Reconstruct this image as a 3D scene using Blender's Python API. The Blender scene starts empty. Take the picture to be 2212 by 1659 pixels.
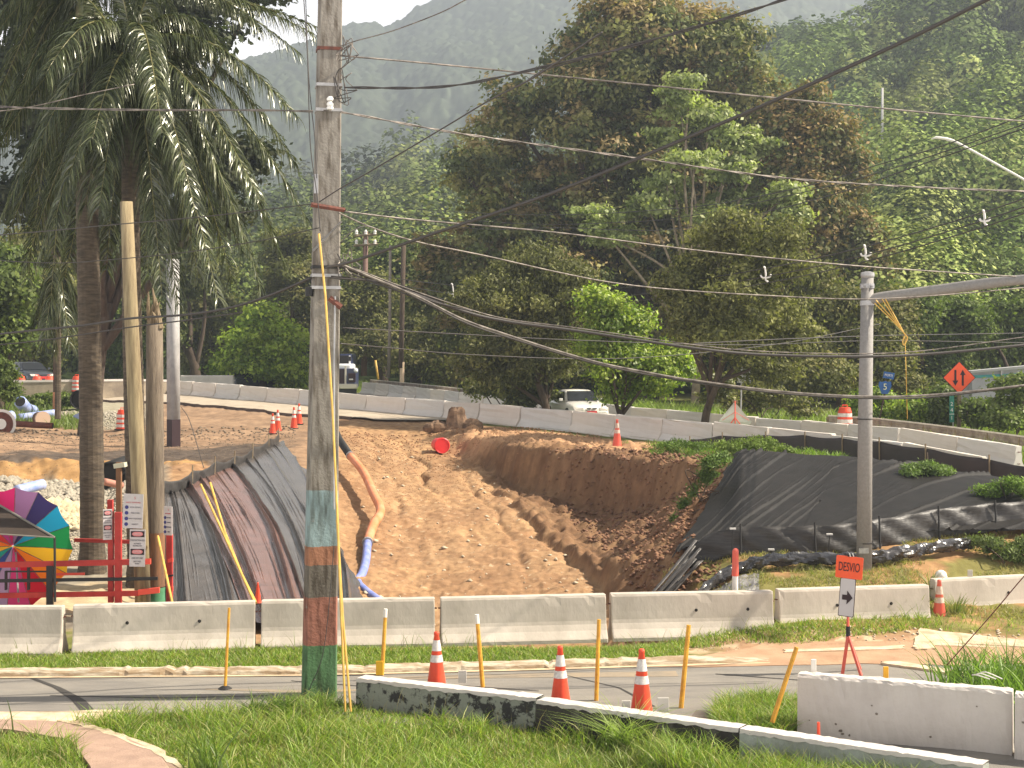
import bpy, math, random
import numpy as np
from mathutils import Vector, Matrix
random.seed(7)
rng = np.random.default_rng(11)
sc = bpy.context.scene
col = sc.collection
R = math.radians

# ---------------------------------------------------------------- camera, world, sun, exposure
F, CX, HY, CH = 3212.0, 1106.0, 771.0, 5.0      # focal, centre, horizon (in units of a 2212 wide picture), eye height
cam_d = bpy.data.cameras.new('camera')
cam = bpy.data.objects.new('camera', cam_d); col.objects.link(cam)
cam.location = (0, 0, CH); cam.rotation_euler = (R(90), 0, 0)
cam_d.sensor_width = 36; cam_d.lens = 36*F/2212
cam_d.shift_y = -(829.5-HY)/2212
cam_d.clip_start = .3; cam_d.clip_end = 9000
sc.camera = cam

SUN_EL, SUN_AZ = 44.0, 87.0                     # azimuth clockwise from +Y
w = bpy.data.worlds.new('World'); sc.world = w; w.use_nodes = True
nt = w.node_tree; nt.nodes.clear()
sky = nt.nodes.new('ShaderNodeTexSky'); sky.sky_type = 'NISHITA'; sky.sun_disc = False
sky.sun_elevation = R(SUN_EL); sky.sun_rotation = R(SUN_AZ); sky.air_density = 1.2; sky.dust_density = 3.5
tc = nt.nodes.new('ShaderNodeTexCoord')
cn = nt.nodes.new('ShaderNodeTexNoise'); cn.inputs['Scale'].default_value = 3.2; cn.inputs['Detail'].default_value = 7
cr = nt.nodes.new('ShaderNodeValToRGB'); cr.color_ramp.elements[0].position = .40; cr.color_ramp.elements[1].position = .60
cr.color_ramp.elements[0].color = (.15, .15, .15, 1)
mx = nt.nodes.new('ShaderNodeMixRGB'); mx.inputs[2].default_value = (5.2, 4.8, 4.3, 1)
bg = nt.nodes.new('ShaderNodeBackground'); bg.inputs[1].default_value = .050
wo = nt.nodes.new('ShaderNodeOutputWorld')
L = nt.links.new
L(tc.outputs['Generated'], cn.inputs['Vector']); L(cn.outputs['Fac'], cr.inputs[0]); L(cr.outputs[0], mx.inputs[0])
L(sky.outputs[0], mx.inputs[1])
sx_ = nt.nodes.new('ShaderNodeSeparateXYZ'); L(tc.outputs['Generated'], sx_.inputs[0])
hz_ = nt.nodes.new('ShaderNodeMapRange'); hz_.inputs[1].default_value = .29; hz_.inputs[2].default_value = .20; hz_.inputs[3].default_value = 0; hz_.inputs[4].default_value = .8; L(sx_.outputs[2], hz_.inputs[0])
m3 = nt.nodes.new('ShaderNodeMixRGB'); m3.inputs[2].default_value = (24, 23, 23, 1); L(hz_.outputs[0], m3.inputs[0]); L(mx.outputs[0], m3.inputs[1]); L(m3.outputs[0], bg.inputs[0]); L(bg.outputs[0], wo.inputs[0])

sd = bpy.data.lights.new('sun', 'SUN'); sd.energy = 5.0; sd.angle = R(.55); sd.color = (1, .905, .755)
so = bpy.data.objects.new('sun', sd); col.objects.link(so)
sv = Vector((math.sin(R(SUN_AZ))*math.cos(R(SUN_EL)), math.cos(R(SUN_AZ))*math.cos(R(SUN_EL)), math.sin(R(SUN_EL))))
so.rotation_euler = sv.to_track_quat('Z', 'Y').to_euler(); so.location = sv*300
sc.view_settings.view_transform = 'Standard'; sc.view_settings.look = 'None'
sc.view_settings.exposure = 1.30; sc.view_settings.gamma = 1
sc.cycles.max_bounces = 6; sc.cycles.transparent_max_bounces = 8; sc.cycles.volume_bounces = 0
try: sc.cycles.use_denoising = True
except Exception: pass

# ---------------------------------------------------------------- noise
def h2(ix, iy, s=0):
    n = (ix.astype(np.int64)*374761393 + iy.astype(np.int64)*668265263 + s*1442695041) & 0xffffffff
    n = ((n ^ (n >> 13))*1274126177) & 0xffffffff
    n = n ^ (n >> 16)
    return (n & 0xffffff)/float(0xffffff)
def vn(x, y, s=0):
    x = np.asarray(x, float); y = np.asarray(y, float)
    ix = np.floor(x); iy = np.floor(y); fx = x-ix; fy = y-iy
    fx = fx*fx*(3-2*fx); fy = fy*fy*(3-2*fy)
    a = h2(ix, iy, s); b = h2(ix+1, iy, s); c = h2(ix, iy+1, s); d = h2(ix+1, iy+1, s)
    return (a*(1-fx)+b*fx)*(1-fy)+(c*(1-fx)+d*fx)*fy
def fbm(x, y, o=4, s=0):
    t = 0; a = .5; f = 1
    for i in range(o):
        t = t + a*(vn(x*f, y*f, s+i*17)-.5); a *= .5; f *= 2.03
    return t*2
def cell(x, y, s=0):
    ix = np.floor(x); iy = np.floor(y); best = np.full(np.shape(x), 9.); bid = np.zeros(np.shape(x))
    for i in (-1, 0, 1):
        for j in (-1, 0, 1):
            px = ix+i+h2(ix+i, iy+j, s); py = iy+j+h2(ix+i, iy+j, s+5)
            d = (px-x)**2+(py-y)**2
            k = d < best
            best = np.where(k, d, best); bid = np.where(k, h2(ix+i, iy+j, s+9), bid)
    return np.sqrt(best), bid

# ---------------------------------------------------------------- placing
def P(x, y, d): return Vector(((x-CX)*d/F, d, CH-(y-HY)*d/F))
def X(x, d): return (x-CX)*d/F
def S(d): return F/d

# line A: barriers along the near side of the highway; line B: far side (picture x, distance, top height)
LA = [(-500, 110, 3.9), (380, 87, 3.6), (430, 84, 3.56), (560, 78, 3.45), (768, 71, 3.23), (950, 66, 3.05), (1100, 61, 3.0), (1250, 58, 2.87), (1350, 55, 2.83), (1600, 48.8, 2.77), (1750, 45.7, 2.71), (1950, 42.1, 2.56), (2212, 38, 2.29), (2600, 34, 2.0), (3600, 27, 1.4)]
LB = [(-500, 150, 3.9), (500, 122, 3.4), (780, 105, 3.24), (1000, 84, 2.98), (1245, 73, 2.8), (1430, 66, 2.66), (1650, 60, 2.53), (1900, 53, 2.54), (2212, 46, 2.25), (2600, 41, 2.0), (3600, 33, 1.4)]
def lin(tab, x, k): return np.interp(x, [t[0] for t in tab], [t[k] for t in tab])

# ---------------------------------------------------------------- terrain height: sections (distance, height) by bearing
COLS = {
 -400: [(26, .1), (28, .25), (32, .5), (44, .9), (47, 1.1), (48, 1.7), (55, 1.85), (65, 2.0), (75, 2.25)],
 0: [(26, .1), (28, .25), (32, .5), (44, .9), (47, 1.1), (48, 1.7), (55, 1.8), (65, 1.95), (75, 2.25)],
 230: [(26, .1), (28, .2), (32, .4), (44, .8), (47, 1.05), (48, 1.65), (57, 1.6), (66, 1.65), (75, 2.25)],
 350: [(26, .1), (28, .1), (38, 1.25), (40, 1.3), (46, 1.6), (57, 1.6), (65, 1.9), (75, 2.3)],
 430: [(26, .1), (28, .1), (42, 1.42), (46, 1.62), (57, 1.6), (65, 2.0), (75, 2.4)],
 560: [(27, 0), (30, .2), (51, 1.75), (57, 1.75), (63, 1.9), (72, 2.4)],
 660: [(27, 0), (31, 0), (54, 1.95), (62, 1.95), (70, 2.3)],
 760: [(27, -.3), (33, -.2), (40, .3), (54, 1.7), (62, 2.1), (68, 2.3)],
 900: [(27, -.8), (33, -.5), (47, .66), (58, 1.6), (60, 1.8), (65, 2.2)],
 990: [(27, -.8), (33, -.5), (47, .66), (55.5, 1.28), (58, 2.0), (62, 2.15)],
 1090: [(27, -.8), (33, -.5), (47, .66), (50.6, .82), (51.4, 1.98), (60, 2.15)],
 1160: [(27, -.8), (33, -.5), (41, .16), (48.1, .55), (48.9, 2.0), (58, 2.13)],
 1230: [(28, -.8), (33, -.45), (37.5, -.13), (46.4, .38), (47.3, 2.0), (57, 2.05)],
 1300: [(28, -.8), (33.9, -.42), (36, -.05), (44.9, .30), (45.8, 2.0), (55, 2.0)],
 1400: [(28, -.4), (31, -.1), (33, .45), (41.4, .75), (42.4, 2.06), (52, 2.02)],
 1480: [(27, .0), (30, .4), (31.5, .8), (39.0, 1.45), (39.6, 2.14), (50.5, 2.0)],
 1600: [(26.8, .2), (28.5, .7), (31, 1.05), (38.5, 2.4), (40, 2.45), (47, 2.0)],
 1750: [(27, .3), (28.5, .75), (30.5, 1.0), (39, 2.33), (41, 2.36), (44.5, 1.95)],
 1950: [(27.5, .3), (29, .8), (31, 1.15), (37, 2.1), (39, 2.12), (41, 1.82)],
 2212: [(28.6, .3), (30, .9), (32, 1.35), (35, 1.75), (36.4, 1.8), (37.3, 1.5)],
 2700: [(30, .3), (31, .9), (32, 1.2), (33, 1.25)],
 3700: [(24, .3), (26, .5), (26.5, .6)],
}
DS = np.concatenate([np.arange(3, 12, .6), np.arange(12, 25, .14), np.arange(25, 64, .09), np.arange(64, 125, .5), np.geomspace(125, 1400, 50)])
XS = np.concatenate([np.arange(-1600, -120, 30), np.arange(-120, 2340, 4.5), np.arange(2340, 3900, 30)])
def _grid():
    xs = sorted(COLS); prof = []
    for x in xs:
        da, za = lin(LA, x, 1), lin(LA, x, 2)-.81
        db, zb = lin(LB, x, 1), lin(LB, x, 2)-.81
        pts = [(0, 0), (25.3, 0)]+COLS[x]+[(da, za), (db, zb), (db+6, zb+.1), (150, 2.3), (400, 3), (4000, 3)]
        prof.append(np.array(sorted(pts)))
    out = np.empty((len(XS), len(DS)))
    for i, x in enumerate(XS):
        k = int(np.clip(np.searchsorted(xs, x)-1, 0, len(xs)-2)); t = min(1, max(0, (x-xs[k])/(xs[k+1]-xs[k]))); a, b = prof[k], prof[k+1]
        if len(a) == len(b):
            c = a*(1-t)+b*t
            if 990 < x < 1560: q = (c[:, 0] > 34) & (c[:, 0] < 54); c[q, 0] += .55*float(fbm(np.array(x*.021), np.array(0.), 4, 12))
            out[i] = np.interp(DS, c[:, 0], c[:, 1])
        else: out[i] = np.interp(DS, a[:, 0], a[:, 1])*(1-t)+np.interp(DS, b[:, 0], b[:, 1])*t
    return out
ZG = _grid()
def smooth(a, n):
    for _ in range(n):
        b = a.copy(); b[1:-1] = (a[:-2]+2*a[1:-1]+a[2:])/4; a = b
    return a
ZG = smooth(ZG, 3)
XX, DD = np.meshgrid(XS, DS, indexing='ij')
WX = (XX-CX)*DD/F; WY = DD
ZG0 = ZG.copy()
# rough dirt only where earth is bare
def bandw(v, a, b, s): return np.clip((v-a)/s, 0, 1)*np.clip((b-v)/s, 0, 1)
rimx = lin(LA, XX, 1)
dirt = bandw(DD, 26.3, 999, 1.2)*np.clip((rimx-2.2-DD)/2, 0, 1)
pit = dirt*bandw(XX, 640, 1560, 60)*bandw(DD, 26, 62, 2)
dz = dirt*(.06*fbm(WX*.9, WY*.9, 4, 3)+.035*fbm(WX*4, WY*4, 3, 8))
toe = np.interp(DD, [31, 33.9, 37.5, 41, 47, 52, 56, 60], [1345, 1300, 1230, 1160, 1090, 1040, 1000, 960])+34*fbm(WY*1.1, WX*.4, 5, 90)
bank = np.clip((XX-toe)/16, 0, 1)*pit
dz -= pit*.11*np.exp(-((XX-toe+6)/11)**2)*bandw(DD, 31, 52, 2)
dz += pit*.20*np.clip((XX-toe)/12, 0, 1)*np.exp(-np.clip(XX-toe, 0, 999)/110)*bandw(DD, 30, 50, 5)
r1 = np.abs(fbm(WX*1.3, WY*1.3, 5, 21))
cl, _ = cell(WX*2.2+fbm(WX*2, WY*2, 2, 5), WY*2.2, 4)
cl2, _ = cell(WX*5.5, WY*5.5, 6)
dz += bank*(.36*(r1-.3)+.17*(.5-cl)+.09*(.5-cl2)+.05*fbm(WX*9, WY*9, 3, 33))+pit*(1-bank)*(.022*fbm(WX*2.6+WY*.4, WY*.7, 4, 30)+.045*fbm(WX*11, WY*4, 3, 31)+.03*np.clip(fbm(WX*3, WY*2.4, 4, 32)-.12, 0, 1))
# tyre ruts running down the ramp
rut = np.sin((XX-900-(48-WY)*9+14*fbm(WX*.5, WY*.5, 2, 77))*.075)
dz += pit*(1-bank)*.022*np.clip(rut, -.2, 1)*bandw(DD, 36, 64, 6)
# erosion gullies down the middle
for gx, k, a, w0, w1 in ((868, 7, .16, 46, 62), (925, 9.8, .10, 34, 56), (1000, 13, .07, 40, 55), (800, 4.5, .07, 40, 60)):
    dz -= pit*(1-bank)*a*bandw(DD, w0, w1, 4)*(.4+1.2*vn(WY*.8, WX*0, int(gx)+1))*np.exp(-((XX-gx-(58-WY)*k-34*fbm(WY*.45, WX*0, 4, int(gx)))/(6+5*vn(WY*.6, WX*0, int(gx)+2)))**2)
lawn = np.clip((20.4-DD)/.8, 0, 1)
dz += lawn*.10*fbm(WX*.45, WY*.45, 3, 41)
plat = dirt*np.clip((640-XX)/60, 0, 1)
dz += plat*(.05*fbm(WX*2.5, WY*2.5, 4, 51)) + plat*bandw(DD, 44.5, 50, 1.5)*.22*fbm(WX*1.6, WY*1.6, 4, 61)
ZG = ZG+dz
def H(x, y, ZG=None):
    """ground height at a world point"""
    if ZG is None: ZG = globals()['ZG']
    u = np.asarray(x, float)/np.asarray(y, float)*F+CX
    i = np.clip(np.interp(u, XS, np.arange(len(XS))), 0, len(XS)-1.001); j = np.clip(np.interp(y, DS, np.arange(len(DS))), 0, len(DS)-1.001)
    i0 = i.astype(int) if hasattr(i, 'astype') else int(i); j0 = j.astype(int) if hasattr(j, 'astype') else int(j)
    fi = i-i0; fj = j-j0
    return (ZG[i0, j0]*(1-fi)+ZG[i0+1, j0]*fi)*(1-fj)+(ZG[i0, j0+1]*(1-fi)+ZG[i0+1, j0+1]*fi)*fj
def G(x, d, dz=0):
    wx = X(x, d); return Vector((wx, d, float(H(wx, d))+dz))

# ---------------------------------------------------------------- object helpers
def tag(o, label=None, cat=None, group=None, kind=None):
    if label: o['label'] = label
    if cat: o['category'] = cat
    if group: o['group'] = group
    if kind: o['kind'] = kind
    return o
def thing(name, label, cat, loc=(0, 0, 0), rz=0, group=None, kind=None):
    o = bpy.data.objects.new(name, None); col.objects.link(o); o.location = loc; o.rotation_euler = (0, 0, rz); o.empty_display_size = .2
    return tag(o, label, cat, group, kind)
def link(name, me, mat, parent=None, world=True, smooth_=False):
    if mat is not None:
        for m in (mat if isinstance(mat, (list, tuple)) else [mat]): me.materials.append(m)
    o = bpy.data.objects.new(name, me); col.objects.link(o)
    if world and len(me.vertices):
        n = len(me.vertices); a = np.empty(n*3); me.vertices.foreach_get('co', a); a = a.reshape(-1, 3)
        if parent is None:
            c = np.array([(a[:, 0].min()+a[:, 0].max())/2, (a[:, 1].min()+a[:, 1].max())/2, a[:, 2].min()]); o.location = c
        else: c = np.array(parent['_w']) if '_w' in parent else np.array(parent.location)
        me.vertices.foreach_set('co', (a-c).ravel())
        if parent is None: o['_w'] = [float(v) for v in c]
        else: o['_w'] = [float(v) for v in c]
    if parent is not None: o.parent = parent
    if smooth_: me.polygons.foreach_set('use_smooth', [True]*len(me.polygons))
    me.update()
    return o
def npmesh(name, V, Fc, mat, parent=None, colr=None, world=True, smooth_=False):
    V = np.asarray(V, dtype=np.float32); Fc = np.asarray(Fc, dtype=np.int32)
    me = bpy.data.meshes.new(name); n, k = Fc.shape
    me.vertices.add(len(V)); me.vertices.foreach_set('co', V.ravel())
    me.loops.add(n*k); me.loops.foreach_set('vertex_index', Fc.ravel())
    me.polygons.add(n); me.polygons.foreach_set('loop_start', np.arange(0, n*k, k, dtype=np.int32))
    try: me.polygons.foreach_set('loop_total', np.full(n, k, dtype=np.int32))
    except Exception: pass
    me.update(calc_edges=True)
    if colr is not None:
        at = me.attributes.new('Col', 'FLOAT_COLOR', 'POINT')
        c = np.ones((len(V), 4), np.float32); c[:, :3] = colr; at.data.foreach_set('color', c.ravel())
    return link(name, me, mat, parent, world, smooth_)

class MB:
    def __init__(s): s.v = []; s.f = []; s.m = []; s.k = 0
    def add(s, vs, fs):
        b = len(s.v); s.v += [tuple(v) for v in vs]; s.f += [tuple(i+b for i in f) for f in fs]; s.m += [s.k]*len(fs); return s
    def box(s, c, sz, rz=0, M=None):
        x, y, z = [q/2 for q in sz]
        vs = [Vector((a, b, d)) for a in (-x, x) for b in (-y, y) for d in (-z, z)]
        m = Matrix.Translation(Vector(c)) @ (M.to_4x4() if M is not None else Matrix.Rotation(rz, 4, 'Z'))
        return s.add([m @ v for v in vs], [(0, 1, 3, 2), (4, 6, 7, 5), (0, 4, 5, 1), (2, 3, 7, 6), (0, 2, 6, 4), (1, 5, 7, 3)])
    def tube(s, pts, r, n=8, cap=True, flat=1.0):
        pts = [Vector(p) for p in pts]; N = len(pts)
        rs = r if isinstance(r, (list, tuple)) else [r]*N
        vs = []; up = None
        for i, p in enumerate(pts):
            t = (pts[min(i+1, N-1)]-pts[max(i-1, 0)])
            t = t.normalized() if t.length > 1e-9 else Vector((0, 0, 1))
            if up is None: up = Vector((0, 0, 1)) if abs(t.z) < .9 else Vector((1, 0, 0))
            a = t.cross(up); a = a.normalized() if a.length > 1e-6 else Vector((1, 0, 0))
            b = a.cross(t).normalized(); up = b
            for k in range(n):
                th = 2*math.pi*k/n; vs.append(p+(a*math.cos(th)+b*math.sin(th)*flat)*rs[i])
        fs = [(i*n+k, i*n+(k+1) % n, (i+1)*n+(k+1) % n, (i+1)*n+k) for i in range(N-1) for k in range(n)]
        if cap: fs += [tuple(range(n))[::-1], tuple((N-1)*n+k for k in range(n))]
        return s.add(vs, fs)
    def lathe(s, prof, c=(0, 0, 0), n=24, M=None, caps=True):
        vs = []; m = M if M is not None else Matrix.Identity(3)
        for r, z in prof:
            for k in range(n):
                th = 2*math.pi*k/n; vs.append(Vector(c)+m @ Vector((r*math.cos(th), r*math.sin(th), z)))
        N = len(prof)
        fs = [(i*n+k, i*n+(k+1) % n, (i+1)*n+(k+1) % n, (i+1)*n+k) for i in range(N-1) for k in range(n)]
        if caps: fs += [tuple(range(n))[::-1], tuple((N-1)*n+k for k in range(n))]
        return s.add(vs, fs)
    def poly(s, pts, n, th):
        """flat polygon extruded by th along n"""
        N = len(pts); n = Vector(n).normalized()*th
        vs = [Vector(p) for p in pts]+[Vector(p)+n for p in pts]
        return s.add(vs, [tuple(range(N))[::-1], tuple(range(N, 2*N))]+[(i, (i+1) % N, N+(i+1) % N, N+i) for i in range(N)])
    def grid(s, A, close=False):
        """A: rows of points"""
        n = len(A); m = len(A[0]); vs = [p for r in A for p in r]
        return s.add(vs, [(i*m+j, i*m+j+1, (i+1)*m+j+1, (i+1)*m+j) for i in range(n-1) for j in range(m-1)])
    def build(s, name, mat, parent=None, world=True, sm=False, bevel=0):
        me = bpy.data.meshes.new(name); me.from_pydata(s.v, [], s.f)
        me.polygons.foreach_set('material_index', s.m)
        o = link(name, me, mat, parent, world, sm)
        if bevel:
            b = o.modifiers.new('bevel', 'BEVEL'); b.width = bevel; b.segments = 2; b.limit_method = 'ANGLE'
        return o
def copy_tree(o, parent=None):
    c = o.copy(); col.objects.link(c); c.parent = parent
    for ch in list(o.children): copy_tree(ch, c)
    return c
def crom(pts, n=8):
    pts = [Vector(p) for p in pts]; q = [pts[0]*2-pts[1]]+pts+[pts[-1]*2-pts[-2]]; out = []
    for i in range(1, len(q)-2):
        a, b, c, d = q[i-1:i+3]
        for k in range(n):
            t = k/n; out.append(.5*((2*b)+(c-a)*t+(2*a-5*b+4*c-d)*t*t+(3*b-a-3*c+d)*t**3))
    return out+[pts[-1]]
def text(s, size, loc, rot, mat, name, parent, depth=.002, sx=1, world=True, align='CENTER'):
    cu = bpy.data.curves.new(name, 'FONT'); cu.body = s; cu.size = size; cu.align_x = align; cu.align_y = 'CENTER'; cu.extrude = depth; cu.resolution_u = 3
    t = bpy.data.objects.new('t', cu); me = bpy.data.meshes.new_from_object(t); bpy.data.objects.remove(t); bpy.data.curves.remove(cu)
    m = Matrix.Translation(Vector(loc)) @ rot.to_4x4() @ Matrix.Diagonal((sx, 1, 1, 1))
    me.transform(m); me.name = name
    return link(name, me, mat, parent, world)
RXP = Matrix.Rotation(R(90), 3, 'X')       # lettering upright, facing the camera side (-Y)

# ---------------------------------------------------------------- materials
def mat(name, c, c2=None, sc_=4, rough=.75, bump=0, bs=30, metal=0, attr=False, spec=.4, lo=.35, hi=.65, coat=0, st=(1, 1, 1), det=6, alpha=1):
    m = bpy.data.materials.new(name); m.use_nodes = True; t = m.node_tree; N = t.nodes; K = t.links.new
    b = N['Principled BSDF']; b.inputs['Roughness'].default_value = rough; b.inputs['Metallic'].default_value = metal
    b.inputs['Specular IOR Level'].default_value = spec; b.inputs['Coat Weight'].default_value = coat
    if alpha < 1: b.inputs['Alpha'].default_value = alpha
    tcn = N.new('ShaderNodeTexCoord'); mp = N.new('ShaderNodeMapping'); mp.inputs['Scale'].default_value = st
    K(tcn.outputs['Object'], mp.inputs['Vector'])
    src = None
    if attr:
        a = N.new('ShaderNodeAttribute'); a.attribute_name = 'Col'; src = a.outputs['Color']
    if c2 is not None or attr:
        nz = N.new('ShaderNodeTexNoise'); nz.inputs['Scale'].default_value = sc_; nz.inputs['Detail'].default_value = det; nz.inputs['Roughness'].default_value = .62
        K(mp.outputs[0], nz.inputs['Vector'])
        rp = N.new('ShaderNodeMapRange'); rp.inputs[1].default_value = lo; rp.inputs[2].default_value = hi; K(nz.outputs['Fac'], rp.inputs[0])
        mxn = N.new('ShaderNodeMixRGB'); K(rp.outputs[0], mxn.inputs[0])
        if attr:
            mxn.blend_type = 'MULTIPLY'; mxn.inputs[2].default_value = (*c, 1); K(src, mxn.inputs[1])
        else:
            mxn.inputs[1].default_value = (*c, 1); mxn.inputs[2].default_value = (*c2, 1)
        K(mxn.outputs[0], b.inputs['Base Color'])
    else: b.inputs['Base Color'].default_value = (*c, 1)
    if bump:
        n2 = N.new('ShaderNodeTexNoise'); n2.inputs['Scale'].default_value = bs; n2.inputs['Detail'].default_value = 5
        K(mp.outputs[0], n2.inputs['Vector'])
        bp = N.new('ShaderNodeBump'); bp.inputs['Strength'].default_value = bump; bp.inputs['Distance'].default_value = .02
        K(n2.outputs['Fac'], bp.inputs['Height']); K(bp.outputs[0], b.inputs['Normal'])
    return m
def leafmat(name, rough=.55, trans=.35, gloss=.08, tcol=(1.3, 1.5, .6)):
    m = bpy.data.materials.new(name); m.use_nodes = True; t = m.node_tree; N = t.nodes; K = t.links.new; N.clear()
    a = N.new('ShaderNodeAttribute'); a.attribute_name = 'Col'
    d = N.new('ShaderNodeBsdfDiffuse'); tr = N.new('ShaderNodeBsdfTranslucent'); g = N.new('ShaderNodeBsdfGlossy'); g.inputs['Roughness'].default_value = rough
    mu = N.new('ShaderNodeMixRGB'); mu.blend_type = 'MULTIPLY'; mu.inputs[0].default_value = 1; mu.inputs[2].default_value = (*tcol, 1)
    K(a.outputs['Color'], d.inputs[0]); K(a.outputs['Color'], mu.inputs[1]); K(mu.outputs[0], tr.inputs[0])
    g.inputs[0].default_value = (.9, .9, .8, 1)
    m1 = N.new('ShaderNodeMixShader'); m1.inputs[0].default_value = trans; K(d.outputs[0], m1.inputs[1]); K(tr.outputs[0], m1.inputs[2])
    m2 = N.new('ShaderNodeMixShader'); m2.inputs[0].default_value = gloss; K(m1.outputs[0], m2.inputs[1]); K(g.outputs[0], m2.inputs[2])
    o = N.new('ShaderNodeOutputMaterial'); K(m2.outputs[0], o.inputs[0])
    return m
MT = {}
MT['leaf'] = leafmat('leaf', .6, .28, .02)
MT['leafgloss'] = leafmat('glossy leaf', .5, .42, .035)
MT['palm'] = leafmat('palm leaflet', .26, .17, .055)
MT['grass'] = leafmat('grass blade', .5, .40, .03)
MT['forest'] = leafmat('forest', .6, .06, .015)
MT['soil'] = mat('soil', (.62, .60, .60), None, 2.6, .95, .55, 9, attr=True, spec=.12, lo=.30, hi=.66)
MT['asphalt'] = mat('asphalt', (.195, .18, .16), (.265, .24, .205), 1.1, .9, .5, 70, spec=.15, lo=.38, hi=.62, det=10, st=(.5, 1.6, 1))
MT['hwy'] = mat('highway asphalt', (.20, .185, .16), (.27, .245, .21), .6, .9, .2, 60, spec=.2)
MT['patch'] = mat('asphalt crack filler', (.05, .045, .04), None, 3, .9)
MT['kerb'] = mat('chipped kerb paint', (.54, .47, .35), (.31, .22, .13), 2.6, .85, .5, 25, lo=.40, hi=.58, st=(1, 3, 6))
MT['barrier'] = mat('barrier concrete', (.57, .505, .43), (.41, .36, .30), 2.2, .85, .16, 22, lo=.36, hi=.74, det=9, st=(1, 1, .4))
MT['barrier_far'] = mat('grey concrete', (.70, .64, .56), (.58, .52, .45), .7, .9, .2, 8, lo=.3, hi=.75)
MT['whitewall'] = mat('white painted concrete', (.60, .55, .50), (.47, .42, .38), 2.2, .8, .25, 25, lo=.35, hi=.85)
MT['concrete'] = mat('weathered concrete', (.25, .212, .172), (.165, .138, .112), 2.4, .9, .4, 30, st=(3, 3, .6))
MT['dark'] = mat('dark recess', (.02, .017, .015), None, rough=.9)
MT['steel'] = mat('galvanised steel', (.42, .41, .40), (.33, .32, .31), 6, .5, metal=.6)
MT['wire'] = mat('cable sheath', (.045, .038, .034), None, rough=.55)
MT['wirelight'] = mat('bare aluminium cable', (.26, .225, .19), (.06, .05, .045), 6, .5, metal=.3)
MT['rust'] = mat('rusty steel', (.17, .055, .035), (.09, .035, .025), 12, .8)
MT['orange'] = mat('orange plastic', (.83, .085, .035), (.68, .075, .035), 5, .5, lo=.3, hi=.75)
MT['orangeflat'] = mat('orange sign sheeting', (.95, .115, .03), (.85, .10, .03), 3, .55)
MT['reflect'] = mat('white reflective collar', (.74, .70, .66), (.50, .45, .40), 14, .5)
MT['black'] = mat('black rubber', (.018, .017, .016), None, rough=.65)
MT['ink'] = mat('black sign print', (.03, .012, .015), None, rough=.6)
MT['yellow'] = mat('yellow paint', (.78, .42, .045), (.52, .24, .03), 9, .6, .2, 40)
MT['guy'] = mat('yellow plastic guard', (.72, .46, .10), (.50, .30, .07), 5, .6)
MT['whitepl'] = mat('white plastic', (.75, .72, .66), None, rough=.5)
MT['red'] = mat('red painted timber', (.50, .045, .035), (.36, .03, .025), 4, .7)
MT['wood'] = mat('weathered wood', (.30, .23, .14), (.16, .115, .07), 3, .9, .5, 30, st=(6, 6, .5))
MT['bark'] = mat('tree bark', (.085, .06, .04), (.045, .03, .022), 3, .95, .4, 20, st=(3, 3, .8))
MT['palebark'] = mat('pale bark', (.30, .25, .17), (.16, .12, .08), 3, .95, .3, 20)

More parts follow.
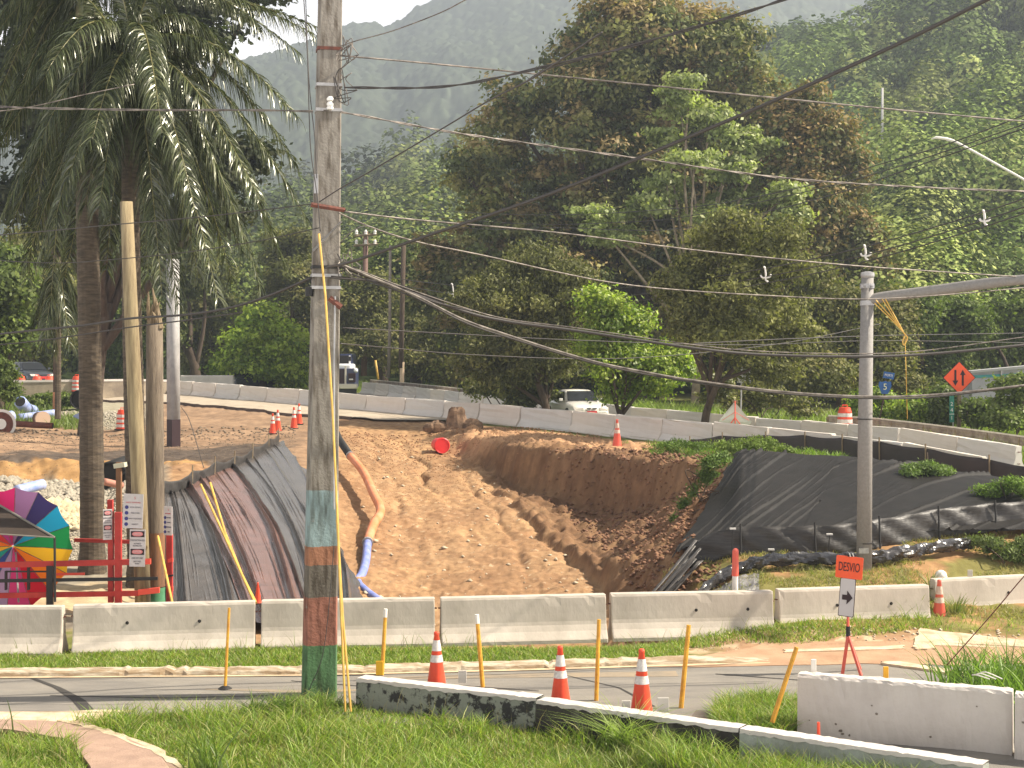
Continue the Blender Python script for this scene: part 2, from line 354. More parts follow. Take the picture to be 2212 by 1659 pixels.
# ---------------------------------------------------------------- ground sheet
def terrain():
    nx, nd = len(XS), len(DS)
    V = np.stack([WX, WY, ZG], -1).reshape(-1, 3)
    I = np.arange(nx*nd).reshape(nx, nd)
    Fc = np.stack([I[:-1, :-1], I[1:, :-1], I[1:, 1:], I[:-1, 1:]], -1).reshape(-1, 4)
    C = np.zeros((nx, nd, 3)); C[:] = (.19, .20, .06)
    def put(mask, c):
        c = np.array(c); C[:] = C*(1-mask[..., None])+c*mask[..., None]
    n1 = fbm(WX*.5, WY*.5, 4, 100); n2 = fbm(WX*1.7, WY*1.7, 4, 110); n3 = fbm(WX*5, WY*5, 3, 120)
    def sm(v, s=1.): return np.clip(v/s+.5, 0, 1)
    n4 = fbm(WX*9, WY*9, 2, 125)
    earth = sm(DD-26.1+n2*.8, .4)*sm(rimx-1.6-DD+n2*1.4, .8)
    tan = np.array([.42, .262, .14])
    put(earth, tan)
    put(earth*sm(n1*3, 1.2)*.4, (.53, .32, .155)); put(earth*sm(fbm(WX*.8, WY*.35, 4, 140)*4-.5, .8)*.6, (.33, .19, .10)); put(earth*sm(fbm(WX*6+WY*1.5, WY*1.2, 4, 150)*4-.5, .6)*.45, (.30, .175, .095))
    put(earth*sm(n3*3-.9, .8)*.6, (.30, .165, .085))
    # pale chips in the ramp
    put(earth*sm(n4*4-2.0, .5)*bandw(XX, 740, 1500, 40)*.7, (.68, .52, .34))
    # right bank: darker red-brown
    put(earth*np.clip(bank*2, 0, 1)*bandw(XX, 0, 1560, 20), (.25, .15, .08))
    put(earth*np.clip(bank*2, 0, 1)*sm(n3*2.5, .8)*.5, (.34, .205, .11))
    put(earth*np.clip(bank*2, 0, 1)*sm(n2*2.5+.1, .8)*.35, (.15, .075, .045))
    # berm in front of the highway barriers
    put(earth*sm(DD-(49.5-(XX-1230)*.022), .8)*sm(XX-1000, 60)*sm(1460-XX, 80), (.52, .31, .17))
    # left platform
    pl = earth*sm(690-XX+n1*60, 90)*sm(DD-46.5, 1)
    put(pl, (.40, .265, .165)); put(pl*sm(n1*3+.1, 1)*.6, (.27, .175, .11))
    put(pl*np.exp(-((np.sin(WY*1.3+WX*.25+n1*2)))**2*6)*.45, (.22, .15, .10))
    dk = earth*sm(600-XX+n2*60, 50)*sm(DD-47.2+n2*1.2, 1)*sm(55.5-DD-np.clip(330-XX, 0, 300)*.016+n2*3, 2)
    put(dk, (.135, .105, .082)); put(dk*sm(n3*3, 1)*.5, (.075, .058, .048))
    og = earth*sm(440-XX, 30)*sm(DD-46.6+n2*.5, .6)*sm(48.3-DD+n2*1.2, .5)
    put(og, (.44, .26, .11))
    # gravel and light spoil, lower left
    gv = earth*sm(360-XX, 30)*sm(46.8-DD+n2, .8)
    put(gv, (.32, .28, .21)); put(gv*sm(n3*3, .8)*.6, (.24, .21, .165)); put(gv*sm(n1*4-.3, .8)*sm(42-DD, 2), (.56, .44, .27))
    gv2 = earth*sm(330-XX, 60)*sm(DD-67.5+n2*2, 1.5); put(gv2, (.40, .36, .26))
    put(earth*sm(170-XX+n2*60, 40)*sm(DD-72+n2*3, 2), (.13, .165, .045))
    # right: grassy earth between barrier and slope
    rt = earth*sm(XX-1500, 50)*sm(31.5-DD, 1); put(rt, (.43, .255, .12)); put(rt*sm(n2*3+.25, 1)*.75, (.16, .19, .05))
    tp = earth*sm(XX-1450, 40)*sm(DD-np.interp(XX, [1400, 1480, 1600], [43.5, 40.6, 38.5])+n2*.5, .6); put(tp*.85, (.12, .16, .04))
    # near verge on the right is bare dirt
    vg = bandw(DD, 23.6, 28.5, .3)*sm(XX-1560+n2*200-(24.8-DD)*90, 120)*(1-earth); put(vg, (.42, .26, .15)); put(vg*sm(n3*4-.6, .6), (.60, .47, .30))
    # highway bed beyond line A
    rimb = lin(LB, XX, 1)
    hw = sm(DD-rimx-1.2, .6)*sm(rimb+1-DD, 1)
    put(hw, (.135, .18, .04))
    far = sm(DD-130, 30); put(far, (.05, .075, .02))
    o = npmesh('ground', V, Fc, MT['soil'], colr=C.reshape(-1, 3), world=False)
    tag(o, kind='structure')
terrain()

def strip(name, A, B, mt, z=.006, n=40, world=True):
    """flat sheet between two polylines of (x world, y world), laid on the ground"""
    A = np.array(A, float); B = np.array(B, float); t = np.linspace(0, 1, n)
    ta = np.linspace(0, 1, len(A)); tb = np.linspace(0, 1, len(B)); a = np.stack([np.interp(t, ta, A[:, k]) for k in (0, 1)], -1); b = np.stack([np.interp(t, tb, B[:, k]) for k in (0, 1)], -1)
    k = 12; rows = [a*(1-s)+b*s for s in np.linspace(0, 1, k)]
    V = np.concatenate([np.column_stack([r, H(r[:, 0], r[:, 1])+z]) for r in rows])
    I = np.arange(k*n).reshape(k, n); Fc = np.stack([I[:-1, :-1], I[:-1, 1:], I[1:, 1:], I[1:, :-1]], -1).reshape(-1, 4)
    return tag(npmesh(name, V, Fc, mt, world=False), kind='structure')
# near road: far edge at the kerb, near edge by lawn and low wall
strip('road', [(-60, 22.4), (-8, 23.2), (-3.3, 23.36), (0, 23.76), (4.2, 24.35), (8.5, 24.1), (30, 23.6)],
      [(-60, 19.9), (-8.5, 20.75), (-4, 20.7), (0, 19.9), (4.2, 17.9), (8.5, 16.6), (30, 14)], MT['asphalt'], .012, 90)
for k, (A_, B_) in enumerate([([(-3.4, 22.9), (-2.2, 22.5), (-1.0, 22.65), (.4, 22.2)], [(-3.4, 22.87), (-2.2, 22.46), (-1.0, 22.62), (.4, 22.17)]),
                               ([(.8, 23.3), (1.6, 22.4), (2.0, 21.2)], [(.84, 23.3), (1.64, 22.4), (2.05, 21.2)]),
                               ([(-6.8, 21.9), (-5, 21.75), (-3.6, 21.9)], [(-6.8, 21.87), (-5, 21.71), (-3.6, 21.87)]),
                               ([(3.2, 23.4), (4.6, 22.9), (6.0, 22.8)], [(3.2, 23.36), (4.6, 22.85), (6.0, 22.76)])]):
    strip('road_crack', A_, B_, MT['patch'], .018, 24)
mud = mat('tracked mud on asphalt', (.34, .26, .17), (.24, .20, .15), 1.5, .95, .3, 40, lo=.3, hi=.6)
for A_, B_ in (([(-4.6, 22.35), (-3, 22.25), (-1.9, 22.35)], [(-4.6, 22.28), (-3, 22.05), (-1.9, 22.3)]), ([(1.2, 21.0), (3.0, 20.4), (4.4, 20.5)], [(1.2, 20.9), (3.0, 20.0), (4.4, 20.35)]), ([(-2.4, 23.1), (0, 23.4), (2.6, 23.6)], [(-2.4, 22.95), (0, 23.1), (2.6, 23.2)])):
    strip('mud_patch', A_, B_, mud, .016, 30)
strip('road_patch', [(2.6, 21.0), (3.6, 20.7), (4.3, 20.4)], [(2.3, 20.0), (3.2, 19.6), (4.0, 19.4)], mat('dark patch of newer asphalt', (.11, .09, .075), (.15, .125, .10), 3, .95, .4, 60), .015, 20)
# dirt washed over the asphalt on the right
strip('road_crack', [(-7.6, 23.2), (-6.9, 22.4), (-6.4, 21.6), (-6.05, 20.9)], [(-7.52, 23.2), (-6.78, 22.4), (-6.2, 21.6), (-5.85, 20.9)], MT['patch'], .018, 20)
# highway surface between the two barrier lines, and the construction lane in front of line A
xs = np.linspace(-300, 2600, 80)
def linept(tab, x, off=0):
    d = lin(tab, x, 1)+off; return np.stack([(x-CX)*d/F, d], -1)
strip('highway', linept(LB, xs, -.4), linept(LB, xs, -5.5), MT['hwy'], .03, 80)
xl = np.linspace(-300, 1010, 50)
o = strip('construction_lane', linept(LA, xl, -.2), np.stack([(xl-CX)*(lin(LA, xl, 1)-np.interp(xl, [-300, 240, 760, 1010], [10, 9, 5.5, .8]))/F, lin(LA, xl, 1)-np.interp(xl, [-300, 240, 760, 1010], [10, 9, 5.5, .8])], -1), mat('worn lane surface', (.44, .37, .28), (.34, .28, .21), 1.2, .95, .2, 30), .10, 60)
# ---------------------------------------------------------------- leaves
def unit(v): return v/np.maximum(np.linalg.norm(v, axis=-1, keepdims=True), 1e-9)
def leafquads(C, Nn, size, asp=.5, droop=0.0, rg=rng):
    """diamond leaves at C, facing Nn"""
    n = len(C); Nn = unit(Nn)
    t = unit(np.cross(Nn, unit(rg.normal(size=(n, 3)))))
    if droop: t = unit(t+np.array([0, 0, -droop])*np.sign(rg.random((n, 1))+1))
    b = unit(np.cross(t, Nn))
    s = (size*(.6+.8*rg.random((n, 1)))) if np.isscalar(size) else size
    V = np.stack([C-t*s*.5, C+b*s*asp*.5, C+t*s*.5, C-b*s*asp*.5], 1).reshape(-1, 3)
    return V, np.arange(4*n).reshape(n, 4)
def crown(blobs, n, size, cols, asp=.55, droop=0., clump=.9, per=26, top=None, seed=1, shell=.45, up=.5, flat=.6):
    """blobs: (centre xyz, radii xyz). Returns vertices, faces, colours"""
    rg = np.random.default_rng(seed)
    B0 = np.array([list(b[0])+list(b[1]) for b in blobs], float); B = []
    for q in B0:      # each mass is a bunch of smaller lobes with dark gaps between them
        K = 9
        for _ in range(K):
            dv = unit(rg.normal(size=3)+np.array([0, -.25, .25])); f = rg.uniform(.30, .58)
            B.append(list(q[:3]+dv*q[3:]*rg.uniform(.45, .95))+list(q[3:]*f*np.array([1, 1, rg.uniform(.6, 1.)])))
    B = np.array(B)
    wts = B[:, 3]*B[:, 5]; wts /= wts.sum(); nc = max(8, n//per)
    k = rg.choice(len(B), nc, p=wts)
    d = unit(rg.normal(size=(nc, 3))+np.array([0, 0, .35])); rr = shell+(1-shell)*rg.random((nc, 1))**.5
    rr = rr*(1+.35*(rg.random((nc, 1)) < .12))
    cc = B[k, :3]+d*rr*B[k, 3:]
    cols = np.array(cols, float); ci = rg.integers(0, len(cols), nc); ct = cols[ci]*(.75+.5*rg.random((nc, 1)))
    if top is not None:      # new flush of leaves at the outer, upper clumps
        h = (d[:, 2]*.7+rr[:, 0]-.55+.5*(rg.random(nc)-.5)) > .78
        ct = np.where(h[:, None], np.array(top)*(.7+.6*rg.random((nc, 1))), ct)
    cs = clump*(.6+.8*rg.random((nc, 1)))
    j = np.repeat(np.arange(nc), per); m = len(j)
    g = rg.normal(size=(m, 3))*np.array([1, 1, flat]); off = g*cs[j]*.42
    C = cc[j]+off
    Nn = unit(unit(off)*.6+d[j]*.5+np.array([0, 0, up])+rg.normal(size=(m, 3))*.55)
    V, Fc = leafquads(C, Nn, size, asp, droop, rg)
    cl = ct[j]*(.7+.6*rg.random((m, 1))); cl = np.repeat(cl, 4, 0)
    return V, Fc, cl
def limbs(base, tips, r0, seed=0, kink=.3, bend=.45):
    rg = random.Random(seed); mb = MB(); base = Vector(base)
    mid = base+(sum((Vector(t) for t in tips), Vector())/len(tips)-base)*bend
    tr = crom([base, base.lerp(mid, .5)+Vector((rg.uniform(-kink, kink), rg.uniform(-kink, kink), 0)), mid], 4)
    N = len(tr); mb.tube(tr, [r0*(1-.5*i/N) for i in range(N)], 9)
    for t in tips:
        t = Vector(t); s = tr[rg.randrange(N//2, N)]
        q = s.lerp(t, .5)+Vector((rg.uniform(-kink, kink), rg.uniform(-kink, kink), rg.uniform(0, kink)))*2
        pts = crom([s, q, t], 4); K = len(pts); mb.tube(pts, [r0*.42*(1-.8*i/K)+.01 for i in range(K)], 6)
    return mb
def tree(name, label, cat, base, d, bl, n, size, cols, dj=2.5, r0=None, mt='leaf', group=None, trunk='bark', seed=1, tr=True, bz=None, **kw):
    """base: picture x of the foot; bl: crown masses (picture x, y, rx, ry)"""
    rg = random.Random(seed); wx = X(base, d); z0 = float(H(wx, d)) if bz is None else bz
    root = thing(name, label, cat, (wx, d, z0), 0, group)
    blobs = []
    for q in bl:
        x, y, rx = q[:3]; ry = q[3] if len(q) > 3 else rx
        dd = d+rg.uniform(-dj, dj); s = dd/F
        blobs.append((P(x, y, dd), (rx*s, min(rx*s, 6)*.9, ry*s)))
    V, Fc, C = crown(blobs, n, size, cols, seed=seed, **kw)
    npmesh('crown', V, Fc, MT[mt], root, colr=C)
    if tr:
        tips = [b[0] for b in blobs]
        limbs((wx, d, z0-.3), tips, r0 or d*.0045, seed).build('trunk', MT[trunk], root, sm=True)
    return root
DK = [(.10, .12, .036), (.13, .14, .045), (.18, .18, .06), (.065, .08, .03)]
OL = [(.125, .135, .036), (.16, .16, .048), (.10, .105, .032), (.18, .165, .055)]
MG = [(.095, .135, .030), (.13, .17, .036), (.075, .105, .026)]
BR = [(.21, .29, .035), (.29, .36, .05), (.13, .20, .028)]
HL = [(.17, .24, .055), (.24, .31, .075), (.09, .13, .035), (.30, .34, .10)]

# ---------------------------------------------------------------- hills
FR = [(-900, 380), (-300, 330), (0, 250), (300, 180), (470, 145), (571, 124), (672, 90), (735, 60), (790, 52), (830, 60), (858, 52), (900, 20), (960, -10), (1100, -60), (1500, -90), (2000, -90), (2600, -80), (3200, -60)]
def far_hill():
    xs = np.arange(-900, 3200, 4.); n = 230; t = np.linspace(0, 1, n)
    xx, tt = np.meshgrid(xs, t, indexing='ij')
    ry = np.interp(xx, [f[0] for f in FR], [f[1] for f in FR]); d0, d1 = 520., 1250.
    d = d0+(d1-d0)*tt; top = CH-(ry-HY)*d1/F
    x = (xx-CX)*d/F
    z = 3+(top-3)*(tt**1.12)
    rid = fbm(x*.006, d*.003, 4, 300); z += np.sin(np.pi*np.clip(tt, 0, 1))*60*rid
    c1, id1 = cell(x/8+.5*fbm(x*.1, d*.1, 2, 3), d/8, 310); c2, id2 = cell(x/4.3, d/4.3, 320)
    z += (5*np.clip(.75-c1, 0, 1)*(.3+id1)+2.4*np.clip(.7-c2, 0, 1))*np.clip(tt*8, 0, 1)
    back = np.clip((tt-.985)/.015, 0, 1); 
    V = np.stack([x, d, z], -1).reshape(-1, 3); I = np.arange(xs.size*n).reshape(xs.size, n)
    Fc = np.stack([I[:-1, :-1], I[1:, :-1], I[1:, 1:], I[:-1, 1:]], -1).reshape(-1, 4)
    base = np.array([.042, .055, .032]); C = base*(.65+.7*id1[..., None])*(.8+.4*id2[..., None])
    o = npmesh('hills', V, Fc, MT['forest'], colr=C.reshape(-1, 3), world=False)
    tag(o, kind='structure')
far_hill()
MR = [(-700, 640, 560, 130), (300, 560, 520, 130), (600, 480, 480, 130), (734, 433, 450, 130), (781, 413, 440, 130), (862, 380, 430, 130), (979, 380, 400, 125), (1200, 330, 380, 120), (1500, 215, 350, 115), (1670, 135, 330, 105), (1760, 138, 320, 100), (1830, 98, 310, 95), (1960, 55, 300, 88), (2060, 8, 290, 92), (2212, -70, 280, 90), (2900, -200, 260, 86)]
def midz(x, t):
    ry, d1, d0 = [np.interp(x, [m[0] for m in MR], [m[k] for m in MR]) for k in (1, 2, 3)]
    d = d0+(d1-d0)*t; top = CH-(ry+14-HY)*d1/F
    wx = (x-CX)*d/F
    z = 2.0+(top-2)*(.25*t+.75*t**1.35)+np.sin(np.pi*np.clip(t, 0, 1))*14*fbm(wx*.016, d*.012, 3, 400)
    return wx, d, z
def mid_hill():
    xs = np.arange(-700, 2900, 12.); t = np.linspace(0, 1.08, 120)
    xx, tt = np.meshgrid(xs, t, indexing='ij'); wx, d, z = midz(xx, tt)
    V = np.stack([wx, d, z], -1).reshape(-1, 3); I = np.arange(xs.size*t.size).reshape(xs.size, t.size)
    Fc = np.stack([I[:-1, :-1], I[1:, :-1], I[1:, 1:], I[:-1, 1:]], -1).reshape(-1, 4)
    C = np.tile(np.array([.045, .065, .02]), (len(V), 1))
    tag(npmesh('hillside', V, Fc, MT['forest'], colr=C, world=False), kind='structure')
    # canopy: crowns rooted all over the slope, densest where it is nearest
    rg = np.random.default_rng(5); Vs = []; Fs = []; Cs = []; nb = 0
    def batch(n, x0, x1, t0, t1, r0, r1, per, leaf, dim=.82):
        nonlocal nb
        x = rg.uniform(x0, x1, n); t = rg.uniform(t0**.5, t1**.5, n)**2
        wx, d, z = midz(x, t); r = rg.uniform(r0, r1, n)*(1+.3*(rg.random(n) < .15))
        tint = dim*np.array(HL)[rg.integers(0, 4, n)]*(.45+1.0*rg.random((n, 1)))
        k = np.repeat(np.arange(n), per); m = len(k)
        u = unit(rg.normal(size=(m, 3))+np.array([0, -.25, .35]))
        u[:, 2] = np.where(u[:, 2] < -.25, -u[:, 2], u[:, 2])
        lump = 1+.30*np.sin(u[:, 0]*5+k)*np.cos(u[:, 2]*5+k*1.7)
        rr = r[k]*(.78+.25*rg.random(m))*lump
        C = np.stack([wx[k], d[k], z[k]+r[k]*.75], -1)+u*rr[:, None]*np.stack([np.ones(m), np.ones(m), (.85+.9*h2(k, k*3, 7)**2)], -1)
        Nn = unit(u+np.array([0, 0, .2])+rg.normal(size=(m, 3))*.30)
        V, Fc = leafquads(C, Nn, (d[k]*.0034*(.6+.8*rg.random(m)))[:, None], .7, 0, rg)
        Vs.append(V); Fs.append(Fc+nb); nb += len(V); Cs.append(np.repeat(tint[k]*(.65+.7*rg.random((m, 1))), 4, 0))
    batch(130, 1650, 2450, .0, .25, 1.8, 4.4, 1700, .30)
    batch(340, 1600, 2500, .18, 1.0, 2.8, 7.0, 1300, .5)
    batch(300, 1150, 1750, .0, 1.0, 3.0, 6.0, 500, 1., .6)
    batch(750, -300, 1150, .0, 1.0, 3.0, 7.5, 360, 1.4, .5)
    o = npmesh('forest', np.concatenate(Vs), np.concatenate(Fs), MT['forest'], colr=np.concatenate(Cs), world=False)
    tag(o, 'vine covered forest canopy covering the green hillside', 'forest', kind='stuff')
mid_hill()

# ---------------------------------------------------------------- trees
tree('broadleaf_tree', 'huge dark tree with rusty brown flowering tips towering behind the highway', 'tree', 1400, 98,
     [(1400, 110, 165, 130), (1280, 120, 90, 75), (1540, 120, 120, 100), (1330, 25, 90, 50), (1120, 270, 115, 85), (1230, 230, 100, 90), (1010, 385, 85, 65), (1120, 420, 150, 110), (1060, 540, 120, 110), (1250, 520, 190, 140), (1390, 330, 210, 160), (1600, 250, 110, 110), (1560, 400, 180, 150), (1400, 620, 250, 140), (1150, 660, 160, 110), (1620, 560, 160, 150), (960, 620, 70, 110), (1240, 760, 220, 90), (1560, 740, 180, 110), (1330, 440, 150, 110), (1480, 470, 130, 110), (1300, 330, 110, 90), (1450, 230, 120, 90)],
     260000, .36, DK+[(.24, .22, .08)], dj=3.6, clump=1.1, per=70, top=(.27, .20, .09), seed=3, r0=.9, shell=.62)
tree('flowering_tree', 'brown tipped tree crown between the huge dark tree and the hillside', 'tree', 1760, 90,
     [(1760, 290, 80, 95), (1790, 370, 75, 100), (1700, 300, 60, 90), (1740, 470, 110, 110), (1800, 560, 90, 100), (1700, 600, 90, 90)], 52000, .30, [(.12, .125, .042), (.09, .10, .034), (.22, .17, .07)], clump=.9, top=(.22, .15, .06), seed=4)
tree('lime_tree', 'open crowned pale lime green tree in front of the huge dark tree', 'tree', 1500, 86,
     [(1490, 190, 60, 22), (1470, 240, 55, 25), (1530, 260, 50, 35), (1440, 300, 45, 25), (1590, 300, 75, 30), (1650, 330, 60, 30), (1500, 350, 60, 30), (1570, 370, 60, 26), (1670, 375, 50, 22), (1440, 400, 50, 30), (1600, 430, 70, 25), (1690, 430, 50, 35), (1400, 450, 50, 35), (1280, 470, 50, 30), (1520, 470, 60, 30), (1330, 520, 60, 30), (1715, 480, 35, 45)],
     24000, .30, [(.27, .31, .11), (.33, .36, .14), (.19, .23, .08)], dj=2, clump=.7, per=26, seed=5, trunk='palebark', r0=.28, shell=.3, mt='leafgloss', flat=.35)
tree('feathery_tree', 'olive feathery tree at the verge left of the white car', 'tree', 1178, 64,
     [(1150, 560, 70, 40), (1130, 620, 110, 60), (1215, 620, 60, 50), (1080, 690, 90, 70), (1190, 700, 85, 70), (1120, 770, 115, 70), (1060, 800, 60, 60), (1185, 790, 45, 50)],
     44000, .19, [(.12, .125, .042), (.16, .16, .055), (.08, .085, .032)], dj=1.2, droop=.5, asp=.42, clump=.6, per=45, seed=6, r0=.24, shell=.25, up=.1)
tree('bright_green_tree', 'low bright green tree to the right of the white car', 'tree', 1335, 60,
     [(1330, 660, 45, 35), (1310, 710, 55, 40), (1370, 720, 60, 45), (1300, 780, 55, 40), (1380, 790, 75, 45), (1450, 770, 40, 40), (1440, 820, 55, 35), (1365, 840, 50, 24), (1290, 650, 28, 28), (1480, 800, 25, 22)],
     34000, .17, BR, dj=1, clump=.6, per=60, seed=7, r0=.12, shell=.3, mt='leafgloss')
tree('crooked_tree', 'olive tree with a crooked forked trunk rising between the barrier rows', 'tree', 1522, 54.5,
     [(1600, 490, 80, 50), (1560, 550, 110, 60), (1680, 560, 80, 70), (1500, 620, 90, 60), (1620, 640, 120, 70), (1560, 710, 120, 60), (1680, 720, 80, 60), (1480, 700, 50, 50), (1620, 790, 90, 40)],
     50000, .17, [(.15, .155, .048), (.10, .105, .038), (.20, .20, .065)], dj=1.2, droop=.4, asp=.45, clump=.55, per=45, seed=8, r0=.19, shell=.2, up=.2)
for i, (lab, bx, d, bl, cols, n, sz) in enumerate([
    ('olive tree right of the crooked tree behind the guardrail', 1800, 74, [(1790, 640, 90, 70), (1720, 760, 80, 60), (1840, 740, 90, 70), (1900, 690, 70, 60), (1780, 820, 100, 50), (1920, 790, 80, 60)], OL, 36000, .22),
    ('dull green tree behind the grey light pole at the hill foot', 2000, 80, [(1960, 660, 80, 70), (2030, 740, 70, 60), (1980, 800, 90, 60), (2080, 690, 60, 50), (2060, 850, 70, 40)], MG, 30000, .25),
    ('tree at the right edge above the low building', 2180, 84, [(2130, 720, 60, 50), (2200, 700, 60, 60), (2250, 740, 60, 60)], MG, 20000, .25)]):
    tree('roadside_tree', lab, 'tree', bx, d, bl, n, sz, cols, clump=.8, seed=20+i, group='trees along the far side of the highway', shell=.3)
bgt = [
    ('olive tree just right of the painted utility pole', 830, 118, [(800, 640, 60, 60), (860, 690, 60, 60), (800, 740, 70, 60), (750, 690, 50, 70), (880, 770, 50, 40)], OL),
    ('hazy green tree behind the brown roadside post', 900, 130, [(900, 600, 60, 60), (850, 560, 50, 40), (940, 680, 50, 60), (900, 760, 60, 50)], MG),
    ('dark olive tree left of the feathery tree', 980, 112, [(960, 720, 60, 60), (1000, 780, 60, 50), (920, 790, 50, 40)], OL),
    ('bright green tree at the lane edge left of the truck', 575, 100, [(575, 700, 45, 30), (545, 760, 50, 40), (610, 740, 50, 45), (590, 800, 70, 35), (500, 790, 30, 30)], BR),
    ('olive tree in shade left of the painted utility pole', 640, 120, [(640, 620, 70, 60), (620, 540, 60, 50), (680, 690, 50, 60)], OL),
    ('yellow green tree behind the grey concrete pole', 470, 122, [(470, 650, 70, 60), (420, 720, 60, 50), (500, 720, 50, 50), (450, 780, 60, 35)], OL),
    ('dark trunked tree in the shade behind the three standing poles', 420, 110, [(400, 620, 60, 50), (350, 700, 50, 50), (440, 590, 50, 40)], DK),
    ('leafy tree between the scarred palm trunk and the timber pole', 240, 112, [(240, 660, 50, 60), (250, 740, 50, 50), (230, 590, 60, 50), (240, 790, 50, 30)], MG),
    ('broad tree above the dark car behind the barrels', 80, 105, [(60, 560, 90, 60), (110, 640, 80, 60), (30, 700, 60, 60), (120, 730, 60, 50), (70, 770, 70, 30)], OL),
    ('tree with large dark leaves at the left edge', 5, 74, [(10, 640, 40, 50), (30, 700, 35, 40), (-20, 720, 40, 60), (0, 580, 40, 40)], MG)]
for i, (lab, bx, d, bl, cols) in enumerate(bgt):
    tree('background_tree', lab, 'tree', bx, d, bl, 26000, .30, cols, clump=1.0, per=80, seed=40+i, group='trees behind the construction site', shell=.3)
tree('shade_tree', 'large dark tree filling the upper left corner behind the palms', 'tree', 190, 62,
     [(60, 60, 170, 120), (230, 180, 180, 130), (60, 280, 140, 110), (330, 330, 170, 130), (180, 400, 130, 90), (400, 60, 120, 90), (560, -30, 90, 60), (500, 400, 90, 90), (60, 430, 90, 60), (420, 480, 100, 60), (250, 520, 120, 60)],
     70000, .32, [(.020, .028, .012), (.030, .040, .015), (.045, .050, .022)], dj=2, clump=1.0, per=30, seed=60, r0=.5, shell=.3)
# bushes along the far verge
bl = [
    ('lime green bush behind the orange barrel', 1880, 60, [(1850, 880, 40, 28), (1890, 865, 35, 30), (1930, 890, 40, 24)], BR),
    ('lime bush right of the blue route shield', 1955, 57, [(1960, 885, 45, 28), (2000, 900, 35, 20)], BR),
    ('dark green bush left of the kilometre marker', 2035, 56, [(2035, 870, 28, 32), (2040, 900, 28, 20)], MG),
    ('dense round bush under the diamond sign', 2110, 55, [(2100, 890, 30, 26), (2150, 885, 40, 28), (2140, 910, 45, 20)], MG),
    ('tall bush at the right edge below the low building', 2195, 53, [(2190, 850, 40, 40), (2220, 880, 40, 50), (2170, 900, 40, 24), (2215, 830, 30, 30)], [(.12, .16, .04), (.15, .19, .045)]),
    ('grey green shrub between the two sign posts', 2000, 62, [(2010, 860, 26, 24), (1990, 875, 24, 20)], OL),
    ('shaded scrub at the foot of the crooked tree', 1640, 64, [(1600, 860, 60, 30), (1680, 870, 50, 26), (1740, 880, 40, 20), (1560, 850, 40, 40)], OL),
    ('shadowy undergrowth under the feathery tree', 1090, 66, [(1090, 850, 60, 26), (1150, 860, 60, 22), (1040, 840, 40, 20)], DK)]
for i, (lab, bx, d, q, cols) in enumerate(bl):
    tree('bush', lab, 'bush', bx, d, q, 9000, .15, cols, dj=.6, clump=.35, per=20, seed=80+i, group='bushes along the highway verge', shell=.2, r0=.05, mt='leafgloss')
for i, (lab, bx, d, q, cols) in enumerate([
    ('leafy shrub on the ledge left of the black fabric slope', 1520, 44, [(1440, 965, 45, 14), (1500, 968, 45, 14), (1545, 985, 22, 20), (1520, 1000, 18, 24)], [(.10, .16, .03), (.13, .20, .035)]),
    ('grassy shrub on top of the black fabric slope', 1650, 40, [(1590, 965, 45, 14), (1650, 962, 50, 14), (1700, 972, 25, 10)], [(.14, .20, .04), (.17, .23, .05)]),
    ('clump of weeds in front of the black silt fence', 2010, 36.3, [(1975, 1016, 30, 13), (2030, 1018, 38, 17), (2005, 1010, 20, 12)], [(.16, .23, .07), (.13, .19, .05)]),
    ('bright weed mound at the right end of the black fabric slope', 2170, 33.9, [(2140, 1062, 38, 18), (2190, 1056, 45, 22), (2215, 1075, 40, 16)], [(.17, .26, .05), (.14, .21, .04)]),
    ('bush at the right end of the rolled black tube', 2150, 29.8, [(2130, 1180, 34, 18), (2180, 1195, 36, 14), (2212, 1180, 30, 16)], [(.12, .16, .05), (.15, .19, .06)]),
    ('creeper hanging down the earth edge beside the black fabric', 1500, 36, [(1480, 1098, 13, 20), (1540, 1005, 24, 22), (1520, 1035, 18, 22), (1560, 990, 26, 16), (1465, 1122, 12, 14), (1500, 1065, 12, 18)], [(.11, .17, .04)])]):
    tree('weed_clump', lab, 'weeds', bx, d, q, 5200, .085, cols, dj=.25, clump=.16, per=20, seed=100+i, group='weeds on the slopes', shell=.1, r0=.012, droop=.6, asp=.35)
for i, (lab, bx, d, q, cols) in enumerate([
    ('leafy bush in front of the dark car at the left edge', 10, 68, [(10, 800, 26, 26), (0, 840, 34, 30), (30, 850, 20, 18)], MG),
    ('low scrub behind the blue pipes', 90, 76, [(60, 870, 40, 14), (110, 862, 40, 16), (160, 865, 30, 10)], MG)]):
    tree('scrub', lab, 'bush', bx, d, q, 5000, .17, cols, dj=.5, clump=.3, per=20, seed=130+i, group='scrub at the left edge of the site', shell=.1, r0=.03)
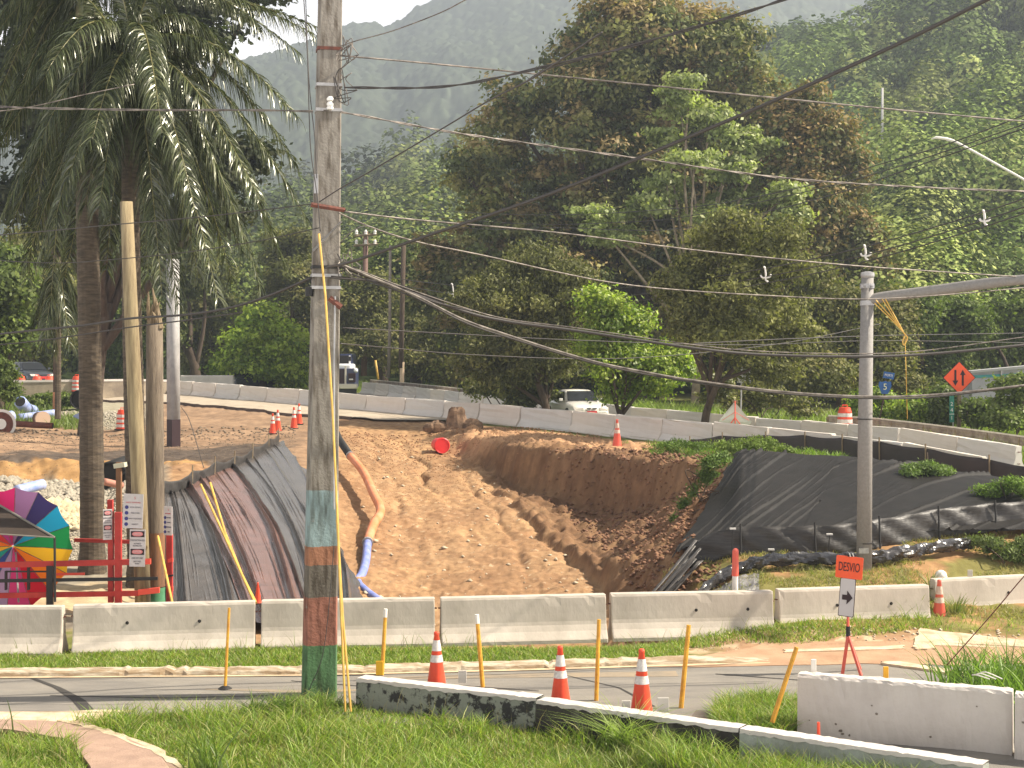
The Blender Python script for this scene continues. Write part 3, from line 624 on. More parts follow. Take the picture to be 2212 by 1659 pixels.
# ---------------------------------------------------------------- concrete barriers
def barrier_mesh(Lg, mt, seed=0, Hh=.81, holes=True, rough=.006, n=20, chips=True):
    half = [(.30, 0), (.30, .06), (.285, .085), (.20, .20), (.150, .30), (.135, .36), (.12, .50), (.11, .62), (.10, .76), (.085, .80), (.07, Hh)]
    prof = half+[(-a, b) for a, b in half[::-1]]
    rg = np.random.default_rng(seed); xs_ = np.linspace(-Lg/2, Lg/2, n); xs_ = np.concatenate([[-Lg/2], [-Lg/2+.02], xs_[1:-1], [Lg/2-.02], [Lg/2]])
    rows = []
    for i, x in enumerate(xs_):
        r = []
        e = .965 if i in (0, len(xs_)-1) else 1
        for j, (y, z) in enumerate(prof):
            q = rg.normal()*rough; zz = z*(.992 if e < 1 else 1)
            if chips and z > .75 and rg.random() < .06: q -= .010
            r.append((x, y*e+q*(1 if y > 0 else -1), max(0, zz+(rg.normal()*rough*.7 if z > .05 else 0))))
        rows.append(r)
    mb = MB(); mb.grid(rows); m = len(prof); N = len(rows)
    mb.f.append(tuple(range(m))[::-1]); mb.m.append(0); mb.f.append(tuple((N-1)*m+k for k in range(m))); mb.m.append(0)
    return mb
def barrier(label, p0, p1, mt, group, seed, name='concrete_barrier', holes=(), scale=1.0, zs=(None, None), sides=(-1,), gap=0.04, loops=True):
    p0 = Vector(p0); p1 = Vector(p1); c = (p0+p1)/2; Lg = (p1-p0).length-gap
    root = thing(name, label, 'barrier', c, math.atan2(p1.y-p0.y, p1.x-p0.x), group)
    root.rotation_euler = (0, -math.atan2(p1.z-p0.z, (p1.xy-p0.xy).length), math.atan2(p1.y-p0.y, p1.x-p0.x))
    mb = barrier_mesh(Lg, mt, seed, n=30, rough=.0006)
    mb.build('body', mt, root, world=False)
    for hx in holes:
        h = MB()
        M = Matrix.Rotation(R(84), 3, 'X')
        h.lathe([(.001, -.004), (.030, -.004), (.022, .012), (.001, .012)], (hx, -.124, .50), 10, M)
        h.build('lifting_hole', MT['dark'], root, world=False)
    if loops:
        for sx in (-1, 1):
            for z in (.25, .62):
                q = MB(); q.tube([(sx*(Lg/2-.03), -.03, z), (sx*(Lg/2+.035), -.03, z), (sx*(Lg/2+.035), .03, z), (sx*(Lg/2-.03), .03, z)], .009, 5)
            q.build('connection_loop', MT['rust'], root, world=False)
    return root
NB = [(-260, 140, 1309, 1308, 'near barrier at the left edge, in front of the red railing', (.42,)),
      (157, 554, 1306, 1297, 'near barrier with two dark holes, between the left edge segment and the painted pole', (-.62, .58)),
      (563, 941, 1296, 1290, 'near barrier passing behind the painted utility pole', ()),
      (949, 1309, 1290, 1282, 'near barrier behind the first striped cone, below the excavation ramp', ()),
      (1316, 1669, 1281, 1275, 'near barrier crossed by the slanting shadows of the cables', (.06, 1.0)),
      (1676, 2004, 1272, 1262, 'near barrier behind the orange DESVIO sign', (-.35, .7)),
      (2012, 2420, 1250, 1232, 'near barrier at the right edge, behind the lone faded cone', (-.5, .6))]
for i, (x0, x1, y0, y1, lab, hol) in enumerate(NB):
    d0 = F*4.19/(y0-HY); d1 = F*4.19/(y1-HY)
    barrier(lab, (X(x0, d0), d0, 0), (X(x1, d1), d1, 0), MT['barrier'], 'concrete barriers in the near row', 500+i, holes=hol)
# far rows, laid end to end along the curve
def row(tab, x0, x1, mt, group, txt, seed, step=3.05, lift=0):
    xs_ = np.linspace(x0, x1, 1500); d = lin(tab, xs_, 1); z = lin(tab, xs_, 2)-.81+lift; wx = (xs_-CX)*d/F
    s = np.concatenate([[0], np.cumsum(np.hypot(np.diff(wx), np.diff(d)))]); k = int(s[-1]//step)
    words = ['first', 'second', 'third', 'fourth', 'fifth', 'sixth', 'seventh', 'eighth', 'ninth', 'tenth', 'eleventh', 'twelfth', 'thirteenth', 'fourteenth', 'fifteenth', 'sixteenth', 'seventeenth', 'eighteenth', 'nineteenth', 'twentieth', 'twenty-first', 'twenty-second', 'twenty-third', 'twenty-fourth', 'twenty-fifth', 'twenty-sixth', 'twenty-seventh', 'twenty-eighth', 'twenty-ninth', 'thirtieth']
    rr = random.Random(seed)
    for i in range(k):
        a, b = i*step, (i+1)*step
        pt = lambda q: Vector((np.interp(q, s, wx)+0, np.interp(q, s, d)+rr.uniform(-.05, .05), np.interp(q, s, z)+rr.uniform(-.03, .03)))
        p0, p1 = pt(a), pt(b)
        root = thing('concrete_barrier', txt % words[i], 'barrier', (p0+p1)/2, 0, group)
        root.rotation_euler = (0, -math.atan2(p1.z-p0.z, (p1.xy-p0.xy).length), math.atan2(p1.y-p0.y, p1.x-p0.x))
        barrier_mesh(step-.05, mt, seed+i, n=5, rough=.012).build('body', mt[i % len(mt)], root, world=False)
        for zz in (.25, .62):
            q = MB(); q.tube([(step/2-.06, -.03, zz), (step/2+.03, -.03, zz), (step/2+.03, .03, zz), (step/2-.06, .03, zz)], .012, 5); q.build('connection_loop', MT['rust'], root, world=False)
FM = [MT['barrier_far'], mat('pinkish grey concrete', (.73, .66, .58), (.60, .53, .46), .8, .9, lo=.3, hi=.75), mat('cool grey concrete', (.66, .62, .57), (.54, .51, .46), .8, .9, lo=.3, hi=.75)]
row(LA, 375, 2330, FM, 'concrete barriers in the row above the excavation', 'grey barrier above the excavation, %s from the left end of its row', 600)
row(LB, 785, 2360, [FM[2], FM[0]], 'concrete barriers in the row beyond the highway', 'grey barrier beyond the white car, %s from the left end of its row', 700)
# white barriers in the right foreground
def fb(label, x0, y0, x1, y1, seed, zt=.81):
    d0 = F*(5-zt)/(y0-HY); d1 = F*(5-zt)/(y1-HY); p0 = Vector((X(x0, d0), d0, 0)); p1 = Vector((X(x1, d1), d1, 0)); c = (p0+p1)/2; Lg = (p1-p0).length
    root = thing('foreground_barrier', label, 'barrier', c, math.atan2(p1.y-p0.y, p1.x-p0.x), 'white painted barriers in the right foreground')
    half = [(.16, -.1), (.155, .10), (.145, .3), (.13, .5), (.12, .77), (.10, .80), (.09, .81)]
    prof = half+[(-a, b) for a, b in half[::-1]]; rg = np.random.default_rng(seed)
    xx = np.linspace(-Lg/2, Lg/2, 40); rows = [[(x, y+rg.normal()*.004, z+rg.normal()*.004-(.012 if z > .75 and rg.random() < .12 else 0)) for y, z in prof] for x in xx]
    mb = MB(); mb.grid(rows); m = len(prof); mb.f += [tuple(range(m))[::-1], tuple(39*m+k for k in range(m))]; mb.m += [0, 0]
    mb.build('body', MT['whitewall'], root, world=False)
    q = MB()
    for k in range(9):
        x = rg.uniform(-Lg/2+.1, Lg/2-.1); z = rg.uniform(.05, .6); s = rg.uniform(.008, .022)
        q.poly([(x+s*math.cos(a)*rg.uniform(.6, 1.6), -.150+.02*(z/.6)-.009, z+s*math.sin(a)*rg.uniform(.6, 1.3)) for a in np.linspace(0, 6.2, 8)[:-1]], (0, -1, 0), .003)
    q.build('spall_marks', MT['concrete'], root, world=False)
    return root
fb('long white painted barrier in the right foreground, with scuffed grey spots', 1727, 1452, 2188, 1489, 31)
fb('end piece of white barrier cut off by the right edge, beyond a cracked joint', 2194, 1500, 2420, 1520, 32, .78)
# low kerb wall in three lengths
def lowwall(label, p0, p1, mt, seed, th=.24, h=(.43, .43)):
    (x0, y0), (x1, y1) = p0, p1
    d0 = F*(5-h[0])/(y0-HY); d1 = F*(5-h[1])/(y1-HY); a = Vector((X(x0, d0), d0, 0)); b = Vector((X(x1, d1), d1, 0)); c = (a+b)/2; Lg = (b-a).length
    root = thing('low_wall', label, 'kerb wall', c, math.atan2(b.y-a.y, b.x-a.x), 'low kerb wall lengths along the near lawn')
    rg = np.random.default_rng(seed); rows = []
    for i, x in enumerate(np.linspace(-Lg/2, Lg/2, 46)):
        hh = h[0]+(h[1]-h[0])*i/45
        rows.append([(x, y+rg.normal()*.004, z+rg.normal()*.004) for y, z in [(-th*.66, -.3), (-th*.62, 0), (-th*.5, hh-.035), (th*.5, hh-.03), (th*.6, -.3)]])
    mb = MB(); mb.grid(rows); mb.f += [(0, 1, 2, 3, 4)[::-1], tuple(45*5+k for k in range(5))]; mb.m += [0, 0]
    mb.build('wall_face', mt, root, world=False)
    rows = []
    for i, x in enumerate(np.linspace(-Lg/2, Lg/2, 46)):
        hh = h[0]+(h[1]-h[0])*i/45; j = rg.normal()*.008
        rows.append([(x, y, z+rg.normal()*.003) for y, z in [(-th*.5-.012, hh-.05+j), (-th*.5, hh), (th*.5, hh), (th*.5+.01, hh-.05), (-th*.5-.012, hh-.05+j)]])
    mb = MB(); mb.grid(rows); mb.build('white_cap', MT['whitewall'], root, world=False)
    return root
peel = mat('peeling black paint', (.032, .030, .028), (.23, .24, .20), 5.5, .85, .5, 25, lo=.44, hi=.50, det=9)
tar = mat('tarred concrete', (.035, .030, .026), (.11, .10, .085), 3, .85, .4, 25, lo=.55, hi=.68, st=(1, 1, .4))
grw = mat('green grey painted wall', (.34, .36, .33), (.22, .23, .20), 3, .85, .3, 25)
lowwall('low wall with peeling black and green paint in front of the first cone', (780, 1461), (1166, 1504), peel, 41)
lowwall('low black wall between the peeling wall and the grey green one', (1169, 1508), (1604, 1569), tar, 42)
lowwall('low grey green wall running under the white foreground barrier', (1607, 1570), (2130, 1647), grw, 43)

# kerb beyond the near road
def kerb():
    mb = MB(); rg = np.random.default_rng(3)
    xs_ = np.arange(-30, 4.6, .07); yb = np.interp(xs_, [-60, -8, -3.3, 0, 4.2], [22.4, 23.18, 23.34, 23.74, 24.33]); rows = []
    for x, y in zip(xs_, yb):
        c = .03*fbm(np.array(x*3), np.array(0.), 3, 9)+.02*rg.normal()*(rg.random() < .3)
        hgt = .10+c*.6 if x < 3 else .10*(4.6-x)/1.6
        rows.append([(x, y-.05+c*.3, -.02), (x, y-.02+c, hgt-.03), (x, y+.03+c, hgt), (x, y+.22, hgt+.005), (x, y+.24, -.02)])
    mb.grid(rows); tag(mb.build('kerb', MT['kerb'], world=False), kind='structure')
kerb()
yk = mat('pale gutter dust', (.62, .47, .29), (.36, .27, .18), 3, .95, lo=.4, hi=.7)
strip('gutter', [(-30, 22.8), (-8, 23.14), (-3.3, 23.3), (0, 23.7), (4.2, 24.28)], [(-30, 22.7), (-8, 23.04), (-3.3, 23.2), (0, 23.58), (4.2, 24.18)], yk, .024, 60)
# broken kerb edges and pale worn slabs on the right
pale = mat('broken pale slab', (.66, .54, .38), (.42, .30, .19), 3.5, .95, .4, 25)
def ragged(name, pts, mt, h=.04, seed=0, kind='structure'):
    rg = random.Random(seed); q = []
    n = len(pts)
    for i in range(n):
        a = Vector(pts[i]); b = Vector(pts[(i+1) % n])
        for k in range(5): q.append(a.lerp(b, k/5)+Vector((rg.uniform(-.04, .04), rg.uniform(-.03, .03))))
    mb = MB(); vs = [(p.x, p.y, float(H(p.x, p.y))-.05) for p in q]; N = len(vs)
    mb.add(vs+[(a, b, c+.05+h) for a, b, c in vs], [tuple(range(N, 2*N))]+[(i, (i+1) % N, N+(i+1) % N, N+i) for i in range(N)])
    return tag(mb.build(name, mt, world=False), kind=kind)
def gp(x, y, z=0): d = F*(5-z)/(y-HY); return (X(x, d), d)
ragged('pavement', [gp(1695, 1409), gp(1950, 1402), gp(1953, 1407), gp(1697, 1414)], pale, .05, 1)
ragged('pavement', [gp(1985, 1378), gp(2212, 1392), gp(2400, 1400), gp(2400, 1412), gp(2212, 1404), gp(1975, 1400)], pale, .03, 2)
ragged('pavement', [gp(1975, 1403), gp(2015, 1396), gp(2020, 1407), gp(1980, 1410)], pale, .06, 3)
ragged('pavement', [gp(1905, 1434), gp(1960, 1436), gp(2120, 1466), gp(2110, 1474), gp(1990, 1450), gp(1905, 1438)], pale, .05, 4)
ragged('pavement', [gp(1545, 1548), gp(1650, 1548), gp(1690, 1560), gp(1640, 1567)], pale, .04, 5)
dwash = mat('washed out dirt', (.44, .28, .17), (.34, .20, .115), 2, .95, .4, 20)
ragged('dirt_road', [gp(1330, 1441), gp(1480, 1424), gp(1650, 1398), gp(1900, 1395), gp(2400, 1385), gp(2400, 1425), gp(2100, 1440), gp(1860, 1436), gp(1700, 1440), gp(1500, 1443)], dwash, .022, 6)
# paved path and apron, lower left
pav = mat('pinkish worn paving', (.40, .27, .20), (.30, .20, .15), 4, .9, .4, 40)
ragged('path', [gp(-60, 1563), gp(120, 1568), gp(235, 1592), gp(330, 1626), gp(392, 1668), gp(400, 1760), gp(240, 1760), gp(160, 1610), gp(30, 1588), gp(-60, 1590)], pav, .07, 7)
ragged('kerb', [gp(125, 1569), gp(180, 1566), gp(250, 1593), gp(340, 1626), gp(402, 1668), gp(392, 1672), gp(325, 1632), gp(240, 1600), gp(170, 1577)], pale, .075, 8)
ragged('pavement', [gp(-60, 1541), gp(60, 1541), gp(240, 1538), gp(300, 1538), gp(190, 1560), gp(125, 1568), gp(60, 1572), gp(-60, 1570)], pale, .03, 9)

# ---------------------------------------------------------------- grass
def blades(name, label, X_, Y_, h, w_, seed, cols, lean=.5, zoff=0., seg=3, kind='stuff', cat='grass', parent=None):
    rg = np.random.default_rng(seed); n = len(X_); Z = H(X_, Y_)+zoff
    hh = h*(.45+.9*rg.random(n)) if np.isscalar(h) else h
    a = rg.random(n)*6.283; ln = hh*lean*(.3+rg.random(n)); fa = rg.random(n)*6.283
    wv = np.stack([np.cos(fa), np.sin(fa), np.zeros(n)], -1)*(w_*(.6+.8*rg.random(n)))[:, None]*.5
    dirv = np.stack([np.cos(a), np.sin(a), np.zeros(n)], -1)*ln[:, None]
    B = np.stack([X_, Y_, Z-.02], -1); rows = []
    for k in range(seg):
        t = k/seg; c = B+dirv*t**2+np.array([0, 0, 1.])*(hh*(t*(1-.25*t*lean)))[:, None]; q = wv*(1-.75*t**1.5)
        rows += [c-q, c+q]
    tip = B+dirv+np.array([0, 0, 1.])*(hh*(1-.25*lean))[:, None]
    rows += [tip-wv*.06, tip+wv*.06]
    V = np.stack(rows, 1); m = V.shape[1]; V = V.reshape(-1, 3); base = (np.arange(n)*m)[:, None]
    Fc = np.concatenate([base+np.array([[2*k, 2*k+1, 2*k+3, 2*k+2]]) for k in range(seg)])
    cols = np.array(cols); c = cols[rg.integers(0, len(cols), n)]*(.65+.7*rg.random((n, 1))); C = np.repeat(c, m, 0)
    o = npmesh(name, V, Fc, MT['grass'], parent, colr=C)
    if parent is None: tag(o, label, cat, kind=kind)
    return o
GC = [(.17, .27, .035), (.23, .33, .045), (.13, .20, .03), (.30, .36, .07), (.36, .33, .14)]
def scatter(n, x0, x1, y0, y1, seed, dens=None):
    rg = np.random.default_rng(seed); d = rg.uniform(y0, y1, n); u = rg.uniform(x0, x1, n)
    wx = (u-CX)*d/F; k = np.ones(n, bool)
    if dens is not None: k = dens(u, d, wx, rg)
    return wx[k], d[k]
def pxy(d, z=0): return HY+(CH-z)*F/d
wallD = lambda u: np.interp(u, [780, 1166, 1604, 2130], [21.2, 20.0, 18.35, 16.7])
def lawnmask(u, d, wx, rg):
    y = pxy(d); edge = np.interp(u, [-300, 190, 250, 500, 640, 780], [1570, 1568, 1552, 1540, 1526, 1526])+6*fbm(u/60, u*0, 3, 4)
    k = np.where(u < 780, y > edge, d < wallD(u)-.22)
    # path and kerb
    top = np.interp(u, [-300, 120, 240, 330, 400, 403], [1562, 1566, 1592, 1624, 1664, 1900]); bot = np.interp(u, [-300, 30, 160, 235], [1590, 1590, 1612, 1760])
    onp = (y > top-2) & (u < 404) & ((y < bot) | (u > 235)); k &= ~(onp & ~((u < 235) & (y > bot)))
    return k & (rg.random(len(u)) < .55+.9*np.clip(fbm(wx*1.1, d*1.1, 3, 8)+.4, 0, 1))
x_, y_ = scatter(190000, -160, 2380, 16.2, 21.4, 1, lawnmask)
blades('lawn_grass', 'sunlit short lawn grass across the foreground', x_, y_, .12, .014, 2, GC, .8)
# longer tufts inside the lawn
def tuftm(u, d, wx, rg): return lawnmask(u, d, wx, rg) & (fbm(wx*1.3, d*1.3, 3, 18) > .10)
x_, y_ = scatter(80000, -160, 2380, 16.2, 21.3, 3, tuftm)
blades('long_grass', 'longer unmown grass tufts in the foreground lawn', x_, y_, .32, .013, 4, GC, .9)
def stalkm(u, d, wx, rg): return lawnmask(u, d, wx, rg)
x_, y_ = scatter(1500, -160, 2380, 18, 21.4, 33, stalkm)
blades('seed_stalks', 'thin dry seed stalks standing above the lawn', x_, y_, .42, .006, 34, [(.30, .24, .12), (.22, .17, .09)], .35, cat='grass stalks')
x_, y_ = scatter(26000, 1350, 2380, 16.2, 18.8, 35, lambda u, d, wx, rg: lawnmask(u, d, wx, rg) & (d > wallD(u)-1.3) & (fbm(wx*1.5, d, 3, 19) > -.1))
blades('wall_side_grass', 'taller scruffy grass leaning over the foot of the low wall', x_, y_, .40, .013, 36, GC, .8)
# verge between kerb and near barriers
def vergem(u, d, wx, rg):
    kb = np.interp(wx, [-60, -8, -3.3, 0, 4.2], [22.4, 23.18, 23.34, 23.74, 24.33])+.25
    bar = np.interp(u, [-300, 157, 563, 949, 1316, 1676, 2012], [25, 25.15, 25.6, 25.95, 26.3, 26.85, 27.6])-.28
    thin = np.interp(u, [1250, 1480, 1560, 1990, 2040, 2300], [1, .8, .5, .5, .1, .05])
    lo = np.where(u > 1480, bar-.9+.4*fbm(u/80, u*0, 3, 5), kb)
    return (d > lo) & (d < bar) & (rg.random(len(u)) < thin*(.4+1.1*np.clip(fbm(wx*1.4, d*1.4, 3, 28)+.45, 0, 1)))
x_, y_ = scatter(150000, -160, 2340, 23.3, 27.6, 5, vergem)
blades('verge_grass', 'grass strip between the kerb and the near barriers', x_, y_, .14, .015, 6, GC, .8)
x_, y_ = scatter(2600, -160, 2340, 24.6, 27.6, 7, lambda u, d, wx, rg: vergem(u, d, wx, rg) & (fbm(wx*1.2, d*0, 3, 29) > -.1))
blades('tall_verge_grass', 'taller grass stems growing against the near barriers', x_, y_, .36, .010, 8, [(.17, .24, .05), (.26, .25, .12)], .5)
# grass island behind the long white barrier, slopes and far verges
x_, y_ = scatter(16000, 1530, 1780, 18.6, 21.8, 9, lambda u, d, wx, rg: (d > wallD(u)+.45) & ((u-1650)**2/108**2+(d-20.4)**2/1.05**2 < 1+.5*fbm(u/20, d*3, 2, 3)))
blades('island_grass', 'grass patch between the low wall and the long white barrier', x_, y_, .30, .015, 10, GC, .8)
x_, y_ = scatter(26000, 1430, 2350, 27.3, 31.5, 11, lambda u, d, wx, rg: (fbm(wx*.8, d*1.6, 3, 38) > .02-.1*(u < 1650)))
blades('bank_grass', 'thin dry grass on the earth bank behind the near barriers', x_, y_, .12, .014, 12, [(.20, .23, .06), (.28, .26, .10), (.33, .27, .13)], .8)
def berm(u, d, wx, rg): return (d < lin(LA, u, 1)-.6) & (fbm(wx*.7, d*.7, 3, 48)+np.interp(u, [1340, 1450, 1750, 1900], [-.3, .25, .1, -.05]) > 0)
x_, y_ = scatter(30000, 1340, 2300, 37, 50, 13, lambda u, d, wx, rg: berm(u, d, wx, rg) & (d > np.interp(u, [1340, 1480, 1600, 1750, 1950, 2212], [47, 42.5, 39.2, 39.6, 37.6, 35.6])))
blades('berm_grass', 'green grass growing on the ledge below the highway barriers', x_, y_, .22, .022, 14, [(.14, .22, .04), (.18, .27, .05)], .8)
def medm(u, d, wx, rg): return (d > lin(LA, u, 1)+.5) & (d < np.minimum(lin(LB, u, 1)-6, lin(LA, u, 1)+14))
x_, y_ = scatter(40000, 850, 1560, 50, 95, 15, medm)
blades('median_grass', 'bright grass on the median behind the highway barriers', x_, y_, .24, .05, 16, [(.18, .27, .05), (.24, .33, .07)], .7)
x_, y_ = scatter(90000, 740, 2350, 46, 125, 17, lambda u, d, wx, rg: (d > lin(LB, u, 1)+1.2) & (d < lin(LB, u, 1)+15))
blades('roadside_grass', 'tall sunlit grass beyond the guardrail', x_, y_, .75, .06, 18, [(.20, .27, .055), (.26, .32, .08), (.15, .21, .05)], .5)
x_, y_ = scatter(9000, -60, 175, 66, 90, 19, lambda u, d, wx, rg: (fbm(wx*.5, d*.4, 3, 58) > -.1) & (u < 175-(d-66)*1.0+20))
blades('site_grass', 'rough grass around the pipes at the left of the site', x_, y_, .5, .04, 20, [(.13, .19, .04), (.18, .23, .06)], .6)
# single tall plants
def clumpg(label, x, y, n, spread, h, seed, wd=.016, cols=GC, z=0, name='grass_clump', lean=.7):
    d = F*(5-z)/(y-HY); rg = np.random.default_rng(seed); r = np.abs(rg.normal(size=n))*spread; a = rg.random(n)*6.28
    o = blades(name, label, X(x, d)+r*np.cos(a), d+r*np.sin(a)*.7, h, wd, seed, cols, lean, seg=5, kind=None); tag(o, label, 'grass clump', 'tall grass clumps'); return o
clumpg('arching bright grass clump in front of the low black wall', 1350, 1622, 300, .15, .66, 61, lean=1.2, cols=[(.24, .31, .08), (.30, .37, .12), (.18, .25, .06)])
clumpg('tall dark grass blades at the bottom of the lawn beside the path', 452, 1690, 60, .22, .85, 62, wd=.022, cols=[(.09, .14, .03), (.13, .19, .04)], lean=.5)
clumpg('dark blades on the left edge of the foreground', -5, 1600, 26, .15, .45, 63, cols=[(.08, .13, .03)], lean=.6)
clumpg('dark weedy tuft at the foot of the painted utility pole', 610, 1545, 500, .36, .26, 64, cols=[(.08, .14, .03), (.12, .18, .04)], lean=.8)
clumpg('weeds round the base of the painted utility pole', 690, 1532, 420, .28, .24, 67, cols=[(.12, .19, .04), (.17, .24, .05)], lean=.8)
clumpg('dark arching grass blades right of the pole foot weeds', 553, 1548, 40, .07, .36, 68, cols=[(.05, .09, .03)], lean=1.3)
x_, y_ = scatter(3600, 2010, 2400, 18.7, 21.5, 65, lambda u, d, wx, rg: (d > np.interp(u, [2000, 2212, 2400], [20.4, 19.3, 18.8])) & (rg.random(len(u)) < np.interp(u, [2010, 2120], [.25, 1])))
o = blades('reed_bed', 'broad bladed green reeds behind the white barriers on the right', x_, y_, .86, .032, 66, [(.12, .20, .035), (.16, .26, .045), (.22, .32, .07), (.09, .15, .03)], .55, seg=5, cat='reeds')
for i, (x, y, n, sp, h, lab) in enumerate([(1960, 1352, 260, .3, .42, 'weeds at the foot of the barrier right of the DESVIO sign'), (2065, 1352, 130, .16, .34, 'dry weeds beside the lone faded cone'), (2012, 1340, 60, .05, .55, 'tall weed in the joint behind the lone faded cone'), (1345, 1668, 400, .5, .34, 'dense tuft below the arching grass clump')]):
    clumpg(lab, x, y, n, sp, h, 70+i, cols=[(.16, .22, .05), (.24, .25, .10)])
# stones and clods in the excavation
def rocks(name, label, n, x0, x1, y0, y1, r0, r1, mt, seed, mask=None, cat='stones'):
    x_, y_ = scatter(n, x0, x1, y0, y1, seed, mask); n = len(x_); rg = np.random.default_rng(seed)
    base = np.array([[1, 0, 0], [-1, 0, 0], [0, 1, 0], [0, -1, 0], [0, 0, 1], [0, 0, -.6]], float)
    fc = np.array([[0, 2, 4], [2, 1, 4], [1, 3, 4], [3, 0, 4], [2, 0, 5], [1, 2, 5], [3, 1, 5], [0, 3, 5]])
    r = r0+(r1-r0)*rg.random(n)**3; V = base[None]*(.6+.8*rg.random((n, 6, 1)))*r[:, None, None]*np.array([1.2, 1, .7])
    a = rg.random(n)*6.28; c, s = np.cos(a)[:, None], np.sin(a)[:, None]
    Vx = V[..., 0]*c-V[..., 1]*s; Vy = V[..., 0]*s+V[..., 1]*c
    V = np.stack([Vx+x_[:, None], Vy+y_[:, None], V[..., 2]+(H(x_, y_)+r*.25)[:, None]], -1).reshape(-1, 3)
    Fc = (fc[None]+(np.arange(n)*6)[:, None, None]).reshape(-1, 3)
    tag(npmesh(name, V, Fc, mt), label, cat, kind='stuff')
clod = mat('earth clods', (.42, .23, .115), (.25, .135, .075), 2, .95)
clodd = mat('dark earth clods', (.26, .135, .075), (.15, .08, .05), 2, .95)
stone = mat('pale stones', (.62, .52, .38), (.42, .34, .24), 2, .9)
gravel = mat('grey gravel', (.42, .37, .29), (.22, .195, .15), 5, .9)
rocks('earth_clods', 'loose clods and chips scattered over the ramp', 7000, 740, 1300, 27, 60, .008, .05, clod, 201, None, 'clods')
rocks('bank_clods', 'dark crumbled earth on the right bank of the excavation', 16000, 1080, 1580, 28, 48, .012, .08, clodd, 202, lambda u, d, wx, rg: (u-(985+(60-d)*13.5) > 10) & (u < 1560), 'clods')
rocks('pale_stones', 'pale stones lying on the ramp', 260, 780, 1280, 30, 55, .02, .09, stone, 203, lambda u, d, wx, rg: u < 1100+(48-d)*14)
rocks('gravel', 'grey gravel in the lower left of the site', 9000, -80, 345, 33, 46.5, .03, .16, gravel, 204, None, 'gravel')
rocks('site_gravel', 'light gravel around the culvert opening', 3000, -40, 320, 66.5, 74, .04, .14, gravel, 205, None, 'gravel')
rocks('platform_clods', 'scraped soil lumps on the construction platform', 1800, -60, 640, 46.5, 64, .02, .08, mat('grey brown lumps', (.24, .18, .12), (.13, .10, .075), 2, .95), 206, None, 'clods')
rocks('dirt_chips', 'chips of broken paving on the dirt by the near barriers', 700, 1450, 2300, 23.7, 26.5, .008, .04, stone, 207, None, 'stones')
# ---------------------------------------------------------------- fabric sheets on the slopes
tarpL = mat('grey black sheeting', (.115, .10, .092), (.07, .062, .057), 2, .27, .06, 12, spec=.9)
tarpB = mat('brownish sheeting', (.20, .105, .085), (.135, .075, .06), 2, .27, .06, 12, spec=.9)
tarpR = mat('black geotextile', (.021, .0185, .017), (.012, .011, .010), 3, .6, .15, 60, spec=.16)
def sheet(name, mt, corners, fold, nu=150, nv=150, z=.06, parent=None, ragged_=.0, seed=0, world=True):
    """corners: left and right edges as lists of (picture x, distance) from top to bottom"""
    Lc, Rc = corners; v = np.linspace(0, 1, nv); tl = np.linspace(0, 1, len(Lc)); tr_ = np.linspace(0, 1, len(Rc))
    l = np.stack([np.interp(v, tl, [q[0] for q in Lc]), np.interp(v, tl, [q[1] for q in Lc])], -1); r = np.stack([np.interp(v, tr_, [q[0] for q in Rc]), np.interp(v, tr_, [q[1] for q in Rc])], -1)
    u = np.linspace(0, 1, nu)[:, None]
    px = l[None, :, 0]*(1-u)+r[None, :, 0]*u; d = l[None, :, 1]*(1-u)+r[None, :, 1]*u
    if ragged_:
        e = np.clip((np.abs(u-.5)*2-.9)/.1, 0, 1); px = px+e*ragged_*fbm(v[None]*14, u*0, 3, seed)*np.sign(u-.5)
    wx = (px-CX)*d/F; UU = u+v[None]*0; VV = v[None]+u*0
    hz = H(wx, d, ZG0)+.05
    zz = hz+z+fold(UU, VV, wx, d)
    V = np.stack([wx, d, zz], -1).reshape(-1, 3); I = np.arange(nu*nv).reshape(nu, nv)
    Fc = np.stack([I[:-1, :-1], I[1:, :-1], I[1:, 1:], I[:-1, 1:]], -1).reshape(-1, 4)
    return npmesh(name, V, Fc, mt, parent, world=world, smooth_=True)
def ridge(s, p=3): return (1-np.abs(2*(s-np.floor(s))-1))**p
def foldL(u, v, wx, d):
    s = u*5.2+.9*fbm(u*3, v*1.1, 3, 71)+v*.6; q = u*13+1.7*fbm(u*3, v*1.4, 3, 72)+v*1.2
    s = u*3.6+.5*fbm(u*2, v*.9, 3, 71)+v*.35; q = u*9+1.1*fbm(u*3, v*1.2, 3, 72)+v*.8
    a = np.clip(vn(u*5, v*1.6, 73)*2-.7, 0, 1); b_ = np.clip(vn(u*12, v*2.4, 74)*2.4-1.1, 0, 1)
    return .20*ridge(s, 9)*a+.085*ridge(q, 8)*b_+.04*ridge(q*1.9+.4, 9)*np.clip(vn(u*20, v*3, 76)*3-1.8, 0, 1)+.022*ridge(u*26+3*fbm(u*3, v*1.1, 3, 78), 6)*np.clip(vn(u*24, v*3, 79)*3-1.5, 0, 1)+.05*fbm(wx*.7, d*.5, 2, 75)+.07
def foldR(u, v, wx, d):
    s = (u*13+v*6)+.8*fbm(u*4, v*1.2, 3, 81)
    a = np.clip(vn(s*.8, v*1.6, 82)*2-.6, 0, 1)
    return .12*ridge(s, 7)*a+.02*ridge(s*2.3+.3, 6)*np.clip(vn(s*1.7, v*2, 83)*2.4-1, 0, 1)+.03*fbm(wx*.6, d*.5, 2, 85)+.06+.22*np.exp(-((u-.02-.5*0)/.012)**2)*0
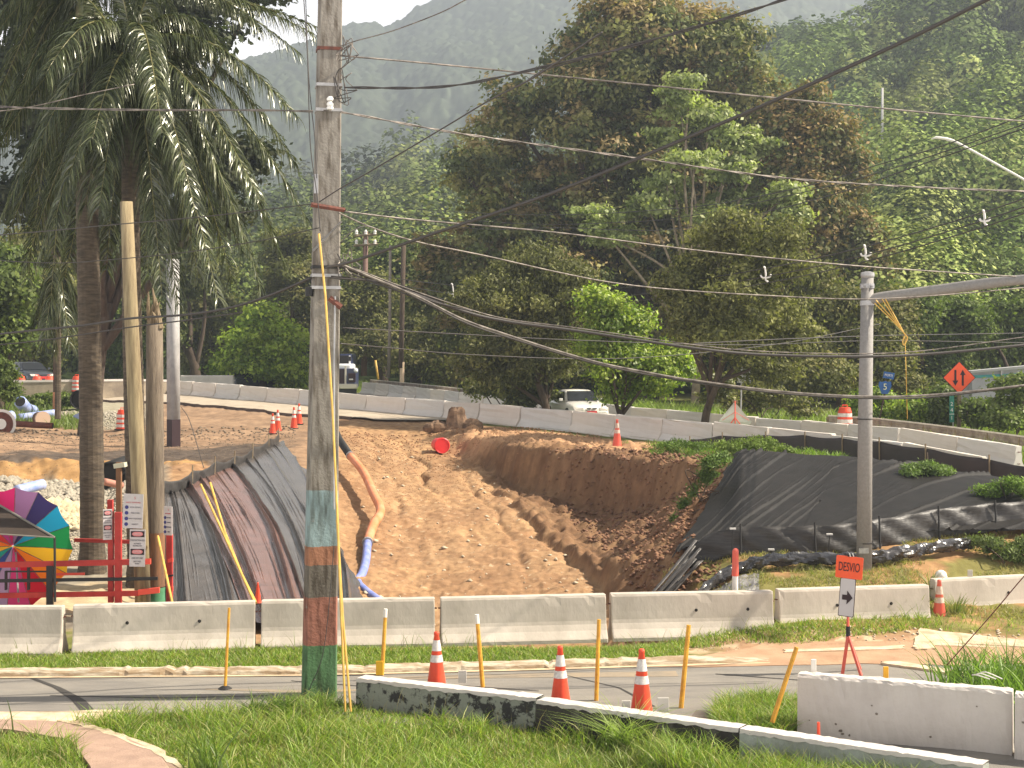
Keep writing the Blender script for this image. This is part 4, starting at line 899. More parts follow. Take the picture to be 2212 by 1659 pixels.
# left slope: one cover made of grey and brown widths
root = thing('slope_cover', 'wrinkled grey and brown plastic sheeting over the left slope behind the painted pole', 'plastic sheet', G(560, 38))
sheet('grey_sheet', tarpL, ([(352, 38.5), (350, 34), (345, 26.8)], [(408, 40.5), (470, 34.5), (545, 26.8)]), foldL, 230, 170, parent=root, seed=1)
sheet('brown_sheet', tarpB, ([(398, 40.2), (460, 34.5), (535, 26.8)], [(500, 45.2), (600, 36.5), (672, 26.8)]), foldL, 240, 170, .085, parent=root, seed=2)
sheet('grey_sheet', tarpL, ([(490, 45), (590, 36.5), (664, 26.8)], [(612, 53.5), (700, 41), (765, 34), (780, 26.6)]), foldL, 260, 190, parent=root, ragged_=30, seed=3)
# right slope
root = thing('slope_cover', 'black geotextile draped in long folds over the right slope', 'plastic sheet', G(1800, 34))
sheet('geotextile', tarpR, ([(1588, 38.9), (1520, 34.5), (1452, 31.6)], [(1822, 38.6), (1780, 34.6), (1735, 30.9)]), foldR, 150, 150, parent=root, ragged_=10, seed=4)
sheet('geotextile', tarpR, ([(1815, 38.7), (1772, 34.6), (1728, 30.9)], [(2500, 34.6), (2500, 33.4), (2500, 31.5)]), foldR, 260, 130, .075, parent=root, seed=5)
# silt fences
def siltfence(name, label, pts, hgt, mt, posts, droop=.06, lean=(0, 0), seed=0, post_h=.15, wave=.05, pm='wood'):
    """pts: (picture x, distance) along the foot"""
    root = thing(name, label, 'silt fence', G(*pts[len(pts)//2]))
    P3 = [G(x, d) for x, d in pts]; c = crom(P3, 14); N = len(c); rows = []
    rg = np.random.default_rng(seed)
    L_ = np.concatenate([[0], np.cumsum([(c[i+1]-c[i]).length for i in range(N-1)])])
    pl = np.linspace(0, L_[-1], posts); per = pl[1] if posts > 1 else 1
    for i in range(N):
        t = (L_[i] % per)/per; sag = droop*math.sin(math.pi*t); r = []
        gz = c[i].z
        for k in range(9):
            s = k/8; h = hgt(L_[i]/L_[-1]) if callable(hgt) else hgt
            w_ = wave*math.sin(L_[i]*9+k*1.1)*(.4+.6*vn(np.array(L_[i]*1.5), np.array(k*.8), seed))+wave*.8*float(fbm(np.array(L_[i]*2.), np.array(s*3.), 3, seed+3))
            r.append((c[i].x+lean[0]*s+w_*.4, c[i].y+lean[1]*s-w_, gz-.05+(h-sag)*s))
        rows.append(r)
    mb = MB(); mb.grid(rows)
    me_o = mb.build('fabric', mt, root, sm=True); so_ = me_o.modifiers.new('thickness', 'SOLIDIFY'); so_.thickness = .008
    for q in pl:
        i = int(np.argmin(np.abs(L_-q))); h = hgt(q/L_[-1]) if callable(hgt) else hgt
        b = c[i]+Vector((0, -.07, -.1)); tp = b+Vector((lean[0], lean[1], h+.1+post_h))
        m2 = MB(); m2.tube([b, tp], .022, 6); m2.build('post', MT[pm], root)
    return root
fabL = mat('grey silt fence fabric', (.055, .05, .046), (.03, .028, .027), 3, .5, .3, 14)
fenceR = mat('black wrinkled fence fabric', (.030, .027, .025), (.060, .055, .050), 2.5, .45, .35, 9, spec=.4, st=(1, 1, 9))
fabR = mat('brown black silt fence fabric', (.045, .032, .030), (.030, .022, .020), 2, .6, .35, 10)
siltfence('silt_fence', 'sagging grey silt fence along the top of the left sheeting', [(345, 38.2), (400, 40), (455, 42.6), (520, 46.4), (575, 50), (602, 53)], lambda s: .66-.1*s, fabL, 7, .12, (.0, .12), 1, .10, .06)
siltfence('silt_fence', 'long dark silt fence below the highway barriers on the right', [(1490, 48.6), (1560, 47), (1680, 45.2), (1800, 42.8), (1950, 40), (2212, 36.9), (2420, 35)], lambda s: np.interp(s, [0, .1, .3, 1], [.35, .5, .72, .74]), fabR, 10, .05, (0, .05), 2, .06, .05)
siltfence('silt_fence', 'low crumpled black silt fence at the foot of the right slope', [(1375, 29.6), (1450, 30.2), (1505, 30.6), (1600, 30.4), (1750, 30.3), (1900, 30.6), (2050, 31.3), (2212, 31.9), (2420, 32.2)], lambda s: np.interp(s, [0, .06, .2, 1], [.14, .34, .60, .68]), fenceR, 9, .015, (0, .10), 3, .02, .045, 'black')
# bundle of loose fabric at its left end
mb = MB(); rg = random.Random(5)
for k in range(12):
    a = G(1372+rg.uniform(0, 20), 29.2+rg.uniform(-.15, .3), .03+k*.028); b = G(1508+rg.uniform(-8, 10), 30.3+rg.uniform(-.3, .2), .08+k*.045)
    m_ = a.lerp(b, .5)+Vector((0, 0, rg.uniform(-.05, .03))); mb.tube(crom([a, m_, b], 6), [.035+.01*rg.random()]*13, 6, flat=.4)
tag(mb.build('fabric_bundle', mat('grey black folded fabric', (.045, .04, .037), (.11, .10, .092), 6, .4, .2, 14, spec=.5), sm=True), 'bundle of pulled black fabric strands at the left end of the low silt fence', 'fabric bundle')
# rolled, shiny plastic tube
shiny = mat('shiny black plastic', (.035, .033, .033), (.06, .055, .055), 4, .24, .15, 14, spec=.7)
def wrap():
    pts = [(1490, 28.4, .02), (1560, 28.9, .04), (1640, 29.1, .04), (1740, 29.3, .05), (1850, 29.35, .05), (1930, 29.5, .06), (2010, 29.9, .08), (2100, 30.3, .1)]
    c = crom([G(x, d, .13+z) for x, d, z in pts], 26); N = len(c); rows = []
    for i, p in enumerate(c):
        r = []
        for k in range(22):
            a = 2*math.pi*k/22
            s = ridge(np.array(a/2/math.pi*3+i*.065+1.3*float(fbm(np.array(i*.05), np.array(k*.2), 2, 4))), 2)
            rr = .125*(.75+.45*float(s)+.35*float(fbm(np.array(i*.16), np.array(math.cos(a)*2), 3, 6)))*min(1, .4+i/14)
            r.append((p.x, p.y+rr*math.cos(a)*1.1, p.z+rr*math.sin(a)))
        rows.append(r+[r[0]])
    mb = MB(); mb.grid(rows); tag(mb.build('rolled_sheet', shiny, sm=False), 'shiny twisted roll of black plastic lying in front of the low silt fence', 'plastic roll')
wrap()
mb = MB()
mb.grid([[G(1490+i*6, 27.9+k*.14, .04+.05*float(fbm(np.array(i*.7), np.array(k*.9), 3, 9))) for k in range(7)] for i in range(26)])
tag(mb.build('loose_sheet', mat('silvery crumpled plastic', (.30, .29, .27), (.12, .11, .11), 5, .3, .2, 20)), 'silvery crumpled plastic at the left end of the rolled sheet', 'plastic sheet')
# stakes with flat white tops in the right slope
for x, y0, y1, d, lab in [(1583, 1160, 1250, 30.0, 'thin black stake with a white cap, left of three in the low silt fence'), (1666, 1205, 1240, 29.8, 'short stake with a white cap between the two taller stakes'), (1792, 1172, 1238, 29.9, 'thin black stake with a white cap left of the grey light pole')]:
    t = P(x, y0-18, d); b = P(x-4, y1, d); r_ = thing('marker_stake', lab, 'stake', b, 0, 'capped stakes in the low silt fence')
    m1 = MB(); m1.tube([b, t], .012, 6); m1.build('rod', MT['black'], r_); m1 = MB(); m1.box(t, (.12, .06, .03)); m1.build('cap', MT['whitepl'], r_)
for x, y, d, lab in [(500, 1208, 31, 'x'), (665, 1180, 44, 'y')]: pass
t = G(660, 44, .0); 
for x, y, lab in [(662, 1185, 'small metal pin standing in the left sheeting near the brown width'), (617, 1377, 'x')][:1]:
    pass
r_ = thing('ground_pin', 'small bent metal pin in the left sheeting, above its brown width', 'pin', P(720-60, 1186, 42)); 
m1 = MB(); m1.tube([P(657, 1190, 42), P(661, 1180, 42)], .02, 6); m1.build('shaft', MT['steel'], r_); m1 = MB(); m1.box(P(661, 1179, 42), (.12, .05, .05)); m1.build('head', MT['steel'], r_)

# ---------------------------------------------------------------- hoses, barrel, stump
hs = [(733, 950, 50.2), (757, 985, 48.5), (785, 1020, 46.2), (806, 1065, 43.3), (822, 1103, 41.2), (806, 1135, 39.6), (794, 1172, 37.9)]
def on(x, y, d, dz=0): return G(x, d, dz)
def tubeon(name, label, cat, pts, r, mt, n=12, parent=None, wob=0):
    c = crom([Vector(p) for p in pts], 8); mb = MB()
    rr = [r*(1+wob*(1 if i % 2 else -1)) for i in range(len(c))]; mb.tube(c, rr, n); o = mb.build(name, mt, parent, sm=True)
    if parent is None: tag(o, label, cat)
    return o
root = thing('drain_hose', 'long hose snaking down the ramp, dark then orange then blue', 'hose', P(794, 1172, 38))
bl_, og_ = mat('blue layflat hose', (.14, .20, .60), (.30, .33, .58), 3, .5), mat('faded orange pipe', (.66, .20, .075), (.74, .30, .16), 2, .55)
hp = [P(x, y, d) for x, y, d in hs]
mb = MB(); mb.tube(crom(hp[1:], 8), .125, 14); mb.build('orange_length', og_, root, sm=True)
mb = MB(); mb.tube([P(726, 935, 51), hp[0], hp[1]], .125, 12); mb.build('dark_length', MT['black'], root, sm=True)
bp = [P(x, y, d) for x, y, d in [(794, 1172, 37.9), (790, 1212, 36), (782, 1240, 34.9), (772, 1258, 34.3), (790, 1278, 33.4), (820, 1300, 32.4)]]
mb = MB(); mb.tube(crom(bp, 8), .105, 14); mb.build('blue_length', bl_, root, sm=True)
for p, q in [(hp[1], hp[2]), (hp[6], bp[1])]:
    mb = MB(); dr = (q-p).normalized(); mb.tube([p-dr*.06, p+dr*.06], .145, 12); mb.build('clamp', MT['steel'], root)
def barrel(label, loc, rz=0, sc_=1., tilt=None, group='orange traffic barrels', stripes=True, lid=False):
    r_ = thing('traffic_barrel', label, 'traffic barrel', loc, rz, group); r_.scale = (sc_,)*3
    if tilt: r_.rotation_euler = tilt
    pr = [(.29, .02), (.29, .10), (.275, .11), (.27, .32), (.262, .33), (.256, .54), (.248, .55), (.24, .74), (.20, .86), (.19, .90), (.13, .905)]
    mb = MB(); mb.lathe(pr, n=22); mb.build('drum', MT['orange'], r_, world=False, sm=False)
    if stripes:
        for z, rr in ((.13, .2755), (.34, .265), (.56, .25)):
            mb = MB(); mb.lathe([(rr+.006, z), (rr+.003, z+.13)], n=22, caps=False); mb.build('stripe', MT['reflect'], r_, world=False)
    mb = MB(); mb.lathe([(.36, 0), (.36, .045), (.30, .05)], n=20); mb.build('base', MT['black'], r_, world=False)
    mb = MB(); mb.tube([(-.09, 0, .90), (-.09, 0, .98), (.09, 0, .98), (.09, 0, .90)], .018, 6); mb.build('handle', MT['orange'], r_, world=False)
    return r_
# fallen drum in the notch
p = G(950, 56.0, .30)
r_ = thing('fallen_barrel', 'red orange drum lying on its side with its bottom to the viewer', 'traffic barrel', p); r_.rotation_euler = (R(90), 0, R(16))
redp = mat('bright red plastic', (.80, .035, .035), (.70, .03, .03), 3, .45)
mb = MB(); mb.lathe([(.001, .40), (.27, .40), (.285, .38), (.28, .1), (.26, -.1), (.255, -.12), (.24, -.40), (.001, -.42)], n=26, caps=False); mb.build('drum', redp, r_, world=False, sm=False)
mb = MB(); mb.lathe([(.286, .365), (.296, .37), (.296, .395), (.27, .415), (.262, .408)], n=26, caps=False); mb.build('rim', redp, r_, world=False)
for x, y, d, lab in [(265, 936, 66, 'orange and white barrel beside the scarred palm trunk'), (45, 829, 83, 'orange barrel top in front of the dark car bonnet'), (80, 829, 83, 'orange barrel top just left of the brown banded post'), (107, 829, 83, 'orange barrel top touching the brown banded post'), (166, 829, 83, 'orange barrel top between the banded post and the scarred palm trunk')]:
    loc = P(x, y, d) if y > 900 else P(x, y-3, d)
    if y > 900: loc.z = float(H(loc.x, d))
    barrel(lab, loc if y > 900 else loc-Vector((0, 0, .55)), sc_=1.0)
barrel('orange barrel left of the grey light pole behind the barriers', (X(1825, 56), 56, 5-(934-HY)*56/F), sc_=1.05)
def stump():
    rg = random.Random(3); mb = MB(); rows = []
    for i in range(9):
        z = -.15+i*.13; r = []
        for k in range(18):
            a = 2*math.pi*k/18; rr = (.52-.025*i)*(1+.30*float(fbm(np.array(math.cos(a)*2.2), np.array(math.sin(a)*2.2+i*.25), 3, 5)))*(1.35 if i == 0 else 1)*(.72 if i == 8 else 1)
            r.append(Vector((rr*math.cos(a)*1.0, rr*math.sin(a)*.7, z+(rg.uniform(-.05, .12) if i >= 7 else 0))))
        rows.append(r+[r[0]])
    mb.grid(rows); mb.f.append(tuple(8*19+k for k in range(18))); mb.m.append(0)
    for s in ((-.75, -.1, .28), (-1.1, -.2, .2), (.6, 0, .35)):
        rows = []
        for i in range(7):
            th = math.pi*i/6; rows.append([Vector((s[0]+s[2]*math.sin(th)*math.cos(a)*1.4*(1+.3*rg.random()), s[1]+s[2]*math.sin(th)*math.sin(a), s[2]*math.cos(th)*(1+.3*rg.random())+.05)) for a in np.linspace(0, 6.283, 11)])
        mb.grid(rows)
    o = mb.build('tree_stump', mat('torn root wood', (.26, .165, .10), (.09, .055, .035), 3.5, .95, .8, 12), world=False); o.location = G(985, 60.2, .1); o.scale = (.95, .95, .9)
    tag(o, 'torn brown tree stump with clods at the head of the excavation', 'tree stump')
stump()

# ---------------------------------------------------------------- traffic cones and posts
def cone(label, loc, rz=0, s=1., faded=False, collars=True, tilt=(0, 0), group='orange traffic cones'):
    r_ = thing('traffic_cone', label, 'traffic cone', loc, rz, group); r_.scale = (s,)*3; r_.rotation_euler = (tilt[0], tilt[1], rz)
    om = MT['orange'] if not faded else MT['orange_faded']
    prof = [(.165, .03), (.15, .05), (.145, .10), (.036, .86), (.040, .865), (.040, .90), (.030, .915), (.018, .915)]
    mb = MB(); mb.lathe(prof, n=26); mb.build('cone_body', om, r_, world=False, sm=True)
    mb = MB(); mb.box((0, 0, .02), (.37, .37, .04)); mb.build('base_plate', MT['black'] if not faded else om, r_, world=False, bevel=.01)
    if collars:
        rad = lambda z: .145-(z-.10)*(.109/.76)
        for z0, z1 in ((.47, .575), (.635, .79)):
            mb = MB(); mb.lathe([(rad(z0)+.005, z0), (rad(z1)+.004, z1)], n=26, caps=False); mb.build('reflective_collar', MT['reflect'] if not faded else MT['collar_faded'], r_, world=False, sm=True)
    return r_
MT['orange_faded'] = mat('faded orange plastic', (.78, .11, .07), (.62, .14, .10), 4, .6); MT['collar_faded'] = mat('dirty collar', (.50, .36, .28), (.62, .50, .42), 12, .7)
def zg(x, y): d = F*5/(y-HY); return (X(x, d), d, .012)
cone('striped cone on the road behind the peeling low wall, leftmost of the three near ones', zg(943, 1499), .3)
cone('striped cone behind the low black wall, middle of the three near ones', zg(1211, 1537), .5, 1.0, tilt=(0, R(-.5)))
cone('striped cone behind the low black wall, rightmost of the three near ones', zg(1386, 1556), .1, 1.06)
cone('faded cone standing alone in front of the right barrier joint', zg(2029, 1355), .6, .95, True)
for x, d, s, lab in [(635, 63, 1, 'cone at the left sheeting crest with a tan base beside the pole'), (646, 65, 1, 'cone half hidden behind its neighbour at the left sheeting crest'), (589, 60, .9, 'cone whose tip shows above the silt fence end, left one'), (600, 62, 1, 'cone whose tip shows above the silt fence end, right one')]:
    cone(lab, G(x, d), .2, s)
cone('cone with a worn red body on the ledge in front of the highway barriers', G(1333, 49.4), .3, 1.05, True)
cone('small red cone tip poking over the near barrier below the yellow guys', (X(557, 27.0), 27.0, .52), .2, .42, collars=False)
def post(label, x, y0, y1, d=None, lean=0, r=.028, mt='yellow', name='delineator_post', cat='post', white=0, base=False, box=False, group='yellow delineator posts'):
    if d is None: d = F*5/(y1-HY)
    b = P(x[1], y1, d); t = P(x[0], y0, d); r_ = thing(name, label, cat, b, 0, group)
    mb = MB(); mb.tube([b, t], [r*1.05, r*.92], 8); mb.build('tube', MT[mt], r_)
    if white:
        q = b.lerp(t, 1-white); mb = MB(); mb.tube([q, t+(t-b).normalized()*.006], r*1.02, 8); mb.build('reflective_band', MT['whitepl'], r_)
    if base:
        mb = MB(); mb.lathe([(.11, 0), (.105, .02), (.06, .05), (.035, .06)], b, 14); mb.build('rubber_base', MT['black'], r_)
    if box:
        mb = MB(); mb.box(b+Vector((-.035, -.03, .13)), (.11, .04, .22)); mb.build('lower_plate', mat('bright yellow plate', (.85, .50, .03), None), r_)
    return r_
post('slim yellow post on a black base, alone on the left of the road', (495, 486), 1313, 1490, base=True, r=.022)
post('yellow post with a wide lower plate and pale tip, right of the painted pole', (833, 825), 1316, 1460, white=.12, box=True, r=.03)
post('yellow post leaning left with a white tip, between the first two cones', (1030, 1043), 1328, 1486, white=.12, r=.032)
post('tapering bare yellow post between the second and third cone', (1294, 1288), 1338, 1515, r=.03)
post('yellow post right of the third cone', (1488, 1471), 1350, 1531, r=.034)
post('rusty yellow post leaning strongly to the right near the long white barrier', (1721, 1668), 1398, 1560, d=19.4, r=.032)
post('short orange stake behind the low grey green wall', (1768, 1768), 1560, 1590, d=18.2, mt='orange', r=.02)
def slat(label, x0, x1, y0, y1, d, mt, th=.03, name='reflector_plate'):
    mb = MB(); a = P(x0, y0, d); b = P(x1, y1, d); mb.box((a+b)/2, (abs(b.x-a.x), th, abs(a.z-b.z)))
    return tag(mb.build(name, mt, bevel=.006), label, 'marker plate', 'small marker plates')
slat('white plate standing on the left end of the long white barrier', 1752, 1763, 1424, 1460, 19.9, MT['whitepl'])
slat('yellow plate behind the middle of the long white barrier', 1908, 1919, 1440, 1470, 19.75, mat('amber plate', (.85, .42, .02), None, rough=.4))
tp_ = mat('milky plastic plate', (.62, .58, .52), None, rough=.4, alpha=.75)
slat('milky plate left of the third striped cone', 1343, 1362, 1513, 1545, 19.6, tp_)
slat('milky plate right of the third striped cone', 1420, 1445, 1507, 1560, 19.3, tp_)
slat('milky plate right of the first striped cone', 990, 1008, 1448, 1475, 21.4, tp_)
slat('small clear plate standing on the right near barrier', 2090, 2101, 1231, 1246, 27.6, tp_)
# red and white delineator behind the barrier
r_ = thing('delineator_post', 'round topped post, red above white, behind the near barrier', 'post', P(1588, 1285, 27.4))
mb = MB(); mb.tube([P(1588, 1290, 27.4), P(1588, 1242, 27.4)], .055, 12); mb.build('white_sleeve', MT['whitepl'], r_)
mb = MB(); mb.tube([P(1588, 1244, 27.4), P(1589, 1190, 27.4), P(1589, 1186.5, 27.4), P(1589, 1184.5, 27.4)], [.062, .058, .045, .02], 12); mb.build('red_sleeve', MT['orange_faded'], r_, sm=False)
# white dome and black scrap
mb = MB(); c0 = G(2352/2560*2212, 28.9); mb.lathe([(.12, 0), (.125, .06), (.10, .13), (.05, .17), (.001, .18)], c0, 14); tag(mb.build('white_tub', MT['whitepl'], sm=True), 'upturned white tub on the bank at the right end of the plastic roll', 'tub')
mb = MB(); c0 = Vector(zg(2160, 1345)); rg = random.Random(2)
for k in range(5): mb.box(c0+Vector((rg.uniform(-.12, .12), rg.uniform(-.05, .05), .06+rg.uniform(0, .08))), (.18, .05, .12), M=Matrix.Rotation(rg.uniform(-1, 1), 3, 'Y'))
tag(mb.build('rubber_scrap', MT['black']), 'crumpled black rubber scrap at the foot of the rightmost near barrier', 'scrap')
mb = MB()
for k in range(3): mb.tube(crom([P(1955+k*9+460/2.3*0, 0, 1) if 0 else Vector((X(2100+k*6, 19.5), 19.5, .83)), Vector((X(2108+k*9, 19.4), 19.35, .86+.02*k)), Vector((X(2135+k*14, 19.3), 19.25, .83))], 5), .008, 5)
tag(mb.build('rope_scrap', MT['whitepl']), 'knotted white rope lying on top of the long white barrier', 'rope')

# ---------------------------------------------------------------- DESVIO sign
def desvio():
    d = 23.45; b = Vector((X(1834, d), d, .015)); r_ = thing('detour_sign', 'orange DESVIO board over a white arrow plate on a red tripod', 'road sign', b)
    z = lambda y: CH-(y-HY)*d/F
    x = lambda q: X(q, d)
    legs = MT['orange_faded']; top = Vector((x(1832), d, z(1372)))
    for (lx, dy) in ((1815, -.15), (1853, -.22), (1866, .25)):
        mb = MB(); mb.tube([top, Vector((x(lx), d+dy, .02 if dy > 0 else .02))], .028, 6); mb.build('leg', legs, r_)
    mb = MB(); mb.tube([top-Vector((0, 0, .05)), Vector((x(1831), d, z(1275)))], .022, 8); mb.build('mast', legs, r_)
    mb = MB(); mb.tube([top-Vector((0, 0, .08)), top+Vector((0, 0, .14))], .034, 8); mb.build('socket', MT['black'], r_)
    Rz = Matrix.Rotation(R(-22), 3, 'Z')
    c = Vector((x(1833), d-.05, z(1225)))
    w_, h_ = .42, .33
    def pl(w, h, c, n, m, par, th=.012, rd=.02, off=0):
        pts = []
        for sx, sz, a0 in ((1, 1, 0), (-1, 1, 90), (-1, -1, 180), (1, -1, 270)):
            for k in range(4):
                a = R(a0+k*30); pts.append(Vector(((w/2-rd)*sx+rd*math.cos(a), -off, (h/2-rd)*sz+rd*math.sin(a))))
        mb = MB(); mb.poly([c+SK(Rz @ q) for q in pts], Rz @ Vector((0, 1, 0)), th); return mb.build(n, m, par)
    SK = lambda v: v+Vector((0, 0, -.14*v.x/math.cos(R(22))*0))
    rot = Matrix.Rotation(R(4), 3, 'Y')
    Rz = Rz @ rot
    bd = pl(w_, h_+.02, c, 'sign_board', MT['orangeflat'], r_)
    text('DESVIO', .20, c+Rz @ Vector((0, -.006, 0)), Rz @ RXP, MT['ink'], 'lettering', bd, sx=.50)
    c2 = Vector((x(1829), d-.02, z(1290))); wm = mat('greyish white sheeting', (.55, .51, .50), None, rough=.45)
    ap = pl(.245, .61, c2, 'arrow_plate', MT['ink'], r_, .010, .02)
    ap2 = pl(.225, .59, c2, 'plate_face', wm, ap, .004, .02, .006)
    a = [(-.075, .04), (.0, .04), (.0, .11), (.09, 0), (.0, -.11), (.0, -.04), (-.075, -.04)]
    mb = MB(); mb.poly([c2+Rz @ Vector((p, -.010, q)) for p, q in a], Rz @ Vector((0, -1, 0)), .003); mb.build('arrow', MT['ink'], ap)
    mb = MB()
    for k in range(3): mb.lathe([(.028, -.012), (.028, .012)], c+Vector((-.02+.05*k, 0, h_/2+.03)), 10, Matrix.Rotation(R(60), 3, 'Y'))
    mb.build('strap_roll', MT['black'], r_)
    for k in range(2):
        mb = MB(); mb.box(c+Vector((.005+.05*k, -.03, h_/2+.035)), (.014, .03, .05), M=Matrix.Rotation(R(-20), 3, 'Y')); mb.build('clip', MT['whitepl'], r_)
desvio()

# ---------------------------------------------------------------- rear signs
def rsign(name, label, x, y_foot, d, cat='road sign'):
    return thing(name, label, cat, P(x, y_foot, d))
r_ = rsign('two_way_sign', 'orange diamond sign with one arrow down and one up, on a tall post', 2072, 935, 55)
dd = 55
mb = MB(); mb.box(P(2072, 890, dd+.08), (.14, .09, 1.9)); mb.build('post', MT['wood'], r_)
def diamond(cx, cy, hw, d, m, n, par, th=.02, off=0):
    c = P(cx, cy, d); w_ = hw*d/F; mb = MB(); mb.poly([c+Vector((0, -off, w_)), c+Vector((w_, -off, 0)), c+Vector((0, -off, -w_)), c+Vector((-w_, -off, 0))], (0, 1, 0), th); return mb.build(n, m, par)
dia = diamond(2072, 816, 35.5, dd, MT['ink'], 'sign_edge', r_); diamond(2072, 816, 33.8, dd, MT['orangeflat'], 'sign_face', dia, .006, .008)
for cx, s in ((2063.5, -1), (2079.5, 1)):
    k = dd/F; c = P(cx, 816, dd); a = [(-2.2, -17*s), (2.2, -17*s), (2.2, 6*s), (6.2, 6*s), (0, 17.5*s), (-6.2, 6*s), (-2.2, 6*s)]
    mb = MB(); mb.poly([c+Vector((p*k, -.012, q*k)) for p, q in a], (0, -1, 0), .006); mb.build('arrow', MT['ink'], dia)
r_ = rsign('kilometre_marker', 'narrow green kilometre marker reading 2 4 over 1, left of the diamond sign', 2057, 930, 54.6)
grn = mat('green sign sheeting', (.02, .16, .11), (.03, .22, .15), 8, .5)
mb = MB(); a = P(2051, 853, 54.6); b = P(2061, 912, 54.6); mb.box((a+b)/2, (b.x-a.x, .02, a.z-b.z)); bd = mb.build('plate', grn, r_)
for s, y in (('2', 873), ('4', 886), ('1', 903)): text(s, .20, P(2056, y, 54.55), RXP, MT['whitepl'], 'digit', bd)
mb = MB(); mb.box(P(2056, 894.5, 54.57), (.17, .012, .02)); mb.build('divider', MT['whitepl'], bd)
mb = MB(); mb.tube([P(2059, 910, 54.65), P(2059, 935, 54.65)], .03, 6); mb.build('post', MT['steel'], r_)
r_ = rsign('route_marker', 'blue route shield with a white 5 below a small blue plate', 1905, 905, 57)
blu = mat('blue sign sheeting', (.015, .085, .27), (.02, .11, .33), 6, .5)
c = P(1912, 836, 57); k = 57/F; a = [(-13, 12), (-6, 11), (0, 13), (6, 11), (13, 12), (14, 2), (10, -7), (6, -15), (-7, -15), (-10, -7), (-14, 2)]
mb = MB(); mb.poly([c+Vector((p*k, 0, q*k)) for p, q in a], (0, 1, 0), .02); bd = mb.build('shield', blu, r_); text('5', .34, c+Vector((-.0, -.012, 0)), RXP, mat('cream sign print', (.72, .70, .42), None), 'digit', bd)
mb = MB(); Mr = Matrix.Rotation(R(10), 3, 'Y'); mb.box(P(1920, 811, 57), (.42, .02, .25), M=Mr); bd = mb.build('direction_plate', blu, r_); text('NORTE', .13, P(1920, 811, 56.97), Mr @ RXP, MT['whitepl'], 'lettering', bd, sx=.75)
mb = MB(); mb.tube([P(1913, 820, 57.05), P(1911, 850, 57.05), P(1898, 915, 57.05)], .03, 6); mb.build('post', MT['bark'], r_)
# back of a folded diamond sign on a red stand
r_ = rsign('folding_sign', 'pale back of a fabric warning sign on a red stand behind the barriers', 1588, 915, 52.5)
mb = MB(); d = 52.5; mb.poly([P(1587, 868, d), P(1624, 912, d-.1), P(1600, 938, d), P(1572, 938, d), P(1552, 910, d-.1)], (0, 1, 0), .01); mb.build('fabric_panel', mat('grey green sign back', (.42, .43, .36), (.50, .50, .43), 2, .7), r_)
for a, b in (((1588, 866), (1588, 920)), ((1588, 902), (1576, 918)), ((1588, 902), (1600, 918)), ((1588, 890), (1560, 908)), ((1588, 890), (1618, 908))):
    mb = MB(); mb.tube([P(*a, d-.08), P(*b, d-.1)], .022 if a[1] > 900 or a[1] < 870 else .008, 6); mb.build('strut', MT['orange_faded'], r_)
mb = MB(); mb.box(P(1588, 867, d), (.18, .06, .1)); mb.build('bracket', MT['wood'], r_)
r_ = rsign('speed_sign', 'small white speed sign back among the crooked tree leaves', 1860/2560*2212, 900, 60)
mb = MB(); mb.box(P(1607, 812, 60), (.55, .02, .55)); mb.build('plate', mat('grey sign back', (.42, .42, .38), None), r_); mb = MB(); mb.tube([P(1603, 760, 60.04), P(1600, 905, 60.04)], .035, 6); mb.build('post', MT['steel'], r_)
# guardrail beyond line B
def guard():
    for (x0, x1, lab) in ((1790, 2330, 'long weathered guardrail behind the barriers on the right'), (800, 1080, 'guardrail running behind the barriers right of the truck')):
        xs_ = np.linspace(x0, x1, 40); off = 2.2; d = lin(LB, xs_, 1)+off
        z = lin(LB, xs_, 2)-.81+.0; pts = [Vector(((x-CX)*q/F, q, zz)) for x, q, zz in zip(xs_, d, z)]
        r_ = thing('guardrail', lab, 'guardrail', pts[20], 0, 'guardrails along the far verge')
        pr = [(.02, .95), (-.03, .88), (.02, .82), (.02, .80), (-.03, .73), (.02, .67)] if x0 > 1500 else [(.02, .95), (-.03, .9), (.02, .85), (.02, .80), (-.03, .73), (.02, .67)]
        mb = MB(); mb.grid([[p+Vector((0, a, b)) for a, b in pr] for p in pts]); o = mb.build('rail', mat('dirty rail steel', (.30, .25, .20), (.14, .10, .08), 3, .7), r_); s_ = o.modifiers.new('t', 'SOLIDIFY'); s_.thickness = .01
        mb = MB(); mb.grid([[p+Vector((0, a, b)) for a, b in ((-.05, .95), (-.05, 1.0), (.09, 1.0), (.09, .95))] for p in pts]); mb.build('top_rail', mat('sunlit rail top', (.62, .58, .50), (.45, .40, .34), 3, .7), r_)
        for p in pts[::5]: mb = MB(); mb.box(p+Vector((0, .1, .45)), (.10, .12, .95)); mb.build('post', MT['wood'], r_)
guard()
for x, y, lab in ((1983, 943, 'orange reflector on the rail, left of the kilometre marker'), (2316/2560*2212+0, 948, 'orange reflector on the rail below the diamond sign'), (2510/2560*2212, 972, 'orange reflector on the rail near the right edge')):
    d = float(lin(LB, x, 1))+.9; slat(lab, x-4.5, x+4.5, y-14, y+4, d, MT['orange'], .03, 'rail_reflector')
